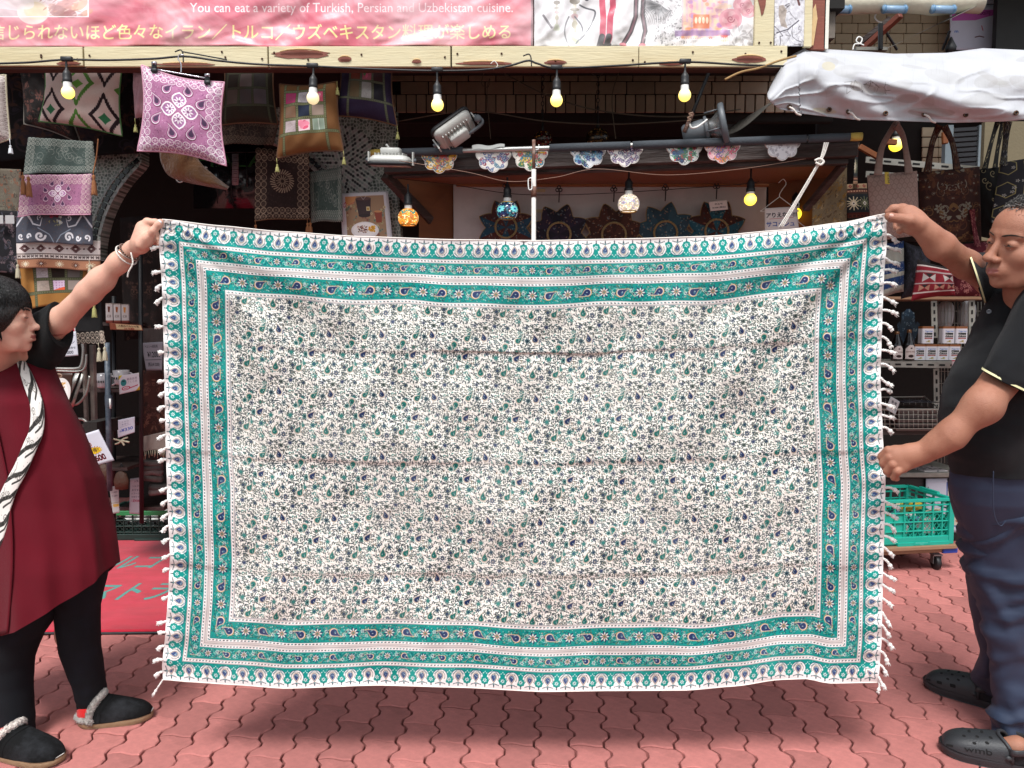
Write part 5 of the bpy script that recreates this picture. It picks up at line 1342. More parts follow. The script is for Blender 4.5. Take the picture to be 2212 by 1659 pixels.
def hookah(x,y,s):
    c.line([(x,y-130*s),(x,y-20*s)],10*s,'c0b8a8');c.ell(x,y-132*s,16*s,10*s,'8a8278');c.ell(x,y-86*s,11*s,8*s,'c8a8a8');c.ell(x,y-60*s,9*s,12*s,'a8a088');c.poly([(x-8*s,y-30*s),(x+8*s,y-30*s),(x+17*s,y),(x-17*s,y)],'c6cdb0');c.ell(x,y-106*s,14*s,5*s,'9a9288')
hookah(98,258,.9);hookah(176,318,1.4)
t=np.linspace(0,1,30);c.line(np.stack([198+62*np.sin(t*PI*1.05)+t*10,130+20*np.cos(t*6)+t*150],1),7,'5a5a5e');c.line(np.stack([150-18*np.sin(t*PI),200+t*120],1),6,'5a5a5e');c.line(np.stack([176+34*np.sin(t*PI),200+t*120],1),6,'6a6a70');c.line([(40,195),(75,245)],10,'6a6468');c.ell(228,128,8,5,'5a5a5e')
for(a,b_x,col)in((292,300,'c8566a'),(338,330,'c04860')):
    c.line([(a,60),(a+4,160),(b_x,200),(b_x-4,290),(b_x-14,322)],26,col,taper=False);c.line([(b_x-6,285),(b_x-16,324)],26,'3a3436');c.ell(b_x-12,322,17,9,'4a4446')
for P_ in(((445,60),(440,200),(420,260),(385,322)),((478,60),(470,190),(482,260),(468,320))):c.line(P_,20,'4c4648');c.line(P_,9,'d87a8a',.35);c.ell(P_[-1][0],P_[-1][1],16,8,'c87880')
for k in range(26):a=PI*.25+k*.11;c.line([(545,150),(545+math.cos(a)*62,150+math.sin(a)*52-8),(545+math.cos(a)*84,168+math.sin(a)*70)],5,random.choice(['5c5c5e','8a8a8a','6e6a6c']),taper=True)
for k in range(300):c.leaf(rnd(520,700),rnd(100,320),rnd(8,20),rnd(3,8),rnd(0,3),random.choice(['5f5d5e','7c7a7a','9a9696','b8b4b4']),.6)
c.rect(640,110,840,300,'d8a8b0',.8)
for k in range(9):c.rect(646+k*22,116,658+k*22,300,'eec8a8',.6)
for k in range(70):c.ell(rnd(640,840),rnd(110,300),rnd(6,20),rnd(4,12),random.choice(['c87aa0','e8905a','a87ac0','f0d0a0','e6b8a8','d85a50','b0a0d0']),0,.55)
c.rect(690,190,760,250,'e08868');
for k in range(4):c.ell(702+k*16,215,6,14,'f6dcc0')
c.rect(610,258,850,282,'8c6a9a',.7);c.rect(600,296,860,300,'f0eaea')
for k in range(26):c.rect(604+k*10,290,607+k*10,316,'e6dede')
for(x,y,r)in((852,210,44),(904,150,36),(930,175,30)):
    c.ell(x,y,r*1.15,r,'d8949e')
    for q in range(8):c.ell(x+math.cos(q)*r*.45,y+math.sin(q)*r*.4,r*.42,r*.34,'e4b0b4' if q%2 else 'c87a88',q,.7)
    c.spiral(x,y,r*.4,0,1.4,4,'b05a6c')
for k in range(30):c.leaf(rnd(840,950),rnd(240,320),rnd(20,50),rnd(6,14),rnd(0,3),random.choice(['a09a9a','c6c0be','8a8484']),.6)
m_pic=TM('faded_picture_print',c.image('picture_banner'),rough=.42,bump=.1,weave=200,spec=.45,fade=.42,fadecol='f2f0f2',coat=.12)
b2_=Th('picture_banner','white vinyl banner printed with water pipes, camel legs, palms and roses','banner',W(1392,100,3.5))
b2_.part('vinyl_sheet',sheet(banner_pt(1154,1632,-65,102,3.5,3),180,40,thick=.002),m_pic)
# ---- fascia boards, posts
def wood(name,col,dirt,**k):return M(name,col,rough=.62,var=.10,vs=5,bump=.2,bs=14,stretch=(1,1,9),dirt=dirt,dscale=1.6,**k)
m_cream=wood('cream_painted_wood','cbbf9c','b5a176');m_red=wood('red_brown_wood','7c4030','4a2418');m_screw=M('rusty_screw','4a3024',rough=.6,metal=.6,bump=.2)
fz=Th('fascia','run of weathered cream painted boards with peeling red patches below the banners','fascia',W(850,145,3.45))
bx=[(-30,179),(181,578),(580,973),(976,1379),(1381,1700)]
for k,(a,b)in enumerate(bx):
    bd=fz.part('board',wbox(a,101-k*.6,b,142+(k>0)*2,3.46,.022,ch=.002),m_cream,smooth=False)
    for q in range(4):
        sx=a+12 if q==0 else b-12 if q==3 else a+(b-a)*rnd(.2,.8)
        fz.part('screw',lathe([(1e-4,-.003),(.004,-.002),(.005,0)],8,W(sx,rnd(108,134),3.457),Matrix.Rotation(R(-90),4,'X')),m_screw,parent=bd)
def patch(par,pts,Y,mt,name='peeled_patch',lift=.0025):
    V=[W(x,y,Y-lift)for x,y in pts]+[W(x,y,Y+.001)for x,y in pts];n=len(pts)
    return fz.part(name,(V,[tuple(range(n)[::-1]),]+[(i,(i+1)%n,n+(i+1)%n,n+i)for i in range(n)]),mt,parent=par,smooth=False)
m_curl=M('curled_paint','c8a878',rough=.6,var=.2)
def blob(cx,cy,rx,ry,sd):
    r=random.Random(sd);return[(cx+rx*math.cos(t)*(1+r.uniform(-.12,.12))*(1 if abs(math.cos(t))<.8 else 1.05),cy+ry*math.sin(t)*(1+r.uniform(-.15,.15)))for t in np.linspace(0,2*PI,22)[:-1]]
last_board=bd
for(cx,cy,rx,ry,sd)in((650,117,56,10,1),(148,137,24,4.5,3),(745,128,14,6,4),(1045,137,55,4,5),(1200,135,22,5,6),(1620,128,34,8,7),(1450,138,26,4,8),(900,133,10,4,9),(400,139,60,3,10)):
    patch(None,blob(cx,cy,rx,ry,sd),3.46,m_red)
    fz.part('paint_curl',tube([W(cx+rx*.9*t,cy-ry*(1-t*t)**.5-1,3.452-.006*(1-t*t))for t in np.linspace(-.9,.9,12)],[.002+.003*(1-abs(t))for t in np.linspace(-.9,.9,12)],5),m_curl)
st=single('fascia_batten',wbox(-30,144,1700,149.5,3.475,.05),M('dark_red_batten','4a2a22',rough=.8,var=.2),'thin dark red batten along the lower edge of the cream boards','batten',smooth=False)
tp=Th('wooden_upright','vertical cream board with a red knot patch at the right end of the picture banner','board',W(1651,100,3.46))
tp.part('board',wbox(1633,-60,1671,100,3.46,.022,ch=.002),m_cream,smooth=False)
pts=[(1636+1,-2),(1655,-4),(1654,10),(1649,30),(1645,34),(1641,14)]
tp.part('peeled_patch',([W(x,y,3.4575)for x,y in pts],[tuple(range(6))[::-1]]),m_red)
for x,y in((1640,92),(1665,92)):tp.part('screw',lathe([(1e-4,-.003),(.004,-.002),(.005,0)],8,W(x,y,3.457),Matrix.Rotation(R(-90),4,'X')),m_screw)
random.seed(8);c=Cv(140,330,'cfcdd2')
for k in range(26):
    x,y=rnd(0,140),rnd(100,330);P_=[(x,y)]
    for q in range(5):x+=rnd(-22,22);y+=rnd(-8,26);P_.append((x,y))
    c.line(P_,rnd(1.5,3.5),random.choice(['8a868c','f0eef0','6a666c','b0acb0']))
c.poly([(20,150),(40,145),(56,170),(48,215),(60,250),(30,240),(18,190)],'a89c94');c.line([(10,270),(60,255),(110,215)],5,'55525a');c.line([(105,120),(112,145)],10,'6a4a4a')
pp=single('peeling_notice',sheet(lambda u,v:W(1673+67*u,-60+160*v,3.475-.006*bz1(u,v*2)-.004*bz3(u,v)),30,60,thick=.001),TM('torn_paper',c.image('torn_paper'),rough=.8),'torn peeling white paper sheet pasted beside the picture banner','poster')
single('wooden_upright',join(wbox(1741,-60,1753,100,3.47,.022)),m_cream,'narrow pale board right of the peeling white paper','board',smooth=False)
rp_=Th('corner_post','red brown splintered timber post left of the upper awning','post',W(1768,104,3.5));rp_.part('post',wbox(1754,-60,1783,108,3.5,.06,ch=.003),m_red,smooth=False)
rp_.part('splinter',([W(1756,20,3.49),W(1762,8,3.485),W(1766,40,3.488),W(1757,98,3.49),W(1752,98,3.49)],[(4,3,2,1,0)]),m_curl);rp_.part('edge_strip',wbox(1784,-60,1789,105,3.5,.06),M('white_edge','d8d4c8',rough=.6),smooth=False)
# ---- festoon lights along the fascia
m_blk=M('black_rubber','141518',rough=.5,var=.1,bump=.1);m_wht=M('white_plastic','dcdcd8',rough=.35,var=.04,bump=0)
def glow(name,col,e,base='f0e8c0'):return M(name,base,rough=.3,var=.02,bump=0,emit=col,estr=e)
m_g1=glow('lit_bulb','ffdf5a',1.15);m_g0=glow('unlit_bulb_glow','f8e8b0',.55);m_g2=glow('amber_bulb','ffdc30',1.3)  # the dim pale one adds a faint glow to a bulb that is off
YF=3.40
def cable(px,r=.0045,n=8,Y=YF):return tube(catmull([W(*p)if len(p)==3 else W(p[0],p[1],Y)for p in px],n),r,6)
lc=Th('light_cable','black festoon light cable strung along the cream fascia boards','cable',W(850,140,YF))
lc.part('cable',cable([(-30,138),(60,135),(140,129),(230,130),(330,127),(400,122),(470,131),(560,139),(676,143),(800,149),(930,153),(1040,151),(1100,142),(1140,131),(1160,137),(1205,147),(1330,142),(1478,134),(1600,140),(1700,143)]),m_blk)
for x,y in((390,112),(1142,121)):lc.part('cable_clip',cable([(x-12,y),(x,y-4),(x+5,y+4),(x+6,y+22)],.003),m_blk)
lc.part('cable',cable([(395,112),(430,118),(490,129)],.003),m_blk);lc.part('tie',cable([(940+120,138),(1068,132),(1075,142),(1066,150)],.002),M('white_string2','d8d4cc',rough=.9))
bulb_lbl=['lit globe bulb on the fascia cable in front of the green ikat cushion','pale unlit globe bulb, given a faint glow, on the cable above the orange patchwork cushion','lit globe bulb on the cable above the tilted white floodlight','lit globe bulb on the cable in the middle, above the white pole','lit globe bulb on the cable above the grey reflector lamp']
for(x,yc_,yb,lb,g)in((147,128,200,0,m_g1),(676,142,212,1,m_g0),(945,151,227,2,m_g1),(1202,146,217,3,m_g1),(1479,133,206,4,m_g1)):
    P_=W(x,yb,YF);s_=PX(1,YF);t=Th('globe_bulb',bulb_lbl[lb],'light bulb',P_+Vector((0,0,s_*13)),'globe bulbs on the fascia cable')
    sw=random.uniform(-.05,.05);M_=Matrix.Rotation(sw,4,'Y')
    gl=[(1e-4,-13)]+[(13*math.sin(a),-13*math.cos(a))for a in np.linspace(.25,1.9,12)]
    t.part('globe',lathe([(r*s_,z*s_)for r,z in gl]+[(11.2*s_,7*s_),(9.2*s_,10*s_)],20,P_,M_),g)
    t.part('collar',lathe([(r*s_,z*s_)for r,z in((9.3,9.5),(8.8,13),(8.2,20),(8,22))],20,P_,M_),m_wht)
    h_=(yb-yc_)
    t.part('socket',lathe([(r*s_,z*s_)for r,z in((8.6,21),(9.2,22),(9.2,27),(8.6,28),(8.8,36),(8.2,40),(5,45),(3,48),(2.4,51),(2.2,h_-8),(3.4,h_-5))],14,P_,M_),m_blk)
    t.part('cable_tee',join(box(P_+Vector((0,0,s_*(h_-3))),(s_*24,s_*8,s_*9),ch=.002)),m_blk)
# ---- padded pole with hanging trivets
def pole_pt(x):
    t=(x-800)/1060;Y=3.75-.31*t;return W(x,331-36*t+2*math.sin(t*PI),Y)
m_foam=M('grey_pipe_foam','3d4248',rough=.85,var=.10,vs=12,bump=.3,bs=90);m_yend=M('yellow_tape_end','b89c48',rough=.75,var=.25,bump=.4,bs=120,dirt='6a6a58',dscale=20)
pl=Th('padded_pole','long horizontal pole wrapped in dark grey pipe foam across the stall front','pole',pole_pt(1300))
pl.part('pipe',tube([pole_pt(x)for x in(805,1000,1200,1500,1855)],.011,10),M('steel_pipe','b8b8b4',rough=.4,metal=.7,bump=.1))
for a,b in((828,1000),(1187,1362),(1366,1563),(1566,1742),(1745,1836)):
    pl.part('foam_sleeve',tube([pole_pt(a+(b-a)*k/5)for k in range(6)],[.0175,.0185,.0182,.0186,.0182,.0176],14),m_foam)
for a,b in((801,826),(1834,1862)):pl.part('end_wrap',tube([pole_pt(a),pole_pt((a+b)/2),pole_pt(b)],[.017,.019,.018],12),m_yend)
pl.part('torn_tape',sheet(lambda u,v:pole_pt(1020+70*u)+Vector((0,-.014,.020-.022*v*(1-.4*u)+.004*math.sin(u*9))),14,4),M('white_tape','c8ccc8',rough=.6))
cols=[('e2a832',['b8382a','3a6a8a','f0e6d0','4a4a4a'],1,'yellow scalloped ceramic trivet with red flowers, leftmost under the grey padded pole'),('e6e2da',['2a3a86','5a2a6a','2a6a8a','8a2a3a'],0,'white scalloped trivet with blue and plum paisleys left of the white pole'),('e4dccf',['c8423a','d8b23a','3a7a9a','3a6a3a'],1,'scalloped trivet with red and yellow flowers just behind the white pole'),('dde0e2',['2a3a7a','4a8ab8','22284a','6aa0c0'],1,'white scalloped trivet with blue tulips right of the white pole'),('e6e0da',['4a3a6a','2a2a4a','6a4a7a','8a3a4a'],0,'white scalloped trivet with dark purple paisleys above the white mosaic lamp'),('dfe2da',['b83a3a','2a5a8a','2f7a4a','22284a'],1,'scalloped trivet with red tulips and green stems left of the pink one'),('d8a0a8',['c8405a','8a5a9a','e6c0b8','d8783a'],1,'pink scalloped trivet with a red star flower below the reflector lamp'),('cfc8ca',['8a8088','a89aa0','6a6068'],2,'grey white scalloped trivet with fine scrolls, rightmost under the pole')]
def trivet(x,yb,i):
    base,cl_,kind,lb=cols[i];cen=W(x,yb-37,3.74-.31*(x-800)/1060+.035);Rr=PX(38,cen.y);n=64
    def rad(a):return Rr*(.86+.14*abs(math.cos(a*4)))
    V=[cen+Vector((0,-.006,0))];U=[(.5,.5)];F=[]
    for k,(s1,dy)in enumerate(((.5,-.007),(.93,-.006),(1.0,-.002),(1.0,.004))):
        for q in range(n):
            a=2*PI*q/n+PI/2+PI/8;r=rad(a)*s1;V.append(cen+Vector((r*math.cos(a),dy,r*math.sin(a))));U.append((.5+.5*r/Rr*math.cos(a),.5+.5*r/Rr*math.sin(a)))
    for q in range(n):F.append((0,1+(q+1)%n,1+q))
    for k in range(3):
        for q in range(n):F.append((1+k*n+q,1+k*n+(q+1)%n,1+(k+1)*n+(q+1)%n,1+(k+1)*n+q))
    F.append(tuple(1+3*n+q for q in range(n)))
    V=[Vector((p.x,p.y,min(p.z,cen.z+Rr*.08)))for p in V]
    t=Th('trivet',lb,'trivet',cen,'scalloped trivets hanging under the padded pole');t.part('plate',(V,F,U),TM('glazed_print_%s'%'abcdefgh'[i],plate(base,cl_,40+i,kind).image('trivet_print'),rough=.25,bump=.05,spec=.6,coat=.4),smooth=False)
    rim=[cen+Vector((rad(a)*.985*math.cos(a),-.004,min(Rr*.08,rad(a)*.985*math.sin(a))))for a in np.linspace(0,2*PI,65)+PI/2+PI/8]
    t.part('rim',tube(rim,.0018,5),m_wht);t.part('hanging_cord',tube([cen+Vector((0,0,Rr*.06)),cen+Vector((0,.005,Rr*.3))],.0015,4),m_blk)
for i,(x,yb)in enumerate(((949,373),(1066,371),(1145,368),(1270,362),(1350,359),(1478,355),(1560,352),(1690,345))):trivet(x,yb,i)
# ---- stall roof timbers, side post, white board
m_dkw=M('dark_stained_wood','2c1c17',rough=.6,var=.3,vs=5,bump=.4,bs=16,stretch=(1,1,8),dirt='6a5f5c',dscale=2.2);m_ply=M('warm_plywood','6a3f22',rough=.7,var=.22,vs=4,bump=.2,stretch=(1,1,6))
stl=Th('stall_frame','dark stained timber frame of the stall under the padded pole','stall',W(1300,520,4.0))
def pbar(x0,y0,Y0,x1,y1,Y1,w_,h_,ch=.003):return bar(W(x0,y0,Y0),W(x1,y1,Y1),w_,h_,ch)
stl.part('front_beam',pbar(832,362,3.86,1850,325,3.58,.05,.062),m_dkw,smooth=False);stl.part('lower_rail',pbar(850,379,3.90,1830,350,3.62,.04,.026),m_dkw,smooth=False)
stl.part('upper_rail',pbar(820,344,3.92,1850,306,3.64,.04,.03),m_dkw,smooth=False)
stl.part('ceiling_board',([W(850,384,3.93),W(1832,354,3.64),W(1790,396,4.22),W(990,400,4.30)],[(0,1,2,3)]),m_ply,smooth=False)
stl.part('slanted_post',pbar(832,378,3.93,928,478,4.15,.05,.045),m_dkw,smooth=False);stl.part('side_brace',pbar(1822,355,3.64,1740,452,3.95,.035,.03),m_dkw,smooth=False)
stl.part('side_board',([W(840,384,3.95),W(985,400,4.30),W(985,640,4.30),W(905,640,4.10),W(905,470,4.08)],[(0,1,2,3,4)]),m_ply,smooth=False)
stl.part('right_board',([W(1660,392,4.26),W(1800,372,4.0),W(1800,640,4.0),W(1660,640,4.26)],[(3,2,1,0)]),m_ply,smooth=False)
stl.part('back_rail',wbox(985,384,1662,402,4.24,.03,.002),M('orange_pine','8a5228',rough=.6,var=.2,stretch=(1,1,8)),smooth=False)
m_wbd=M('scuffed_white_board','b5aaa8',rough=.6,var=.06,vs=3,bump=.08,dirt='8c8280',dscale=2.5)
wb=Th('white_board','scuffed white painted board behind the star cushions','board',W(1320,640,4.27));wb.part('panel',wbox(979,396,1650,660,4.27,.02,.002),m_wbd,smooth=False)
for(a,b,y)in((1148,1178,408),(1150,1186,452),(1210,1250,396)):wb.part('old_tape',wbox(a,y,b,y+7,4.266,.003),M('yellowed_tape','b09a78',rough=.5),smooth=False)
wb.part('upper_strip',wbox(1060,386,1330,397,4.235,.004),M('pale_strip','b8a8a0',rough=.6),smooth=False)
# wires
wr=Th('hanging_wire','thin dark wire drooping across the white board with the mosaic lamps','wire',W(1300,420,4.1));wr.part('wire',cable([(985,400),(1100,418),(1200,421),(1320,417),(1450,409),(1600,398),(1640,392)],.002,8,4.1),m_blk)
wr=Th('hanging_wire','thin wire strung from the white floodlight across the trivets to the right','wire',W(1300,380,3.5));wr.part('wire',cable([(862,347),(1010,372),(1100,392),(1200,383),(1290,365),(1440,378),(1600,365),(1740,343)],.0013,8,3.5),M('copper_wire','8a6a5a',rough=.5))
for k,(pts,lb,r)in enumerate((([(1090,160),(1180,205),(1300,240),(1460,252),(1600,236)],'pale electric cord sagging across the dark tiled wall',.004),([(860,262),(1020,240),(1180,262),(1340,268),(1560,255)],'lower pale cord running behind the two round ceiling lamps',.0035),([(1340,148),(1322,210),(1330,300)],'thin grey cord hanging down right of the round ceiling lamps',.003),([(1048,150),(1040,180),(1054,188),(1058,170),(1052,200),(1060,300)],'bent wire hook and string hanging left of the middle bulb',.0025))):
    o=single('cord',cable(pts,r,8,4.35),M('pale_cord','6e6456',rough=.8),lb,'cord')
# ceiling rose, chain and mosaic globes hanging inside
for(x,y,rr_,lb)in((1172,301,20,'small dark red mosaic globe lamp hanging inside, left of the chain lamp'),(1357-66,299,25,'larger brown mosaic globe lamp on a chain inside the shop')):
    cen=W(x,y,4.45);s_=PX(1,4.45);t=Th('mosaic_ceiling_lamp',lb,'lamp',cen,'mosaic globe lamps inside the shop')
    mm=mosaic(160,80,8,['7a2018','9a8a7a','3a1a10','b07a3a','5a1410']if rr_<22 else['6a4a28','2a1a10','9a7a4a','3a2414'],'120c0a',int(x))
    t.part('globe',lathe([(max(1e-4,rr_*s_*math.sin(a)),rr_*s_*math.cos(a)*.9)for a in np.linspace(0.1,PI,14)],24,cen,uv=True),TM('mosaic_glass_%s'%('red' if rr_<22 else 'brown'),mm.image('mosaic_glass'),rough=.2,bump=.2,spec=.6))
    t.part('stem',lathe([(3*s_,rr_*s_*.9),(4*s_,rr_*s_),(2*s_,rr_*s_+.02),(1.5*s_,rr_*s_+.12)],10,cen),m_blk)
    top=W(x,152,4.45);k=0;z=cen.z+rr_*s_+.10
    while z<top.z:
        gsx=[Vector((math.cos(a)*.008,0,math.sin(a)*.014))for a in np.linspace(0,2*PI,9)];gsx=[Matrix.Rotation(PI/2*(k%2),4,'Z')@g for g in gsx]
        t.part('chain_link',tube([Vector((cen.x,cen.y,z))+g for g in gsx],.0022,5),m_blk);z+=.023;k+=1
        if k>40:break
    t.part('ceiling_rose',lathe([(.035,.03),(.045,0),(.03,-.02),(.01,-.03)],16,top),m_blk)
# ---- mosaic and yellow lamps under the stall beam
def stall_lamp(x,y,r,kind,lb,ytop,Y=3.9):
    cen=W(x,y,Y);s_=PX(1,Y);t=Th('mosaic_lamp' if kind!='y' else 'globe_bulb',lb,'lamp' if kind!='y' else 'light bulb',cen)
    if kind=='y':
        t.part('globe',lathe([(max(1e-4,r*s_*math.sin(a)),-r*s_*math.cos(a))for a in np.linspace(0,2.6,14)],20,cen),m_g2)
    else:
        pal={'o':(['e89a30','f0c060','d87a28','f8e0a0','c86a20'],'8a5a28','ffb850',.38),'b':(['1c3a6a','2a6a8a','dfe6e0','1a2440','3a9a9a'],'1a2030','8ab0c0',.10),'w':(['efe6d4','d8ccc0','c8b8b0','f4e8c0','a8a0b0'],'a89878','ffe6a8',.34)}[kind]
        c=mosaic(240,120,8,pal[0],pal[1],3);
        if kind=='o':
            for q in range(6):c.line([(q*42,70),(q*42+10,88),(q*42+28,84),(q*42+38,66)],6,'1f7a78')
            c.rect(0,104,240,110,'b8701c')
        if kind=='b':
            for q in range(4):c.flower(q*60+30,52,21,9,'7adfe0','1f4fa0',0,.45)
            c.rect(0,96,240,106,'c8a040')
        if kind=='w':
            for q in range(7):c.flower(q*36+10,46+8*(q%2),9,5,'7a88b0','c05a4a',q)
        m=TM('lamp_glass_'+kind,c.image('lamp_glass'),rough=.15,bump=.15,spec=.6,coat=.3)
        bnode=m.node_tree.nodes['Principled BSDF'];it=[n for n in m.node_tree.nodes if n.type=='TEX_IMAGE'][0];m.node_tree.links.new(it.outputs[0],bnode.inputs['Emission Color']);bnode.inputs['Emission Strength'].default_value={'o':1.1,'b':.35,'w':.9}[kind]
        t.part('globe',lathe([(max(1e-4,r*s_*math.sin(a)),r*s_*.96*math.cos(a))for a in np.linspace(.28,2.35,16)],28,cen,uv=True),m)
        t.part('rim',tube([cen+Vector((r*s_*.72*math.cos(a),r*s_*.72*math.sin(a),-r*s_*.68))for a in np.linspace(0,2*PI,25)],.003,6),M('brass_rim','b08a40',rough=.3,metal=.8,bump=0))
    t.part('collar',lathe([(8*s_,r*s_*.85),(8*s_,r*s_*1.25)],16,cen),m_wht)
    t.part('socket',lathe([(9*s_,r*s_*1.2),(9.5*s_,r*s_*1.3),(9.5*s_,r*s_+10*s_),(8*s_,r*s_+12*s_),(8.5*s_,r*s_+22*s_),(5*s_,r*s_+28*s_),(2*s_,r*s_+32*s_),(2*s_,(y-ytop)*s_)],14,cen),m_blk)
stall_lamp(882,471,22,'o','orange mosaic globe lamp with a teal band beside the food poster',400,3.85);stall_lamp(1096,456,23,'b','dark blue mosaic globe lamp with a glowing turquoise flower',385,3.85)
stall_lamp(1358,441,23,'w','glowing white mosaic globe lamp in front of the brown star cushion',372,3.8);stall_lamp(1621,431,13,'y','small bright yellow bulb right of the star cushions',365,3.75)
stall_lamp(1935,313,14,'y','yellow bulb glowing between the handles of the beige tote bag',280,4.1);stall_lamp(1718,462,13,'y','yellow bulb half hidden behind the handwritten Japanese sign',420,4.1)
# ---- star shaped cushions
def star(x,y,Y,Rp,c1,c2,lb,rot=0):
    cen=W(x,y,Y);Rr=PX(Rp,Y);n=96
    def rad(a):k=(a*8/(2*PI)+.5)%1;return Rr*(.70+.30*abs(2*k-1)**1.1)
    img=Cv(220,220,c1);random.seed(int(x))
    for q in range(8):
        if q%2:a=rot+2*PI*q/8;img.poly([(110,110)]+[(110+140*math.cos(a+d),110-140*math.sin(a+d))for d in(-.39,0,.39)],c2)
    for q in range(420):img.leaf(rnd(0,220),rnd(0,220),rnd(5,10),rnd(2.5,4.5),rnd(0,6),random.choice(['c8a078','1a1414','a8684a',c1,'8aa0a0']),.55)
    V=[];U=[];F=[];rings=(0.0,.2,.42,.62,.8,.93,1.0)
    for side in(-1,1):
        for s1 in rings:
            for q in range(n):
                a=2*PI*q/n;r=rad(a-rot)*s1;th=.022*math.sqrt(max(0,1-s1**2.5));V.append(cen+Vector((r*math.cos(a),side*th,r*math.sin(a))));U.append((.5+.5*r/Rr*math.cos(a),.5+.5*r/Rr*math.sin(a)))
    for sd in(0,1):
        o_=sd*len(rings)*n
        for k in range(len(rings)-1):
            for q in range(n):
                f=(o_+k*n+q,o_+k*n+(q+1)%n,o_+(k+1)*n+(q+1)%n,o_+(k+1)*n+q);F.append(f if sd else f[::-1])
    t=Th('star_cushion',lb,'cushion',cen,'star shaped cushions hung on the white board')
    t.part('cover',(V,F,U),TM('paisley_velvet_%d'%int(x),img.image('star_cover'),rough=.9,bump=.4,sheen=.15))
    t.part('cord_ring',tube([cen+Vector((Rr*.36*math.cos(a),-.024-.003*math.sin(a*24),Rr*.36*math.sin(a)))for a in np.linspace(0,2*PI,97)],.006,6),M('straw_cord','8a7650',rough=.85,bump=.6,bs=200))
    e=[cen+Vector((rad(a-rot)*math.cos(a),0,rad(a-rot)*math.sin(a)))for a in np.linspace(0,2*PI,97)];t.part('piping',tube(e,.0022,5),M('gold_piping','9a7a4a',rough=.7))
    h=cen+Vector((0,0,Rr));hk=Th('key_hook','black iron key shaped hook holding the %s'%lb.split(' hung')[0],'hook',h)
    hk.part('shaft',tube([h,h+Vector((.002,0,PX(22,Y)))],.0035,6),m_blk)
    for a in(0,2.1,4.2):hk.part('bow_loop',tube([h+Vector((.0095*math.cos(t_)+.009*math.cos(a+PI/2),0,PX(28,Y)+.0095*math.sin(t_)+.009*math.sin(a+PI/2)))for t_ in np.linspace(0,2*PI,11)],.003,5),m_blk)
star(1093,492,4.2,62,'203e50','44221e','blue and maroon star cushion hung behind the blue mosaic lamp');star(1207,507,4.2,68,'1c1a26','2a2030','near black floral star cushion hung right of the white pole',.1)
star(1325,508,4.2,70,'38201a','44261e','brown star cushion hung behind the white mosaic lamp',-.1);star(1436,504,4.2,68,'263c48','2c4652','grey blue star cushion hung between the brown and two-tone ones',.2);star(1546,500,4.2,68,'1e4a58','3c1c16','teal and brown star cushion hung under a small price card')
def paper(name,label,cat,corners,Y,cv,tilt=0,mrough=.6,bend=.004,group=None,thick=.0012,dark=1.0):
    """corners TL TR BR BL in px (optionally with own Y)"""
    P=[W(c_[0],c_[1],c_[2]if len(c_)>2 else Y)for c_ in corners]
    f=lambda u,v:P[0].lerp(P[1],u).lerp(P[3].lerp(P[2],u),v)+Vector((0,-bend*math.sin(PI*u)*(.5+.5*math.cos(v*3)),0))
    return single(name,sheet(f,14,14,thick=thick),TM('print_'+cv[0],cv[1].image(cv[0]),rough=mrough,bump=.06,weave=150,dark=dark),label,cat,group=group)
c=Cv(140,100,'cfc4c0');c.text('ネムセ',70,40,22,'2a2a30','c',bold=.5);c.text('¥1500 (税込)',70,76,19,'2a2a30','c',bold=.5);c.text('・・',70,20,16,'5a2a30','c')
paper('price_card','small handwritten yen price card on the teal and brown star cushion','card',[(1531,436),(1570,432),(1573,452),(1535,456)],4.12,('star_card',c))
c=Cv(220,200,'cfc6c4');c.text('アりえない!!!',108,62,36,'24242a','c',bold=1.6);c.text('サコッシュ',100,122,38,'1f3f88','c',bold=1.6);c.text('ココ  ココ',70,168,24,'4a2a2a','c',bold=.8);c.line([(30,74),(190,70)],2,'a02020')
paper('handwritten_sign','handwritten Japanese sign with black and blue brush lettering left of the damask cloth','sign',[(1652,450),(1722,446),(1727,512),(1652,514)],3.95,('sacoche_sign',c))
# wire hangers
for(x,y,lb,s_)in((1684,425,'white wire clothes hanger hanging left of the damask cloth',1.0),(1712,470,'wire clothes hanger behind the handwritten Japanese sign',.9)):
    pts=[(x-2,y-30),(x+8,y-38),(x+14,y-28),(x+6,y-16),(x,y-6),(x,y)];t=Th('wire_hanger',lb,'hanger',W(x,y,4.0));t.part('hook',cable(pts,.0022,5,4.0),m_wht);t.part('frame',cable([(x,y),(x+34*s_,y+26*s_),(x+36*s_,y+32*s_),(x-36*s_,y+32*s_),(x-34*s_,y+26*s_),(x,y)],.0022,4,4.0),m_wht)
# rope tied to the pole end
ro=Th('white_rope','white rope knotted round the pole end and running down to the left','rope',W(1772,348,3.42))
for k in range(3):ro.part('strand',cable([(1781+k*4,308),(1776+k*3,330),(1768+k*2,350),(1730+k*2.5,415),(1682+k*4,492)],.0032,6,3.40+.002*k),m_string)
ro.part('knot',cable([(1760,347),(1770,343),(1779,349),(1772,356),(1762,351)],.0055,6,3.39),m_string)
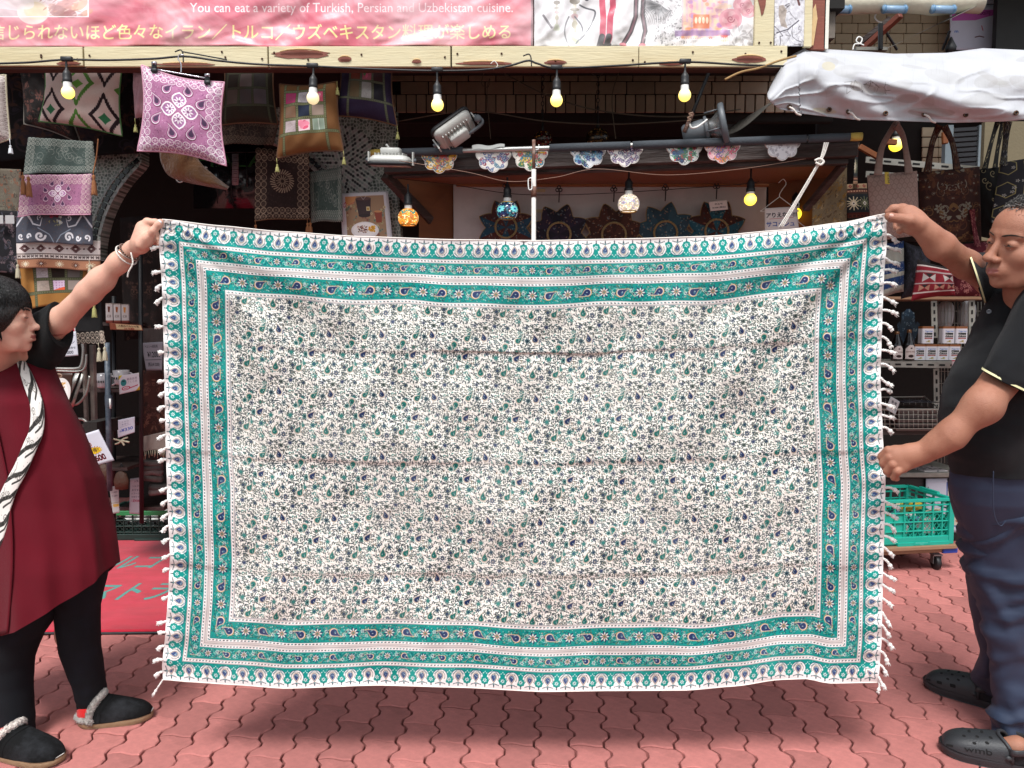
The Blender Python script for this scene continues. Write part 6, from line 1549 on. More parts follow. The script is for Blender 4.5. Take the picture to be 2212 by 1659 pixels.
# white support pole
wp=Th('white_pole','thin vertical white pole with a rusty top standing in front of the trivets','pole',Vector((W(1153,400,3.42).x,3.42,0)))
m_rust=M('rusty_steel','6a4638',rough=.8,var=.35,vs=20,bump=.4,dirt='b8b0a8',dscale=9)
zt=lambda y:W(1153,y,3.42).z;xp=W(1153,400,3.42).x
wp.part('shaft',tube([(xp,3.42,0),(xp,3.42,zt(366))],.0105,10),M('white_painted_steel','c9c4bf',rough=.5,var=.08,dirt='9a8a80',dscale=6,bump=.1));wp.part('rusty_top',tube([(xp,3.42,zt(368)),(xp,3.42,zt(302))],.0075,8),m_rust);wp.part('coupler',tube([(xp,3.42,zt(426)),(xp,3.42,zt(403))],.0125,10),m_rust);wp.part('hook',cable([(1157,324),(1163,322),(1164,312)],.002,4,3.41),m_wht)
wp.part('carabiner',cable([(1143,386),(1147,384),(1149,388),(1149,406),(1146,410),(1142,408),(1141,390),(1143,386)],.0028,3,3.40),m_wht)
# ---- floodlights
m_flw=M('white_lamp_housing','b5b5b0',rough=.4,var=.08,bump=.1);m_flg=M('grey_lamp_housing','565b60',rough=.45,var=.1,bump=.1);m_glassf=M('lamp_front_glass','9a908a',rough=.1,var=.05,bump=0,spec=.8)
def loc_frame(px,py,Y,rx=0,ry=0,rz=0):return Matrix.Translation(W(px,py,Y))@Matrix.Rotation(rz,4,'Z')@Matrix.Rotation(ry,4,'Y')@Matrix.Rotation(rx,4,'X')
def rrect(w_,h_,r,n=5):
    P=[]
    for cx,cy,a0 in((w_/2-r,h_/2-r,0),(-w_/2+r,h_/2-r,PI/2),(-w_/2+r,-h_/2+r,PI),(w_/2-r,-h_/2+r,1.5*PI)):
        for k in range(n+1):a=a0+PI/2*k/n;P.append((cx+r*math.cos(a),cy+r*math.sin(a)))
    return P
def prism(P,prof):
    V=[];n=len(P)
    for z,s_ in prof:V+=[(x*s_,y*s_,z)for x,y in P]
    F=[(j*n+i,j*n+(i+1)%n,(j+1)*n+(i+1)%n,(j+1)*n+i)for j in range(len(prof)-1)for i in range(n)];return(V,F+[tuple(range(n))[::-1],tuple((len(prof)-1)*n+i for i in range(n))])
def flood(name_lbl,m4,s_=1.0,arm=None):
    t=Th('floodlight',name_lbl,'floodlight',m4.translation);X=lambda g:xf(g,m4@Matrix.Scale(s_,4))
    t.part('rubber_gasket',X(prism(rrect(.20,.15,.03),((-.004,.97),(-.004,1.0),(.010,1.0),(.012,.97)))),m_blk);t.part('front_glass',X(prism(rrect(.185,.135,.026),((-.007,.98),(-.004,1)))),m_glassf)
    hs=t.part('housing',X(prism(rrect(.19,.14,.028),((.010,1.0),(.026,.97),(.040,.82),(.044,.6)))),m_flw)
    for k in range(9):t.part('cooling_fin',X(box((-.064+.016*k,0,.043),(.004,.10,.018))),m_flw,parent=hs,smooth=False)
    t.part('driver_box',X(box((0,0,.060),(.09,.06,.034),ch=.005)),m_flw)
    for s in(-1,1):br=t.part('bracket_arm',X(box((s*.104,0,.03),(.006,.028,.06))),m_flw,smooth=False)
    for s in(-1,1):t.part('bracket_bolt',X(lathe([(1e-4,s*.012),(.010,s*.010),(.010,0)],10,(s*.107,0,.022),Matrix.Rotation(PI/2,4,'Y'))),m_flg,parent=br)
    return t,X
t,X=flood('white square floodlight facing down at the left end of the padded pole',loc_frame(845,357,3.60,rx=R(8),ry=R(2),rz=R(-4)),1.0)
t.part('mounting_arm',cable([(846,344),(846,338),(840,320),(834,312)],.006,4,3.66),m_flw)
zx=Vector((.52,-.40,-.74)).normalized();xx=Vector((.82,0,.57));xx=(xx-zx*xx.dot(zx)).normalized();yx=zx.cross(xx);mfl=Matrix(((xx.x,yx.x,zx.x,0),(xx.y,yx.y,zx.y,0),(xx.z,yx.z,zx.z,0),(0,0,0,1)))
t,X=flood('white floodlight tilted up on a curved arm above the padded pole',Matrix.Translation(W(978,276,3.66))@mfl,1.05)
t.part('mounting_arm',join(cable([(945,318),(952,306),(966,300),(984,304)],.009,5,3.66),pbar(968,306,3.66,1010,285,3.63,.02,.012),cable([(1036,255),(1042,262),(1036,272),(1010,290),(985,300)],.009,5,3.64)),m_flg)
t.part('arm_knob',lathe([(1e-4,-.012),(.016,-.010),(.018,0),(.016,.010),(1e-4,.012)],14,W(1032,256,3.62),Matrix.Rotation(R(90),4,'X')),m_flg)
# reflector lamp
c0,c1_=W(1480,292,3.60),W(1556,271,3.55);ax=(c1_-c0).normalized();q4=ax.to_track_quat('Z','Y').to_matrix().to_4x4()
t=Th('reflector_lamp','grey bell shaped reflector lamp resting on the padded pole','lamp',c0)
t.part('ballast_housing',lathe([(1e-4,-.012),(.040,-.010),(.047,.0),(.050,.085),(.046,.092)],24,c0,q4),m_flg);t.part('cooling_ring',lathe([(.046,.09),(.060,.094),(.060,.104),(.046,.108)],24,c0,q4),m_flg)
t.part('reflector',lathe([(.034,.105),(.040,.125),(.062,.155),(.076,.165)],28,c0,q4),M('brushed_reflector','b8b8b8',rough=.22,metal=.85,bump=.05));t.part('outer_hood',lathe([(.074,.160),(.094,.163),(.098,.17),(.098,.185),(.092,.190),(.088,.186)],28,c0,q4),m_flg);t.part('front_glass',lathe([(1e-4,.188),(.09,.187)],28,c0,q4),m_glassf)
for k in range(4):
    a=k*PI/2+.4;t.part('hood_strut',xf(box((math.cos(a)*.072,math.sin(a)*.072,.135),(.006,.006,.07)),Matrix.Translation(c0)@q4),m_flg)
t.part('hanging_rod',tube([W(1478,285,3.55),W(1496,245,3.56)],.009,8),m_rust);t.part('rope_binding',cable([(1484,262),(1492,258),(1485,254),(1495,250),(1488,246),(1497,243)],.0035,4,3.54),M('jute','8a7060',rough=.9));t.part('power_lead',cable([(1490,268),(1494,276),(1506,274),(1518,266),(1528,258)],.0045,6,3.48),m_wht)
single('steel_rod',tube([W(1496,245,3.56),W(1533,152,3.6)],.008,8),m_blk,'black diagonal rod running from the reflector lamp up to the fascia','rod')
# twig stuck over the fascia
single('dry_twig',cable([(1566,172),(1600,156),(1640,147),(1680,132),(1720,121)],.005,5,3.40),M('dry_bamboo','9a7a4e',rough=.8,var=.2),'dry bamboo twig poking out left of the white tarpaulin','twig')
# ================================================================== soft goods
def cushion(name,label,cat,cor,Y,T,img_mat,piping=None,tass=(),pinch=.05,group=None,nu=26,sag=0,tasm=None):
    P=[W(c_[0],c_[1],c_[2]if len(c_)>2 else Y)for c_ in cor]
    ctr=(P[0]+P[1]+P[2]+P[3])/4
    def mid(u,v):
        q=P[0].lerp(P[1],u).lerp(P[3].lerp(P[2],u),v);e=pinch*(math.sin(PI*v)*(1-2*u)**3+0)
        q=q+(P[1]-P[0])*(pinch*math.sin(PI*v)*-(2*u-1)**3)+(P[3]-P[0])*(pinch*math.sin(PI*u)*-(2*v-1)**3);return q
    nz_=smooth_noise(int(abs(cor[0][0]*7+cor[0][1])),8,1,4)
    def th(u,v):
        a=max(0,1-abs(2*u-1)**2.2)**.5*max(0,1-abs(2*v-1)**2.2)**.5;return T*a*(1+.25*nz_(u,v))
    def front(u,v):return mid(u,v)+Vector((0,-th(u,v)-.001,0))
    def back(u,v):return mid(1-u,v)+Vector((0,th(1-u,v)+.001,0))
    t=Th(name,label,cat,ctr,group);t.part('cover',join(sheet(front,nu,nu),sheet(back,nu,nu)),img_mat)
    ed=[mid(u,0)for u in np.linspace(0,1,20)]+[mid(1,v)for v in np.linspace(0,1,20)[1:]]+[mid(u,1)for u in np.linspace(1,0,20)[1:]]+[mid(0,v)for v in np.linspace(1,0,20)[1:-1]]
    if piping:t.part('piping',tube(ed+[ed[0]],.0042,6),piping)
    for k in tass:t.part('tassel',bell_tassel(P[k]+Vector((0,-.004,0)),.062),tasm or m_ytas)
    return t
def bell_tassel(p,L,r=.0085,cord=.45):
    a=Vector(p);gs=[tube([a,a+Vector((.002,0,-L*cord))],.0014,5)];b=a+Vector((.002,0,-L*cord));s_=L*(1-cord)
    gs.append(lathe([(1e-4,0),(r*.55,-s_*.06),(r*.62,-s_*.16),(r*.38,-s_*.24),(r*.75,-s_*.4),(r,-s_*.8),(r*.95,-s_)],10,b))
    for k in range(9):q=2*PI*k/9;gs.append(tube([b+Vector((math.cos(q)*r*.7,math.sin(q)*r*.7,-s_*.4)),b+Vector((math.cos(q)*r*1.05,math.sin(q)*r*1.05,-s_*1.05))],.0016,3,cap=False))
    return join(*gs)
m_ytas=M('olive_yellow_tassel','a8a468',rough=.9,var=.12,bump=.6,bs=300);m_otas=M('rust_tassel','94603c',rough=.9,var=.12,bump=.6,bs=300);m_ctas=M('cream_tassel','b8b098',rough=.9,var=.1,bump=.6,bs=300)
m_pink=M('pink_piping','c490a4',rough=.85);m_brnp=M('brown_piping','5a3a24',rough=.85)
cpink=lace(340,340,'a26a8c','ece2e4',1,'petals',.17,dark='7a4a7e',fillc=['7c4470','b88aa8','5a2c50','c8a4bc'])
m_cpink=TM('pink_lace_print',cpink.image('pink_lace'),rough=.85,bump=.3,imgbump=.5,weave=400)
ck=cushion('lace_cushion','mauve pink cushion with white lace border clipped to a hanger, nearest of the cushions','cushion',[(306,141),(484,178),(489,358),(297,326)],3.3,.052,m_cpink,m_pink,(),.055)
hg=Th('clip_hanger','metal clip hanger with two black clips holding the pink lace cushion','hanger',W(395,150,3.3))
hg.part('rail',cable([(322,147),(452,170)],.003,4,3.28),M('chrome','b8b8bc',rough=.2,metal=.9,bump=0));hg.part('hook',cable([(391,158),(391,138),(385,128),(388,118),(397,119)],.0025,5,3.3),MATS['chrome'])
for x,y in((333,144),(448,170)):hg.part('clip',join(box(W(x,y,3.28),(.020,.012,.040),ch=.003),box(W(x,y+8,3.275),(.026,.014,.016),ch=.003)),m_blk);hg.part('clip_spring',tube([W(x-5,y-8,3.27),W(x+5,y-8,3.27)],.006,8),MATS['chrome'])
cushion('ikat_cushion','pale pink cushion with green and black ikat diamonds behind the first bulb','cushion',[(98,146),(264,142),(264,294),(84,262)],3.72,.05,TM('ikat_print',ikat().image('ikat'),rough=.85,bump=.3,dark=.95),M('green_piping','3f6a34'),(),.04)
m_pw1=TM('patchwork_orange',patchwork(360,360,'6e4826','6f7050',[('a83060','tex'),('b8b0b4','tex'),('c05868','rose'),('7a5a44','tex'),'1c2438','8a786c',('b4a4a6','tex'),('e6c8cc','rose'),('8a9a8a','lat')],3,3,.12,.80,.13,.72).image('patchwork'),rough=.85,bump=.35)
cushion('patchwork_cushion','orange brown patchwork cushion with rose and lattice patches under the pale bulb','cushion',[(604,182),(728,176),(742,326),(598,342)],3.6,.05,m_pw1,m_brnp,(1,2,3),.04)
m_pw2=TM('patchwork_purple',patchwork(300,300,'241430','5a5a48',['74301e',('a8505e','rose'),'3a1a1e','5a4a34',('8a8684','tex'),'14101a'],3,2,.22,.86,.0,.66,5).image('patchwork2'),rough=.85,bump=.35,dark=.85)
cushion('patchwork_cushion','dark purple patchwork cushion at the right end of the hanging row','cushion',[(738,138),(846,146),(858,272),(722,250)],3.66,.05,m_pw2,m_brnp,(2,),.05)
m_pw3=TM('patchwork_grey',patchwork(300,300,'2c2418','4a4a38',['2c2018',('6a5a58','tex'),'3a3434','5a4a44','4c4444','5a5054'],3,2,.1,.9,.1,.7,8).image('patchwork3'),rough=.85,bump=.35,dark=.8)
cushion('patchwork_cushion','dim grey brown patchwork cushion just right of the pink lace cushion','cushion',[(486,150),(590,146),(600,268),(476,270)],3.75,.05,m_pw3,m_brnp,(),.04)
m_dkc=TM('dark_floral_velvet',damask(240,240,'1a1413',['3a2420','5a3a34','2c2a28'],12).image('dark_floral'),rough=.9,bump=.4)
cushion('velvet_cushion','dark brown velvet cushion hanging left of the ikat cushion','cushion',[(44,142),(122,144),(176,312),(52,268)],3.85,.05,m_dkc,M('grey_piping','6a645c'),(),.05)
m_dpk=M('dusty_pink_cloth','9a7078',rough=.85,var=.12,bump=.4,bs=500,sheen=.1)
cushion('pink_cushion','plain dusty pink cushion half hidden behind the pink lace cushion','cushion',[(288,140),(330,142),(330,256),(292,256)],3.6,.04,m_dpk,None,(3,),.02)
m_slv=TM('grey_lace_print',lace(120,300,'8a7c78','c8c0ba',5,None,.3).image('grey_lace'),rough=.85,bump=.3)
cushion('lace_cushion','greyish lace cushion cut off at the left edge of the picture','cushion',[(-70,160),(12,162),(22,300),(-66,340)],3.35,.045,m_slv,m_ctas,(2,),.02,tasm=M('white_tassel','d0d4d8',rough=.9))
def hang(name,label,cat,cor,Y,mat_,fold=.010,nf=3,seed=0,thick=.003,tass=(),tm=None,fringe=0,bottomr=0,group=None,piping=None):
    P=[W(c_[0],c_[1],c_[2]if len(c_)>2 else Y)for c_ in cor];rr_=random.Random(seed);ph=rr_.uniform(0,6)
    def f(u,v):
        q=P[0].lerp(P[1],u).lerp(P[3].lerp(P[2],u),v);return q+Vector((0,-fold*math.sin(u*nf*PI+ph+v)*(.3+.7*v)-fold*.4*math.sin(u*nf*7+v*3),.004*math.sin(u*nf*2.3+ph)*v))
    t=Th(name,label,cat,(P[2]+P[3])/2,group);t.part('cloth',sheet(f,26,18,thick=thick),mat_)
    if piping:t.part('hem',tube([f(u,1)+Vector((0,-.001,0))for u in np.linspace(0,1,24)],.003,5),piping)
    for(k,dx,dy)in tass:t.part('tassel',bell_tassel(f(k,1)+Vector((PX(dx,Y),-.01,-PX(dy,Y))),.085,.011,.25),tm or m_otas)
    if fringe:
        rf=random.Random(seed+5);gs=[]
        for k in range(fringe):
            p=f((k+.5)/fringe,1);gs.append(tube([p,p+Vector((rf.uniform(-.006,.006),-.002,-PX(rf.uniform(12,18),Y)))],.0022,3))
        t.part('fringe',join(*gs),m_ctas,kind='stuff')
    return t
m_gl=TM('grey_green_lace',lace(300,170,'3c4844','9a9a92',3,'scroll',.22,dark='2c3834',fillc=['2a3632','5a6660','1f2a2a']).image('grey_green'),rough=.85,bump=.3,imgbump=.5)
m_pl=TM('pink_lace_runner',lace(320,180,'94607e','c8b4ac',9,'petals',.24,dark='5a3050',fillc=['5a3050','a87898','3e2038']).image('pink_runner'),rough=.85,bump=.3,imgbump=.5)
m_sr=TM('scroll_rose_tapestry',scrollrose().image('scroll_rose'),rough=.85,bump=.4)
m_kw=TM('white_kilim_weave',kilim(420,180,[(.10,'d0c4bd','0','x'),(.36,'d6cbc6','4a2426','diamond'),(.04,'6a5a54','0','x'),(.14,'cbbfb8','3a2a2c','hx'),(.05,'5a4038','0','x'),(.31,'9a6a50','4a2a24','eye')]).image('kilim_white'),rough=.9,bump=.4)
hang('table_runner','grey green scroll embroidered runner, topmost of the hanging stack at the left','table runner',[(60,296),(202,306),(208,372),(50,376)],3.62,m_gl,tass=(),piping=M('dark_hem','26302c'))
hang('table_runner','mauve lace runner with rust tassels below the grey green one','table runner',[(46,378),(200,376),(196,462),(38,466)],3.58,m_pl,tass=(),piping=m_pink)
for(x,y,lb)in((48,372,'rust coloured tassel at the upper left of the mauve lace runner'),(60,376,'second rust tassel just right of the outermost one'),(201,372,'rust tassel hanging at the right edge of the mauve lace runner')):
    single('tassel',bell_tassel(W(x,y,3.52),.10,.012,.1),m_otas,lb,'tassel',base=W(x,y,3.52))
single('twisted_rope',cable([(212,300),(208,340),(201,374)],.003,6,3.55),m_otas,'twisted rust cord running down to the right rust tassel','cord')
hang('table_runner','slate grey tapestry runner with white scrolls and red roses','table runner',[(36,456),(200,458),(200,528),(34,524)],3.62,m_sr)
hang('kilim_runner','white and brown kilim runner with dark diamond motifs','table runner',[(34,520),(218,520),(216,584),(38,578)],3.66,m_kw,tass=((.01,0,-18),(.9,0,-22)),tm=m_ctas)
m_pw4=TM('patchwork_tan',patchwork(340,190,'9c6c34','66684c',[('b8acb0','tex'),'2c221c',('6a6460','tex'),('a8988c','tex'),('d4bcd2','dots'),'9a8c84'],3,2,.2,.82,.0,.66,9).image('patchwork4'),rough=.85,bump=.35,dark=.95)
hang('patchwork_cover','ochre patchwork cloth with a polka dot patch hanging below the kilim','cushion cover',[(40,574),(206,576),(200,650),(54,668)],3.70,m_pw4,tass=((1.0,4,-4),),tm=m_ytas)
hang('dark_cloth','black cloth panel with red and white stripes below the patchwork cloth','cloth',[(60,655),(218,640),(222,716),(64,720)],3.74,TM('red_stripe',(lambda c:(c.rect(90,0,136,80,'a01830'),[c.rect(x,0,x+3,80,'d8d0c8')for x in(118,126,134)],c)[2])(Cv(220,80,'131213')).image('red_stripe'),rough=.9),fold=.004)
hang('lace_trim_cloth','strip of cream lace edging with cream and rust tassels by the tray rack','cloth',[(142,722),(224,714),(228,740),(142,747)],3.6,TM('cream_lace',lace(150,34,'1c1714','b8a898',14,None,.5,rows=1).image('cream_lace'),rough=.9,imgbump=.6),fold=.004,tass=((.86,0,-2),(.99,0,-2)),tm=m_ctas)
# further left, behind the stack
hang('flower_tapestry','dark tapestry with pale flowers at the left edge behind the woman','tapestry',[(-40,452),(36,456),(52,590),(-40,590)],3.9,TM('dark_flower_tapestry',damask(200,300,'17161a',['5a4a50','6e5e60','3a3a44'],31).image('dark_flowers'),rough=.9),fold=.006)
hang('folded_kilim','pale beige kilim band hanging at the far left edge','rug',[(-40,362),(46,366),(44,458),(-40,462)],3.95,TM('beige_kilim',damask(200,200,'7a7062',['5a5046','94604a','8a8272'],33).image('beige_kilim'),rough=.9,dark=.6),fringe=0,fold=.004)
for x in(-2,22):single('price_label',wbox(x-11,465,x+9,483,3.86,.002),M('label_card','a8a6a6',rough=.6,var=.05),'small pale label card %s the dark flower tapestry'%('on the left of' if x<0 else 'on the right of'),'label',smooth=False)
hang('dark_rug','black rug with dim brown blooms hanging behind the brown velvet cushion','rug',[(-40,150),(300,150),(300,330),(-40,352)],4.15,TM('night_rug',damask(300,200,'120f10',['2c2024','3a2620','241e26'],35).image('night_rug'),rough=.95),fold=.01)
hang('brown_rug','large dark brown rug hanging behind the raised arm of the woman','rug',[(258,470),(345,465),(350,730),(268,735)],4.3,TM('brown_rug_weave',damask(200,500,'1c1312',['3c2824','2c1c1a','4a342c'],37).image('brown_rug'),rough=.95),fold=.008)
hang('rust_rug','dull rust brown rug hanging low beside the left edge of the cloth','rug',[(300,800),(362,800),(362,945),(303,945)],4.2,TM('rust_rug_weave',damask(160,300,'40241f',['5a3830','2c1a18','6a4438'],39).image('rust_rug'),rough=.95),fold=.006)
hang('fringed_throw','cream throw with a knotted fringe hanging beside the rust rug','throw',[(303,944),(366,930),(366,972),(303,975)],4.15,M('cream_throw','867c74',rough=.95,var=.15,bump=.5,bs=200),fold=.004,fringe=16)
# ---- mosaic arch
YM=4.30
mcv=mosaic(700,320,7,['4a574e','627068','7a857c','3a463f','6e7a70','56625a'],'bcbfb8',2,(545,118,76))
mt_mos=TM('green_mosaic',mcv.image('green_mosaic'),rough=.4,bump=.1,imgbump=.5,spec=.5)
def arch_half(x0,x1,ycut,side):
    """panel between the arch curve (centre 485,560 radius 270) and a straight outer edge"""
    V=[];U=[];F=[];n=26;rows=[]
    ys=np.linspace(232,560,n)
    for y in ys:
        dy=560-y;xa=485+side*math.sqrt(max(0,272**2-dy**2))if dy<272 else 485
        xo=x1 if side>0 else x0
        if side>0 and y>400:xo=x1+(y-400)*.1
        if side<0:xa=min(xa,306)
        row=[]
        for k in range(8):
            x=xa+(xo-xa)*k/7;p=W(x,y,YM);row.append(len(V));V.append(p);U.append(((x-190)/700,1-(y-230)/330))
        rows.append(row)
    for a,b in zip(rows,rows[1:]):
        for k in range(7):F.append((a[k],b[k],b[k+1],a[k+1])if side>0 else(a[k+1],b[k+1],b[k],a[k]))
    n0=len(V);V2=[p+Vector((0,.09,0))for p in V];F2=[tuple(i+n0 for i in f[::-1])for f in F];rim=[]
    for a,b in zip(rows,rows[1:]):rim.append((a[0],b[0],b[0]+n0,a[0]+n0)if side<0 else(b[0],a[0],a[0]+n0,b[0]+n0))
    return(V+V2,F+F2+rim,U+U)
am=Th('mosaic_arch','grey green mosaic tiled arch with a round medallion in its right spandrel','arch',W(485,560,YM))
am.part('left_spandrel',arch_half(196,330,0,-1),mt_mos,smooth=False);am.part('right_spandrel',arch_half(600,855,0,1),mt_mos,smooth=False)
m_mtile=M('white_mosaic_tile','8e908c',rough=.3,var=.1,objvar=.25,bump=.05);m_btile=M('black_mosaic_tile','16181a',rough=.25,var=.1,objvar=.2,bump=.05)
tile_me={}
for rr_,nn,mt,hh in((274,62,m_mtile,6.5),(284,62,m_btile,9),(294,64,m_mtile,5)):
    for k in range(nn):
        a=-.05+(PI+.1)*k/nn;x=485+rr_*math.cos(a);y=560-rr_*math.sin(a)
        if y>516 or(300<x<612)or(x<300 and y<320):continue
        key=(rr_,)
        if key not in tile_me:tile_me[key]=mesh('mosaic_piece',box((0,0,0),(PX(rr_*PI/nn*.84,YM),.008,PX(hh,YM)),ch=.001),mt,smooth=False)
        o=bpy.data.objects.new('mosaic_piece',tile_me[key]);C.objects.link(o);o.parent=am.o;o.location=W(x,y,YM)-am.loc+Vector((0,-.004,0));o.rotation_euler=(0,-(a-PI/2)+random.uniform(-.1,.1),0)
# things hanging on and in front of the arch
m_sun=TM('sun_lace_rug',lace(340,430,'241614','8a7462',2,'sun',.22,dark='3a2420',fillc=['3c2620','5a4438','1a100e']).image('sun_rug'),rough=.9,imgbump=.5)
hang('sun_runner','dark brown runner with a beige embroidered sun medallion','table runner',[(552,318),(668,330),(668,472),(550,476)],4.05,m_sun,fold=.006,tass=((.02,0,-1),(.97,0,-1),(1.02,0,-1)),piping=m_brnp)
hang('grey_runner','grey green lace runner hanging right of the sun medallion runner','table runner',[(668,372),(738,360),(740,478),(672,480)],4.12,m_gl,fold=.006)
hang('brown_runner','brown lace runner glimpsed between the pink and orange cushions','table runner',[(470,245),(604,262),(590,312),(476,312)],3.95,TM('brown_lace',lace(300,120,'2a1e1a','6e5c4e',44,'scroll',.3).image('brown_lace'),rough=.9),fold=.006)
# tan fur hide hanging behind the pink cushion
hL=catmull([Vector(q+(0,))for q in((344,322),(348,352),(365,380),(400,393),(445,402),(488,410))],6);hR=catmull([Vector(q+(0,))for q in((418,322),(428,345),(442,361),(459,376),(476,390),(494,403))],6)
def hide(u,v):
    i=v*(len(hL)-1);k=min(int(i),len(hL)-2);q=hL[k].lerp(hL[k+1],i-k).lerp(hR[k].lerp(hR[k+1],i-k),u);return W(q.x,q.y,3.95-.05*math.sin(PI*u)-.008*math.sin(u*9+v*17))
m_hide=M('tan_fur','7a5230',rough=.95,var=.5,vs=16,bump=.9,bs=60,sheen=.4,dirt='2c1a10',dscale=8)
single('fur_piece',sheet(hide,16,26,thick=.012),m_hide,'tan and brown mottled fur piece hanging below the pink lace cushion','fur')
gl_=Th('shop_glass_door','dark glass door with green lettering and a small list, deep inside the arch','door',W(505,440,5.0))
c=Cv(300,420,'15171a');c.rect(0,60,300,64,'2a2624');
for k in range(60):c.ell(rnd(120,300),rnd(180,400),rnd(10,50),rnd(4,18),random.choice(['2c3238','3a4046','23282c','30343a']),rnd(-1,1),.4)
c.text('HALAL',8,168,118,'3f7a44',bold=1.2,al=.9)
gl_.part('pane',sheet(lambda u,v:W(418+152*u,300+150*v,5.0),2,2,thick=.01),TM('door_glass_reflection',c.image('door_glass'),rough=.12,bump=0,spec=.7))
c=Cv(60,240,'a89ca4')
for k in range(4):c.rect(0,60*k-2,60,60*k+1,'2a2628');c.text('¥%d'%(300+k*150),30,60*k+36,15,'3a3438','c');c.rect(12,60*k+14,48,60*k+18,'7a6a74')
gl_.part('price_list',sheet(lambda u,v:W(501+14*u,332+68*v,4.98),2,2,thick=.002),TM('price_list',c.image('price_list'),rough=.6,dark=.9));
for a,b in(((420,330),(560,328)),((470,330),(470,440)),((532,330),(534,405)),((498,340),(500,440))):gl_.part('wire_shelf_bar',cable([a,b],.004,1,4.95),m_blk)
wh=Th('wire_hanger','bundle of white wire hangers dangling under the fur piece','hanger',W(385,370,4.1))
for pts in([(364,352),(372,344),(376,356),(368,366),(378,374)],[(376,362),(384,372),(378,382),(388,394),(404,384),(414,370),(400,356),(386,366)],[(414,368),(440,362),(452,378),(446,392),(432,384),(420,368)],[(416,364),(430,358),(448,362)]):wh.part('wire',cable(pts,.003,6,4.1),m_wht)
# food poster on the mosaic
c=Cv(440,400,'c9c4ca');c.rect(46,30,396,400,'9a7a5c');c.poly([(46,30),(150,30),(120,90),(46,110)],'c88a58')
for k in range(90):c.flower(rnd(50,395),rnd(100,395),rnd(8,16),6,random.choice(['6a7a6a','a89a6a','8a5a4a','c8b890']),'5a3a3a',rnd(0,3),.6)
c.poly([(140,50),(280,50),(262,190),(160,190)],'3a2024');c.ell(210,52,70,14,'5a3a38');c.ell(210,190,52,14,'2a1418');c.line([(180,20),(210,60),(250,20)],4,'c8c0c0',.7);c.rect(232,118,262,152,'e0cfa0');c.rect(238,126,256,146,'b88a30')
c.poly([(300,160),(370,160),(360,250),(312,250)],'8a3a24');c.ell(335,160,35,9,'c88a5a');c.ell(205,310,122,70,'e6e2e4');c.ell(205,306,104,56,'f2eeee')
for k in range(50):c.ell(205+rnd(-66,20),300+rnd(-26,26),rnd(4,10),rnd(3,8),random.choice(['4a2a2a','7a3a2a','e8dccc','c8a8a0']),rnd(0,3))
for k in range(20):c.ell(270+rnd(-26,26),300+rnd(-20,20),rnd(8,14),rnd(5,9),random.choice(['d8a02c','c88a20','e8b848']),rnd(0,3))
c.line([(30,96),(46,74),(52,92),(36,118),(28,104)],5,'b03858');c.line([(50,110),(130,76)],3,'b03858')
paper('food_poster','laminated poster of tea glasses and a rice plate taped on the mosaic','poster',[(734,418),(838,413),(848,520),(740,522)],4.2,('food_poster',c),mrough=.3)
# small clutter behind the woman
c=Cv(180,200,'bfc0c8');c.text('DELUXE'[:0]+'ワンプレート',90,40,26,'4a4a58','c',bold=.6);c.text('クーポン',96,96,34,'4a4a58','c',bold=1);c.text('お得な詰合せ',100,140,22,'30303a','c',bold=.6);c.text('¥3000',96,180,36,'30303a','c',bold=1.2)
paper('price_sign','white handwritten ¥3000 sign hanging behind the sleeve of the woman','sign',[(118,718),(164,716),(169,768),(122,772)],3.5,('sign3000',c))
m_alu=M('brushed_aluminium','a8a49e',rough=.35,metal=.8,var=.1,bump=.1);m_post=M('worn_grey_post','6a625c',rough=.7,var=.2,bump=.3,dirt='a89a8c',dscale=5)
rk=Th('tray_rack','worn grey upright rack with curved aluminium trays behind the woman','rack',G(190,1230));YR=3.9
rk.part('upright',join(pbar(181,740,YR,190,1010,YR,.022,.016)),m_post,smooth=False);rk.part('upright',pbar(200,745,YR+.03,206,1010,YR+.03,.03,.022),m_post,smooth=False)
for(pts,r)in(([(120,796),(165,796),(176,788),(180,760),(178,742)],.008),([(120,801),(170,802),(184,792),(187,765)],.006),([(150,872),(168,872),(186,850),(194,812)],.007),([(160,905),(180,906),(192,920),(192,940)],.008)):rk.part('tray_rim',cable(pts,r,6,YR-.06),m_alu)
def fpart(th,name,cor,Y,mt,thick=.002,**k):P=[W(c_[0],c_[1],Y)for c_ in cor];return th.part(name,sheet(lambda u,v:P[0].lerp(P[1],u).lerp(P[3].lerp(P[2],u),v),3,3,thick=thick),mt,**k)
fpart(rk,'tray_strut',[(162,806),(172,806),(140,884),(128,880)],YR-.08,m_alu,.004);fpart(rk,'tray_strut',[(176,806),(181,810),(158,880),(150,882)],YR-.07,m_alu,.004)
c=Cv(160,200,'3a241c');c.ell(80,110,76,84,'d8d4d0');c.ell(76,108,60,66,'e8e4e0')
for k in range(90):c.ell(72+rnd(-42,40),100+rnd(-46,46),rnd(4,9),rnd(3,6),random.choice(['b88a4a','9a6a34','d8b078','7a4a24']),rnd(0,3))
c.ell(50,14,34,14,'8a7060');c.ell(50,14,24,8,'4a2a1c');c.ell(120,190,14,6,'b03848')
paper('dish_photo','printed photo of a fried rice plate leaning on the aluminium tray rack','photo',[(112,806),(158,806),(150,884),(104,884)],3.75,('dish_photo',c),mrough=.3)
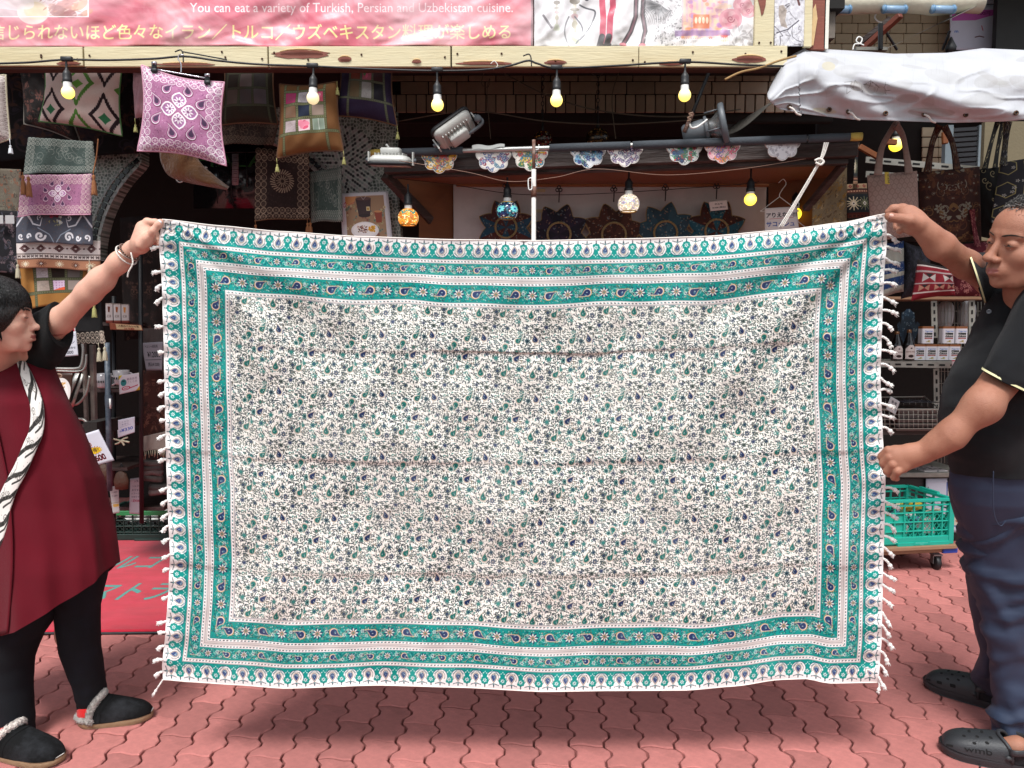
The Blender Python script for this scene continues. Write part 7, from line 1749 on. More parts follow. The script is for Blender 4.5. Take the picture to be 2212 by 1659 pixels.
# shelf unit with packets, mugs and cards
YS=4.1;m_blu=M('dark_blue_pole','39434f',rough=.5,var=.15,bump=.2,dirt='7a828a',dscale=9)
su=Th('shelf_unit','black metal shelf unit with a dark blue pole beside the tray rack','shelf',G(270,1215))
su.part('pole',tube([W(231,740,3.75),W(237,1060,3.75)],.013,10),m_blu);su.part('post',tube([W(303,480,YS),W(306,1130,YS)],.012,8),m_blk);su.part('post',tube([W(246,640,YS+.2),W(246,1130,YS+.2)],.012,8),m_blk)
for k,y in enumerate((700,838,912,1000)):su.part('shelf_board',box((W(262,y,YS+.18).x,YS+.18,W(262,y,YS+.18).z),(.26,.38,.018)),m_dkw,smooth=False)
su.part('clamp',lathe([(.016,-.03),(.018,-.02),(.018,.02),(.016,.03)],12,W(235,866,3.75)),m_blu);su.part('tag',box(W(238,872,3.73),(.008,.004,.05)),m_wht)
for k in range(3):
    c=Cv(60,130,'b8b0ae');c.rect(0,0,60,8,'8a7a74');c.poly([(20,20),(42,24),(36,60),(22,56)],['5a2a20','8a4a28','b87a3a'][k]);c.text('紅茶',30,92,20,'4a3430','c');c.rect(0,112,60,130,'7a3a30')
    paper('tea_packet','%s packet of the three white tea packets on the black shelf'%('left','middle','right')[k],'packet',[(228+k*17,655+k),(243+k*17,655+k),(243+k*17,698),(229+k*17,698)],YS-.02,('tea_packet%d'%k,c),group='tea packets on the black shelf',thick=.02)
c=Cv(200,40,'8a4a34');c.rect(40,4,196,36,'c8b088');c.text('人気のペルシャ茶',118,20,16,'3a2418','c',bold=.4);c.text('3ヶ ¥1800',118,35,14,'8a1818','c',bold=.6)
paper('shelf_strip','paper shelf strip with brown lettering under the tea packets','sign',[(236,697),(305,702),(309,714),(238,712)],YS-.04,('shelf_strip',c))
m_mug=M('white_mug_glaze','b4aeb0',rough=.2,var=.05,bump=0,spec=.6)
for(x,y,lb)in((262,815,'white printed mug on the black shelf, nearer the pink card'),(224,822,'white mug partly hidden behind the dark blue pole')):
    p=W(x,y,YS-.02);t=Th('mug',lb,'mug',p+Vector((0,0,-.035)),'printed mugs on the black shelf');t.part('cup',lathe([(1e-4,-.038),(.030,-.038),(.034,-.03),(.042,.038),(.039,.038),(.032,-.028),(1e-4,-.03)],20,p),m_mug)
    t.part('handle',tube([p+Vector((.040*math.cos(a)*.55+.044,0,.024*math.sin(a)))for a in np.linspace(-PI/2,PI/2,9)],.005,6),m_mug);t.part('printed_figures',join(*[box(p+Vector((-.018+.012*k,-.0375,-.004)),(.006,.001,.012))for k in range(4)]),m_blk,smooth=False,kind='stuff')
c=Cv(150,130,'d0c8ce');c.poly([(0,0),(30,0),(0,30)],'c8b020');c.poly([(150,100),(150,130),(120,130)],'c8a020');c.ell(36,54,22,24,'2a7a7a');c.ell(36,44,12,6,'1f3f44');c.text('最高品質',98,42,19,'7a6a78','c');c.text('ざくろ茶',98,64,19,'8a7a88','c');c.ell(50,96,28,12,'b0304a',ring=4);c.text('¥880',50,102,15,'b0304a','c');c.line([(80,100),(136,90)],7,'b0304a')
paper('promo_card','white card with a teal pot emblem and pink pen marks hanging on the shelf','card',[(256,812),(300,805),(302,842),(258,852)],YS-.08,('promo_card',c))
c=Cv(130,160,'b4b0bc');c.text('トルコ',60,34,18,'4a4a60','c');c.text('お守り',60,58,18,'4a4a60','c');c.line([(20,72),(100,64)],2,'5a5a70');c.text('¥330',72,118,42,'2a3a8a','c',bold=1.4);c.text('各',22,116,20,'2a3a8a','c')
paper('price_card','small white ¥330 card clipped to the black shelf','card',[(252,908),(291,900),(291,934),(255,946)],YS-.06,('card330',c))
c=Cv(260,260,'c4c2cc');c.text('¥1800',60,46,36,'c8a020','c',bold=2);c.text('¥1000',90,104,44,'c85020','c',bold=3);c.text('¥1000',90,104,44,'2a1418','c',bold=.6)
P_=[(140+(64 if k%2 else 46)*1.25*math.cos(a),145+(30 if k%2 else 20)*math.sin(a))for k,a in enumerate(np.linspace(0,2*PI,37)[:-1])];c.poly([(x*1.0,(y-145)*1.18+145)for x,y in P_],'7a2a18');c.poly(P_,'e0b820');c.text('お得!!',140,156,36,'3a2414','c',bold=1.2);c.text('¥600',140,228,66,'8a1418','c',bold=5);c.text('¥600',140,228,66,'241014','c',bold=1.5)
paper('price_sign','white price sign with a yellow starburst and a bold 600 beside the red tunic','sign',[(150,948),(212,928),(246,995),(188,1012)],3.3,('sign600',c),thick=.006)
m_silv=M('dark_tray_edge','3a3836',rough=.5,var=.2)
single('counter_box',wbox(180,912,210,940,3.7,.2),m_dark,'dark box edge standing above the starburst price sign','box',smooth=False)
c=Cv(110,260,'a8aab0');c.text('人気',55,30,20,'3a3a48','c');c.text('トルコの',55,64,18,'3a3a48','c');c.text('スリッパ',55,92,20,'2a2a38','c',bold=.6);c.text('バブーシュ',55,118,18,'3a3a48','c');c.text('手作りです',55,142,17,'3a3a48','c');c.text('1足¥3800',58,170,22,'8a1838','c',bold=.8)
paper('hand_sign','tall white handwritten slipper price sign above the green crate','sign',[(281,1034),(309,1030),(309,1112),(279,1110)],4.25,('slipper_sign',c))
c=Cv(60,160,'a8aaa8');c.text('ア-4000',30,40,13,'4a4a50','c');c.text('ア-2800',30,62,13,'4a4a50','c');c.rect(0,96,60,98,'6a5a20');c.text('¥300',34,120,22,'b88a18','c',bold=2)
paper('price_card','narrow white card with yellow 300 beside the tunic hem','card',[(236,1052),(256,1048),(258,1108),(244,1110)],4.2,('card300',c))
c=Cv(200,160,'8a848c');c.text('ペルシャ絨毯風',90,30,18,'24242a','c');c.text('¥12000',110,84,44,'141418','c',bold=1.5);c.rect(10,98,190,101,'24242a');c.text('(税込¥13200)',100,134,24,'24242a','c',bold=.5)
paper('price_sign','grey white ¥12000 rug price sign pinned left of the cloth edge','sign',[(305,741),(352,738),(350,800),(316,800)],4.1,('sign12000',c),dark=.75)
hang('pale_throw','pale folded throw hanging just above the ¥12000 sign','throw',[(302,710),(352,708),(352,742),(304,744)],4.2,M('dim_throw','4a403e',rough=.95,var=.2,bump=.5,bs=200),fold=.004)
# folded towels, slippers, trinkets
for k in range(6):
    y=1004+k*11+(8 if k>3 else 0);x0=304+(k>3)*20;a=W(x0,y,4.3);pts=[W(x0+46*t_,y-7+9*abs(math.sin(t_*2+k))*.5,4.3)for t_ in np.linspace(0,1,6)]
    o=Th('folded_towel','%s folded towel in the grey pile low beside the cloth'%('top','second','third','fourth','fifth','lowest')[k],'towel',a,'folded towels in a pile');o.part('towel',tube(pts,.020,8),M('grey_towel%d'%(k%3),('5a5450','4a4644','6a5e5c')[k%3],rough=.95,var=.2,bump=.6,bs=200))
sb=Th('shelf_unit','low dark shelf under the pile of folded towels','shelf',G(330,1190));sb.part('shelf_board',box(W(335,1085,4.45),(.26,.34,.02)),m_dkw,smooth=False)
for x,y,lb in((225,1020,'brown leather purse hanging under the starburst price sign'),(262,1035,'small tan leather pouch hung beside the slipper sign')):
    p=W(x,y,4.1);t=Th('leather_pouch',lb,'pouch',p);t.part('bag',lathe([(1e-4,-.06),(.035,-.055),(.042,-.01),(.030,.03),(.012,.045)],14,p,Matrix.Scale(.5,4,(0,1,0))),M('brown_leather','4a3020',rough=.6,var=.3,bump=.4));t.part('strap',cable([(x-4,y-16),(x,y-34),(x+5,y-16)],.003,5,4.1),m_blk)
sf=Th('starfish_charm','pale knotted bow hanging below the ¥330 card','charm',W(262,950,4.05))
for a in(.2,1.1,2.3,3.4,5.5):sf.part('loop',cable([(262,952),(262+9*math.cos(a),952+7*math.sin(a)),(262+18*math.cos(a+.1),952+11*math.sin(a+.1))],.005,4,4.05),m_ctas)
# ---- folding crates
def crate(name,label,c0,L,D,H,rz,mt,kind=0,lip=None):
    m4=Matrix.Translation(c0)@Matrix.Rotation(rz,4,'Z');t=Th(name,label,'crate',c0);B=lambda x,y,z,a,b,c_:xf(box((x,y,z),(a,b,c_),ch=.0015),m4)
    t.part('base',B(0,D/2,.010,L,D,.02),mt,smooth=False)
    for(y0,nm)in((0,'front_wall'),(D,'back_wall')):
        g=[B(0,y0,.028,L,.022,.036),B(0,y0,H-.008,L,.026,.016),B(0,y0,H-.036,L,.014,.008)]
        nx=9
        for k in range(nx+1):g.append(B(-L/2+L*k/nx,y0,H/2+.01,.007,.014,H-.03))
        for z in(.30,.50,.70):g.append(B(0,y0,H*z,L,.012,.007))
        x0=-L/2;g.append(B(x0+L*.29,y0+.006,H*.40,L*.38,.005,H*.52))if kind==0 else None
        for k in range(9 if kind else 5):
            for j in range(3):
                xa=-L/2+L*(k+(.5 if kind else 4.5))/nx;za=H*(.20+.20*j+.0)
                for s in(-1,1):
                    for q in(-.25,.25):g.append(xf(bar((xa+q*L/nx-s*L/nx*.25,y0+.002,za-H*.08),(xa+q*L/nx+s*L/nx*.25,y0+.002,za+H*.08),.003,.003),m4))
        w=t.part(nm,join(*g),mt,smooth=False)
    for(x0,nm)in((-L/2,'end_wall'),(L/2,'end_wall')):
        g=[B(x0,D/2,.028,.022,D,.036),B(x0,D/2,H-.008,.026,D,.016),B(x0,D/2,H-.036,.014,D,.008),B(x0,D/2,H+.004,.02,D*.42,.014)]
        for k in range(6):g.append(B(x0,D*k/5,H/2+.01,.014,.007,H-.03))
        for z in(.30,.52,.74):g.append(B(x0,D/2,H*z,.012,D,.007))
        g.append(B(x0,D*.5,H*.34,.005,D*.9,H*.5));t.part(nm,join(*g),mt,smooth=False)
    for sx in(-1,1):
        for y0 in(0,D):t.part('corner_post',B(sx*(L/2-.006),y0,H/2,.030,.030,H),mt,smooth=False)
    t.part('foot_rail',join(B(L*.16,-.004,.006,L*.6,.03,.024)),mt,smooth=False)
    return t,m4
m_teal=M('teal_plastic','129a86',rough=.42,var=.05,bump=.05,spec=.5);m_dgr=M('dark_green_plastic','12302a',rough=.45,var=.1,bump=.05,spec=.5)
# right crate on its dolly: front right corner at px (2052,1205)
fr=G(2050,1232);fr.z=.155;rzc=R(9);Lc=.52;cc=fr-Vector((math.cos(rzc),math.sin(rzc),0))*(Lc/2)
t,m4=crate('plastic_crate','teal folding plastic crate full of small goods on the wooden dolly',cc,Lc,.36,.255,rzc,m_teal)
c=Cv(200,40,'129a86');c.text('折りたたみコンテナ',100,18,17,'b8e0d8','c');c.text('No.50-B',100,34,12,'b8e0d8','c')
t.part('moulded_label',xf(sheet(lambda u,v:(.02+.10*u,-.0205,.020-.017*v),2,2),m4),TM('crate_label',c.image('crate_label'),rough=.45))
m_pack=[M('cream_packet','c8c0a8',rough=.5),M('blue_packet','4a7a94',rough=.4),M('yellow_packet','b89c34',rough=.4),M('white_packet','d0ccc8',rough=.4),M('green_packet','5a7a5a',rough=.4)]
rr=random.Random(4);goods=[]
for k in range(34):
    x=rr.uniform(-.22,.22);y=rr.uniform(.05,.31);z=.05+rr.uniform(0,.12)
    o=single('small_packet',xf(box((x,y,z),(rr.uniform(.05,.09),rr.uniform(.03,.05),rr.uniform(.015,.05)),rr.uniform(-.6,.6),.004,rr.uniform(-.3,.3)),m4),m_pack[k%5],'%s wrapped packet among the small goods inside the teal crate'%('cream','blue','yellow','white','green')[k%5],'packet',group='%s packets in the teal crate'%('cream','blue','yellow','white','green')[k%5],smooth=False)
for(x,y,z,w_,mt)in((-.05,.12,.205,.14,m_pack[0]),(.05,.06,.19,.08,m_pack[2])):single('small_box',xf(box((x,y,z),(w_,.05,.018),.15,.003),m4),mt,'%s box lying on top in the teal crate'%('long cream' if w_>.1 else 'short yellow'),'box',smooth=False)
tie=[(0.11,.17),(0.11,.20)]
t.part('cable_tie',xf(tube([(.26,.20,.262),(.262,.20,.235),(.275,.20,.25),(.268,.20,.275),(.26,.20,.262)],.0018,4),m4),m_blk)
dl=Th('dolly','wooden dolly on black castors under the teal crate','dolly',Vector((cc.x,cc.y,0)));m_pale=M('raw_plank','8a6a50',rough=.75,var=.2,vs=4,bump=.2,stretch=(1,1,5))
for y0 in(.0,.17,.34):dl.part('plank',xf(box((-.03,y0,-.012),(.62,.07,.022),ch=.003),m4),m_pale,smooth=False)
dl.part('cross_board',xf(box((-.02,.17,-.036),(.60,.36,.024),ch=.003),m4),m_pale,smooth=False);dl.part('corner_guard',xf(box((.25,.005,-.030),(.09,.05,.045),ch=.004),m4),M('blue_plastic','1c3f9a',rough=.4),smooth=False)
for(x,y)in((.20,.03),(-.22,.03),(.20,.31),(-.22,.31)):
    p=m4@Vector((x,y,0));cs=dl.part('castor_fork',join(box((p.x,p.y,.085),(.05,.045,.008)),box((p.x-.022,p.y,.062),(.004,.03,.05)),box((p.x+.022,p.y,.062),(.004,.03,.05))),M('zinc','8a8a8a',rough=.4,metal=.7),smooth=False)
    dl.part('castor_wheel',lathe([(.006,-.014),(.036,-.014),(.041,-.010),(.041,.010),(.036,.014),(.006,.014)],20,(p.x,p.y,.041),Matrix.Rotation(PI/2,4,'Y')@Matrix.Rotation(.3,4,'Z')),m_blk,parent=cs)
# left crate
t,m4l=crate('plastic_crate','dark green plastic crate with a bright green handle bar on the red carpet',Vector((W(318,1200,4.72).x,4.72,.005)),.50,.34,.19,0,m_dgr,1)
lb_=m4l@Vector((0,0,0));t.part('handle_bar',xf(box((0,-.012,.182),(.36,.018,.030),ch=.003),m4l),M('bright_green_plastic','1f7a44',rough=.45),smooth=False)
for k,x in enumerate((-.14,-.08,-.01,.06)):
    p=m4l@Vector((x,.14,.15));q=Matrix.Translation(p)@Matrix.Rotation(.5-.35*k,4,'Y')@Matrix.Rotation(-.4,4,'X');t=Th('dark_bottle','%s dark bottle with a gold neck and white label in the green crate'%('leftmost','second','third','rightmost')[k],'bottle',p,'dark bottles in the green crate')
    t.part('glass',xf(lathe([(1e-4,-.10),(.032,-.10),(.034,-.09),(.034,.03),(.014,.07),(.012,.11)],16),q),M('dark_bottle_glass','0c0c0e',rough=.12,spec=.7,bump=0));t.part('neck_foil',xf(lathe([(.0145,.075),(.015,.115),(1e-4,.118)],12),q),M('gold_foil','a8843a',rough=.3,metal=.8,bump=.2));t.part('label',xf(lathe([(.0348,-.06),(.0348,.01)],16),q),m_wht)
# ---- red carpet
random.seed(3);c=Cv(720,660,'b8152f')
for k in range(900):c.ell(rnd(0,720),rnd(0,660),rnd(6,30),rnd(3,12),random.choice(['a01228','c62040','b0142e','cc2846']),rnd(-.4,.4),.25)
T_='3f8f84'
c.text('トルコ',160,262,132,T_,sx=.36,bold=2);c.text('レストラン',205,478,132,T_,sx=.36,bold=2)
cpA,cpB=G(40,1374),G(560,1366);yb_=4.75
def carpet(u,v):
    Yf=cpA.y+(cpB.y-cpA.y)*u;return Vector((-2.9+2.15*u,Yf+(yb_-Yf)*(1-v),.012+.0025*math.sin(u*19+v*7)*math.sin(v*13)+.002*bz1(u*2,v*2)))
m_carp=TM('red_carpet_pile',c.image('red_carpet'),rough=.97,bump=1.0,weave=260,imgbump=0,sheen=.3);
cpt=Th('red_carpet','bright red entrance carpet with teal Japanese lettering','carpet',carpet(.5,1));cpt.part('pile',sheet(carpet,60,50,thick=.010,thickdir=(0,0,-1)),m_carp)
cpt.part('rubber_edge',tube([carpet(u,1)+Vector((0,-.004,-.006))for u in np.linspace(0,1,20)],.007,5),m_blk)
# ================================================================== right side: bags, shelves
def tote(label,cor,Y,mat_,hand,T=.03,name='tote_bag',hm=None,hw=9):
    t=cushion(name,label,'bag',cor,Y,T,mat_,None,(),.0)
    for pts in hand:
        P=catmull([Vector((x,y,0))for x,y in pts],7);n=len(P)
        def f(u,v):
            tt=v*(n-1);i=min(int(tt),n-2);p=P[i].lerp(P[i+1],tt-i);d=(P[i+1]-P[i]).normalized();nn=Vector((-d.y,d.x,0));q=p+nn*(hw*(2*u-1)*(1-.35*math.sin(PI*v)));return W(q.x,q.y,Y-T-.006+.03*math.sin(PI*v))
        t.part('handle',sheet(f,3,30,thick=.004),hm or mat_)
    return t
random.seed(2);c=Cv(300,360,'8f766c')
for j in range(15):
    for i in range(10):c.ell(i*32+(16 if j%2 else 0),j*26,15,18,'806860',ring=2);c.ell(i*32+(16 if j%2 else 0),j*26,8,10,'9c8378',ring=1.6)
m_tb=TM('beige_circle_jacquard',c.image('beige_jacquard'),rough=.9,bump=.3);tb=tote('beige tote bag with looped handles and a yellow price tag',[(1873,379),(1981,369),(1986,508),(1883,522)],3.75,m_tb,[[(1897,378),(1905,320),(1932,272),(1938,270)],[(1936,270),(1950,292),(1958,330),(1964,374)]],.03)
c=Cv(60,110,'b8a040');c.text('¥1650',34,60,32,'24241a','c',rot=PI/2-.1,bold=1.2)
paper('price_tag','yellow price tag with a black handwritten ¥1650 tied to the beige tote bag','tag',[(1911,372),(1920,372),(1922,398),(1912,397)],3.66,('tag1650',c))
m_tb2=TM('brown_damask_jacquard',damask(300,360,'2c140e',['4c2c1a','5c4024','6a6458','3c1c12'],51,90).image('brown_damask'),rough=.9,bump=.3)
tote('dark brown damask tote bag hanging right of the beige one',[(1983,372),(2116,360),(2120,520),(1990,530)],3.8,m_tb2,[[(2004,372),(2014,310),(2030,270)],[(2040,272),(2058,310),(2068,366)]],.03)
m_tb3=TM('black_scroll_jacquard',(lambda c:([c.spiral(rnd(20,130),rnd(10,340),rnd(10,26),rnd(0,6),1.1,4,'8a7e60')for _ in range(9)],c)[1])(Cv(150,360,'0e0d0c')).image('black_scroll'),rough=.9)
tote('black tote bag with cream scrolls hanging behind the brown one',[(2112,366),(2168,360),(2160,520),(2112,510)],3.88,m_tb3,[[(2128,366),(2144,300),(2156,262)],[(2168,262),(2156,320),(2150,364)]],.02,hw=6)
m_tb4=TM('charcoal_geometric_jacquard',(lambda c:([c.line([(x,y),(x+30,y+22),(x+30,y+60),(x,y+82),(x-30,y+60),(x-30,y+22),(x,y)],4,'7a7048')for x in(30,120,210)for y in(-10,110,230)],[c.flower(rnd(0,240),rnd(0,320),9,5,'8a8a84','5a3a30')for _ in range(40)],c)[2])(Cv(240,320,'1a191e')).image('charcoal_geo'),rough=.9)
tote('charcoal bag with gold geometric outlines hanging above the head of the man',[(2160,352),(2290,330),(2290,500),(2140,480)],3.7,m_tb4,[[(2168,356),(2172,310),(2178,262)],[(2230,350),(2226,300),(2222,258)]],.03)
hang('damask_cloth','gold and beige damask cloth cut on a slant left of the kilim bag','cloth',[(1756,428),(1829,346),(1829,560),(1752,560)],3.9,TM('gold_damask',damask(200,400,'7c6c52',['a08c68','5f4c38','8e6a34','6a5c4a'],53,110).image('gold_damask'),rough=.85,bump=.3),fold=.006,piping=m_brnp)
m_kb=TM('dark_kilim_bands',kilim(160,420,[(.09,'8a7058','6a2a24','diamond'),(.02,'2a1a18','0','x'),(.05,'4a1c18','b08a70','hx'),(.03,'3a2c26','0','x'),(.32,'1f2428','6a6a50','eye'),(.03,'4a1c18','0','x'),(.06,'5a2a20','2a1414','hx'),(.04,'2a2220','0','x'),(.16,'3a2a24','7a5a40','eye'),(.2,'241c1c','5a3a30','diamond')]).image('dark_kilim'),rough=.9)
tote('kilim banded shoulder bag hanging left of the beige tote',[(1828,398),(1872,396),(1884,520),(1832,520)],4.0,m_kb,[[(1848,398),(1850,340),(1856,290)]],.02,'shoulder_bag',hw=5)
# lower row of bags on the shelf
m_bw=TM('blue_white_weave',(lambda c:([c.rect(0,y,160,y+44,'1c3058')for y in(-10,96,160)],[c.ell(rnd(0,160),rnd(0,240),2,2,'8a8a84')for _ in range(160)],c)[2])(Cv(160,240,'8e8a80')).image('blue_white'),rough=.95,bump=.6)
cushion('striped_bag','blue and off white striped woven bag right beside the cloth tassels','bag',[(1898,524),(1952,520),(1952,630),(1902,646)],3.8,.04,m_bw,None,(),.02)
cushion('black_bag','black brocade bag slumped on the shelf next to the striped bag','bag',[(1950,520),(2004,534),(2012,640),(1946,646)],3.82,.06,TM('black_brocade',damask(240,240,'131217',['24222c','2e2c36','1c1a20'],55,120).image('black_brocade'),rough=.7),None,(),.03)
cushion('kilim_bag','red and black kilim cushion with white hourglass motifs','bag',[(1982,560),(2056,578),(2064,638),(1968,650)],3.68,.05,TM('red_hourglass_kilim',kilim(260,220,[(.12,'1a1414','0','x'),(.04,'a89a94','0','x'),(.1,'6a0f1c','0','x'),(.05,'8a7a78','0','x'),(.26,'640e1a','8e8884','tri'),(.03,'8a7a78','0','x'),(.2,'640e1a','8a6050','tri'),(.04,'a89a94','0','x'),(.16,'6a0f1c','0','x')]).image('red_kilim'),rough=.9),None,(),.03)
m_bf=TM('burgundy_floral',(lambda c:([c.flower(rnd(0,260),rnd(0,240),rnd(6,11),5,random.choice(['9a6a62','7a4a48','a87a70']),'5a1420',rnd(0,3))for _ in range(120)],c)[1])(Cv(260,240,'480c18')).image('burgundy_floral'),rough=.9)
tote('burgundy floral bag partly behind the raised arm of the man',[(2056,530),(2150,520),(2150,640),(2060,640)],3.78,m_bf,[[(2112,530),(2104,486),(2100,452)]],.04,'floral_bag',hw=7)
# shelving
m_stl=M('slotted_steel','8e8c84',rough=.45,var=.1,metal=.35,bump=.1,dirt='5a564e',dscale=8);m_wire=M('cream_wire','9a968c',rough=.45,var=.05,bump=0)
sh=Th('steel_rack','slotted steel rack with shelves and wire panels behind the man','rack',G(2040,1180));YK=4.5
def slotted(px0,py0,px1,py1,Y,w_=.035,n=10,nm='slotted_post'):
    a,b=W(px0,py0,Y),W(px1,py1,Y);o=sh.part(nm,bar(a,b,.006,w_)if abs(px1-px0)>abs(py1-py0)else bar(a,b,w_,.006)if False else join(bar(a,b,.006,w_)),m_stl,smooth=False)
    d=(b-a);up_=Vector((1,0,0))if abs(d.z)>abs(d.x)else Vector((0,0,1));dn=d.normalized()
    for k in range(n):
        c_=a.lerp(b,(k+.5)/n)+Vector((0,-.0042,0));sl=d.length/n*.5
        sh.part('slot',bar(c_-dn*sl/2,c_+dn*sl/2,.002,.010),m_hole,parent=o,smooth=False)
slotted(2017,650,2019,730,YK,n=5);slotted(2099,648,2099,735,YK,n=5);slotted(2022,796,2024,925,YK+.1,n=7)
slotted(1880,786,2070,789,YK-.12,n=8,nm='shelf_beam');slotted(1870,345,2180,372,4.5,n=10,nm='shelf_beam');slotted(1870,376,2180,396,4.5,n=10,nm='shelf_beam')
sh.part('shelf_board',join(box(((W(1900,644,YK).x+W(2130,644,YK).x)/2,YK+.12,W(1900,644,YK).z),(.66,.30,.016))),m_pale,smooth=False)
zs=W(1950,779,YK-.05).z;sh.part('shelf_board',box(((W(1880,780,YK).x+W(2130,780,YK).x)/2,YK+.10,zs-.006),(.66,.34,.010)),m_stl,smooth=False)
sh.part('shelf_board',box(((W(1880,933,YK).x+W(2060,933,YK).x)/2,YK+.10,W(1950,934,YK-.1).z),(.55,.40,.03)),m_dkw,smooth=False)
gw=[]
for k in range(17):gw.append(cable([(2026+k*7.2,652),(2026+k*7.2,1000)],.0017,1,YK+.16))
for k in range(12):gw.append(cable([(2024,672+k*26),(2142,672+k*26)],.0015,1,YK+.165))
sh.part('wire_panel',join(*gw),m_wire,kind='stuff')
# tins and bottles
def tin(x,y0,y1,k,lb):
    a,b=W(x-12.5,y0,YK-.06),W(x+12.5,y1,YK-.06);w_=b.x-a.x;h_=a.z-b.z;c=Cv(110,150,'c4c2c8');c.rect(0,0,110,12,'8a5228');c.rect(22,50,92,92,'1c1a1c');c.text('Green',57,82,30,'d8d4d0','c',bold=.6,shear=.2);c.rect(22,96,92,108,'7a2a24');c.text('cardamom',57,106,10,'d8b0a0','c')
    c.text('Yildizan'[:0]+'Yogurtan',56,42,20,'3a5a9a','c',bold=.6,shear=.2)
    for q in range(7):c.leaf(58+rnd(-24,24),128+rnd(-8,8),24,8,rnd(-.5,.5),random.choice(['9a8a50','b0a068','7a7040']))
    t=Th('spice_tin',lb,'tin',Vector(((a.x+b.x)/2,YK-.02,b.z)),'white cardamom tins on the steel rack');mt=TM('tin_print',c.image('tin_print'),rough=.35,bump=0,spec=.5)
    cx,cz=(a.x+b.x)/2,(a.z+b.z)/2;r_=.01
    P_=rrect(w_,w_*.75,.010,4);n=len(P_);V=[];U=[];F=[]
    per=0
    for j,z in enumerate((-h_/2,h_/2)):
        for q,(x_,y_)in enumerate(P_):V.append((cx+x_,YK-.02+y_,cz+z));U.append((.5+x_/w_,j))
    for q in range(n):F.append((q,(q+1)%n,n+(q+1)%n,n+q))
    t.part('tin_body',(V,F,U),mt,smooth=False);t.part('lid',([(v[0],v[1],cz+h_/2+dz)for dz in(-.001,.006)for v in V[:n]],[(q,(q+1)%n,n+(q+1)%n,n+q)for q in range(n)]+[tuple(n+q for q in range(n))]),M('brown_tin_lid','7a4a28',rough=.4),smooth=False)
for k,(x,lb)in enumerate(((1990,'leftmost tin in the lower row of cardamom tins'),(2015,'second tin in the lower row of cardamom tins'),(2040,'third tin in the lower row of cardamom tins'),(2066,'rightmost visible tin in the lower row of cardamom tins'))):tin(x,746,778,k,lb)
for k,(x,lb)in enumerate(((2008,'leftmost tin in the upper row of cardamom tins'),(2053,'middle tin in the upper row of cardamom tins'),(2081,'right tin in the upper row of cardamom tins'))):tin(x,707,742,k,lb)
m_bott=M('dark_syrup_bottle','0e0908',rough=.12,spec=.7,bump=0)
for x,y0,lb in((1936,716,'dark syrup bottle on the shelf beside the cloth tassels'),(1962,712,'dark date syrup bottle nearest the cardamom tins')):
    p=W(x,778,YK-.08);h_=W(x,y0,YK-.08).z-p.z;t=Th('syrup_bottle',lb,'bottle',p,'date syrup bottles on the steel rack')
    t.part('glass',lathe([(1e-4,0),(.029,0),(.032,.006),(.032,h_*.45),(.026,h_*.62),(.012,h_*.86),(.012,h_*.96)],20,p),m_bott);t.part('cap',lathe([(.0135,h_*.90),(.0135,h_),(1e-4,h_)],14,p),M('bronze_cap','5a3a20',rough=.4,metal=.5))
    c=Cv(90,110,'c6bdb8');c.text('DATE SYRUP',45,58,14,'4a2a20','c',bold=.4);c.ell(45,26,8,6,'3a3030');c.ell(45,88,22,12,'2a1410');c.poly([(0,0),(30,0),(0,30)],'0e0908');c.poly([(90,0),(60,0),(90,30)],'0e0908')
    mt=TM('syrup_label',c.image('syrup_label'),rough=.5)
    V=[];U=[];n=12
    for j,z in enumerate((.008,h_*.50)):
        for q in range(n+1):a=-PI/2-1.0+2.0*q/n;V.append((p.x+.0325*math.cos(a),p.y+.0325*math.sin(a),p.z+z));U.append((q/n,j))
    t.part('label',(V,[(q,q+1,n+1+q+1,n+1+q)for q in range(n)],U),mt)
for x,lb in((2041,'white ceramic jar behind the wire panel, left one'),(2088,'white ceramic jar behind the wire panel, right one')):
    p=W(x,706,YK+.26);t=Th('ceramic_jar',lb,'jar',p,'white jars behind the wire panel');t.part('body',lathe([(1e-4,0),(.035,0),(.045,.03),(.050,.10),(.046,.13),(.028,.155),(.018,.158),(.018,.170),(1e-4,.172)],22,p),M('white_ceramic','b4b6b8',rough=.2,bump=0,var=.04))
# hamsa plaque
ha=Th('hamsa_plaque','blue and white hand shaped amulet plaque above the syrup bottles','plaque',W(1962,745,4.85));c=Cv(140,170,'23384c')
for k in range(60):c.spiral(rnd(0,140),rnd(0,170),rnd(4,9),rnd(0,6),1,2,random.choice(['8a9aa8','5a7a94','a8b0b4']))
c.ell(70,110,30,40,'14243a');c.ell(70,112,12,18,'05070a')
hp_=[(1938,700),(1944,694),(1946,702),(1948,676),(1955,672),(1958,668),(1966,667),(1969,672),(1975,676),(1978,702),(1981,694),(1987,700),(1984,714),(1974,740),(1962,756),(1950,740),(1940,714)]
n=len(hp_);V=[W(x,y,4.83)for x,y in hp_]+[W(x,y,4.85)for x,y in hp_];U=[((x-1938)/49,1-(y-667)/89)for x,y in hp_]*2
ha.part('plate',(V,[tuple(range(n))[::-1]]+[(i,(i+1)%n,n+(i+1)%n,n+i)for i in range(n)],U),TM('hamsa_glaze',c.image('hamsa'),rough=.3),smooth=False)
c=Cv(90,70,'b8a8a8');c.rect(0,0,90,6,'a81830');c.rect(0,64,90,70,'a81830');c.text('各 ¥1180',45,32,17,'3a2428','c',bold=.6);c.text('120g入',45,54,15,'3a2428','c')
paper('shelf_price_card','red edged white price card on the slotted beam under the tins','card',[(2056,778),(2092,778),(2092,800),(2056,800)],4.30,('card1180',c))
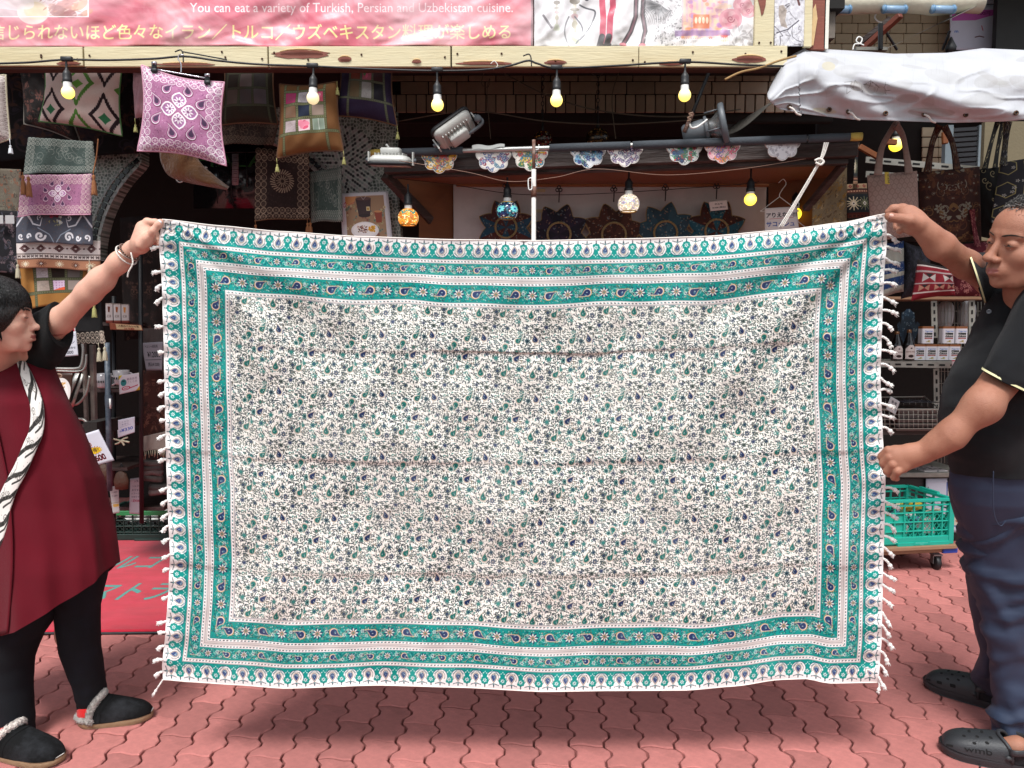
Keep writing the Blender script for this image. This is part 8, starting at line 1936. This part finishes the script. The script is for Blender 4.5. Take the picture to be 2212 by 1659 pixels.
# wire basket with packed items
bk=Th('wire_basket','cream wire basket holding flat packs of place mats','basket',W(1970,928,4.5));gs=[]
for k in range(13):gs.append(cable([(1900+k*10.4,886),(1902+k*10.2,926)],.0018,1,4.32))
for k in range(5):gs.append(cable([(1898,886+k*10),(2028,886+k*10)],.0018,1,4.32))
for k in range(10):gs.append(cable([(1900+k*13,862),(1900+k*13,886)],.0016,1,4.7))
bk.part('wire_grid',join(*gs),m_wire,kind='stuff');bk.part('rim',cable([(1896,884,4.32),(2030,884,4.32),(2030,884,4.33),(1998,858,4.75),(1990,857,4.75),(1900,858,4.75)],.004,3),m_wire)
for k in range(5):single('place_mat_pack',box(W(1960,920-k*9,4.52),(.31,.34,.017),ch=.002,rz=.02*k),M('mat_pack%d'%(k%2),('4a3430','3a2c2c')[k%2],rough=.3,var=.3,spec=.6),'%s wrapped pack of mats in the cream wire basket'%('lowest','second','third','fourth','topmost')[k],'pack',group='packs of mats in the wire basket',smooth=False)
random.seed(5);c=plate('2c2c34',['8a8a94','5a3a3a','4a5a6a'],71,2);c.rect(0,0,200,12,'141418');c.rect(0,188,200,200,'141418');c.rect(0,0,12,200,'141418');c.rect(188,0,200,200,'141418')
o=single('place_mat',xf(sheet(lambda u,v:(.11-.22*(1-u),.10-.20*v,.002*math.sin(u*3)),6,6,thick=.003,thickdir=(0,0,-1)),Matrix.Translation(W(1968,866,4.52))@Matrix.Rotation(.1,4,'Z')),TM('mat_print',c.image('mat_print'),rough=.25,spec=.6),'dark patterned place mat lying on top of the wire basket','mat')
c=Cv(90,80,'a8a8a8');c.text('各1枚',45,30,20,'24242a','c',bold=.6);c.text('¥180 円',48,58,20,'24242a','c',bold=.6)
paper('price_tag','small white handwritten tag hanging on the wire basket','tag',[(1924,856),(1944,868),(1934,896),(1914,884)],4.22,('tag180',c))
# counter with tiles, black front, poster
ct=Th('counter','low counter with a grey steel edge and black front behind the man','counter',G(1990,1170));zc=W(1980,1026,4.62).z
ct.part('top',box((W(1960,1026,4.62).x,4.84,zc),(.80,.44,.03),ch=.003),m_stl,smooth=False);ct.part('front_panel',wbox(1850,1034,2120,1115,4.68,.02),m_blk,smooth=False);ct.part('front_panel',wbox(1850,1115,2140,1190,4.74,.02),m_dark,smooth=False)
for k,(dx,dy,rz_)in enumerate(((0,0,.12),(.004,.004,.10),(-.07,.07,-.1))):
    c=Cv(160,160,'c0b8b8');random.seed(60+k)
    for q in range(18):c.leaf(rnd(0,160),rnd(0,160),rnd(20,50),rnd(8,16),rnd(0,6),random.choice(['24242c','4a2420','1c1c24','5a5a60']))
    p=W(2010,1018,4.70)+Vector((dx,dy+.03,.014*(1-k)if k<2 else-.012));single('art_tile',xf(sheet(lambda u,v:(.16*u-.08,.08-.16*v,0),2,2,thick=.009,thickdir=(0,0,-1)),Matrix.Translation(p)@Matrix.Rotation(rz_,4,'Z')),TM('tile_print%d'%k,c.image('tile_print'),rough=.2,spec=.6),'%s ceramic art tile lying on the low counter'%('upper','lower','rear')[k],'tile',group='ceramic art tiles on the low counter',smooth=False)
c=Cv(180,280,'b4b8c4');c.rect(110,20,180,250,'2c4a8a');c.rect(116,26,180,244,'b8b0a0');random.seed(9)
for q in range(46):c.flower(rnd(120,180),rnd(30,240),rnd(6,12),5,random.choice(['8a2420','2c5a8a','6a2020','3a6a4a']),'b8a050',rnd(0,3))if q%2 else c.leaf(rnd(120,180),rnd(30,240),22,7,rnd(0,6),random.choice(['4a6a3a','8a2420','3a5a7a']))
paper('tile_poster','white poster with a blue framed red floral panel below the counter','poster',[(2000,1034),(2072,1032),(2072,1150),(2000,1150)],4.66,('tile_poster',c))
# wooden clips, window and clutter above the bags
for(x,y,a,lb)in((1880,330,.5,'orange brown wooden slat hanging slanted left of the beige tote handles'),(1924,307,.05,'short orange wooden block behind the beige tote handles'),(2041,298,1.5,'small rust red wooden block above the brown tote')):
    P_=W(x,y,3.95);single('wood_block',xf(box((0,0,0),(.13 if a==.5 else .06,.02,.028),ch=.003),Matrix.Translation(P_)@Matrix.Rotation(a,4,'Y')),M('orange_slat','7a4420',rough=.6,var=.2),lb,'slat',smooth=False)
wd=Th('window_blind','dark grey louvred shutter with a pale frame behind the brown tote','window',W(2080,370,4.7));wd.part('frame',join(wbox(2044,270,2056,378,4.7,.04),wbox(2116,270,2124,378,4.7,.04)),M('pale_window_frame','7e8a90',rough=.5),smooth=False)
for k in range(9):wd.part('louvre',pbar(2056,282+k*11,4.72,2116,278+k*11,4.72,.02,.025),M('charcoal_louvre','26262a',rough=.5),smooth=False)
wl_=single('ochre_wall_panel',wbox(2128,262,2260,520,4.3,.03),M('ochre_wall','6f6650',rough=.9,var=.12,vs=5,bump=.2),'ochre wall panel behind the bags at the right edge','wall',smooth=False)
# ================================================================== tarpaulins upper right
tz1=smooth_noise(51,14,.6,4);tz2=smooth_noise(53,14,3,11)
def tarp(u,v):
    yt=np.interp(u,[0,.05,.12,.24,.34,.42,.60,.72,1.0],[190,128,104,108,112,116,114,104,112]);ybm=np.interp(u,[0,.05,.12,.28,.48,.62,.8,1.0],[236,240,246,258,262,265,262,250])
    x=1662+u*640+(10*v if u<.1 else 0)-14*math.sin(PI*v)*(1-min(1,u*10))+(14*v)*(1-min(1,u*12));y=yt+(ybm-yt)*v
    # drapes running down to the right
    s=v-(u*1.15-.05);d=.050*math.exp(-((s-.02)/.16)**2)*min(1,u*6)+.035*math.exp(-((v-(u*2.6-.05))/.22)**2)*(u<.5)
    d+=.020*tz1(u*1.2,v*.6)+.003*tz2(u*1.1,v*.5+u*.6)
    cr_1=math.sin(u*11-v*4+4*tz1(u*1.2,v));d+=.010*max(0,1-abs(cr_1)*1.3)**2
    bul=.05*math.sin(PI*min(1,v*1.05))**.9
    return W(x,y,3.36-bul-d+(.25*(1-v)**6))
random.seed(31);c=Cv(1500,360,'b4b5b9')
for k in range(60):c.ell(rnd(0,1500),rnd(0,360),rnd(20,120),rnd(8,40),random.choice(['989490','b8babf','8c8884','c0c3ca']),rnd(-.5,.5),.22)
for k in range(260):x,y=rnd(0,1500),rnd(0,360);c.line([(x,y),(x+rnd(-2,2),y+rnd(14,50))],1,'7a7672',.22)
for(cx,cy,n_)in((440,185,5),(505,195,9),(560,200,4)):
    for k in range(n_):P_=[(cx+rnd(-40,40),cy+rnd(-34,34))];P_+=[(P_[0][0]+rnd(-20,20),P_[0][1]+rnd(-22,22)),(P_[0][0]+rnd(-36,36),P_[0][1]+rnd(-30,30))];c.line(P_,2,'4e4844',.8)
    c.ell(cx,cy,34,26,'8e8680',.2,.45)
c.ell(300,90,34,24,'b8a468',0,.3);c.ell(280,330,60,14,'b8a468',0,.3);c.ell(820,310,120,24,'8a827e',0,.4);c.ell(700,240,60,24,'8e8884',0,.4)
for k in range(700):c.line([(0,k*.5+.3),(1500,k*.5+.3)],.3,'ffffff',.0)if False else None
tr=Th('tarpaulin','large crumpled silver white tarpaulin hanging over the right of the stall','tarpaulin',W(1980,262,3.3))
m_tp=TM('woven_pe_tarp',c.image('tarp_print'),rough=.6,bump=1.0,weave=26,spec=.35,coat=.0);tsheet=tr.part('sheet',sheet(tarp,150,60,thick=.003),m_tp)
m_ring=M('brass_eyelet','5a4436',rough=.4,metal=.7,bump=.1)
for k,(u,rp)in enumerate(((.045,1),(.20,0),(.265,1),(.39,0),(.52,1),(.66,0),(.83,0))):
    p=tarp(u,.90 if k else .93)+Vector((0,-.006,0));e=tr.part('eyelet',tube([p+Vector((.008*math.cos(a),0,.008*math.sin(a)))for a in np.linspace(0,2*PI,15)],.0035,6),m_ring);tr.part('eyelet_hole',lathe([(1e-4,0),(.0062,0)],12,p,Matrix.Rotation(PI/2,4,'X')),m_hole,parent=e)
    if rp:tr.part('tie_rope',tube(catmull([p,p+Vector((.012,-.012,-.012)),p+Vector((.028,-.010,-.030)),p+Vector((.05,.0,-.034))],5),.0042,6),m_string,parent=e)
# sheet hanging inside at a slant, left of the tarp
single('dirty_sheet',sheet(lambda u,v:W(1596+104*u-(70*v)*(1-u)*.1-34*v+30*u*v,262-62*u+34*v-20*u*v+10*math.sin(u*5)*v,4.0-.3*u),20,10,thick=.003),M('dirty_canvas','6a6660',rough=.85,var=.3,vs=8,bump=.4,dirt='2c2a26',dscale=6),'dirty grey canvas strip slanting down behind the left end of the tarpaulin','canvas')
# upper awning roll
ar=Th('rolled_awning','cream rolled awning sheet with pale blue clips at the top right','awning',W(1950,20,3.9))
ar.part('roll',tube([W(1788+33*k,6+2*math.sin(k*1.1),3.9)for k in range(11)],[.052+.004*math.sin(k*2)for k in range(11)],20),M('cream_canvas','c8c2ae',rough=.75,var=.1,vs=6,bump=.35,bs=30,dirt='8e8676',dscale=3))
ar.part('hanging_side',sheet(lambda u,v:W(2118-8*u-(206*v*(1-.0*u))+46*u*v*.9-30*u,10+96*v+14*u*(1-v),3.9-.05*math.sin(u*6+v*5)),14,24,thick=.003),M('grey_canvas','9c9a94',rough=.8,var=.2,vs=5,bump=.4,bs=40,dirt='5c5852',dscale=3))
for x in(1810,1930,2035):
    ar.part('clip',tube([W(x-24,20,3.86),W(x+28,21,3.86)],.018,12),M('pale_blue_clip','7a98b4' if x<2000 else '9aa4a4',rough=.35,var=.05,trans=0));
    for q in(-20,24):ar.part('clip_band',tube([W(x+q-2,20,3.86),W(x+q+2,20,3.86)],.0205,12),M('blue_band','5a84a8',rough=.35))
fr_=Th('awning_frame','red brown steel brace and black struts behind the rolled awning','frame',W(1900,105,4.1));fr_.part('brace',pbar(1862,108,4.2,1946,32,4.0,.03,.03),m_red,smooth=False);fr_.part('brace_shadow_side',pbar(1850,100,4.35,1925,40,4.25,.03,.03),m_dkw,smooth=False)
fr_.part('strut',pbar(1902,50,4.05,1902,108,4.05,.02,.02),m_blk,smooth=False);fr_.part('strut',pbar(1908,60,4.1,1938,108,4.15,.012,.012),m_blk,smooth=False);fr_.part('strut',pbar(2052,66,3.95,2036,108,4.0,.012,.012),m_blk,smooth=False);fr_.part('counterweight',lathe([(1e-4,-.03),(.022,-.028),(.026,0),(.012,.03),(.004,.05)],12,W(2054,102,3.95)),m_blk);fr_.part('cable',cable([(1898,24),(1890,36),(1896,46),(1905,48)],.004,5,3.95),m_wht)
fr_.part('base_plate',wbox(1850,101,1918,108,4.1,.03),m_stl,smooth=False);fr_.part('coil_hook',cable([(1842,108),(1846,96),(1858,94),(1862,84),(1854,80),(1850,90),(1866,98)],.0035,6,3.7),m_wht)
c=Cv(220,280,'c6c6d6');c.rect(0,0,220,30,'b8b8c6');c.poly([(10,36),(220,30),(220,62),(190,70),(120,96),(10,96)],'b85aa8');c.text('300円',190,62,26,'6a1c5a','r',bold=.8);c.text('m',20,170,26,'4a6ab8',bold=1);c.line([(150,130),(156,158)],4,'b03a4a');c.line([(120,200),(140,194),(160,200)],6,'5a2a30')
paper('pasted_poster','pale lilac poster with a magenta 300円 band at the top right','poster',[(2052,12),(2152,10),(2152,108),(2052,108)],4.85,('lilac_poster',c))
single('pasted_poster_strip',wbox(2070,-30,2150,8,4.85,.004),M('pale_paper','b8b8c4',rough=.7),'pale paper strip above the lilac poster','poster',smooth=False)
single('black_board',wbox(2158,-60,2300,260,4.7,.04),M('black_panel','1c1a18',rough=.6,var=.15),'black panel at the top right corner','panel',smooth=False)
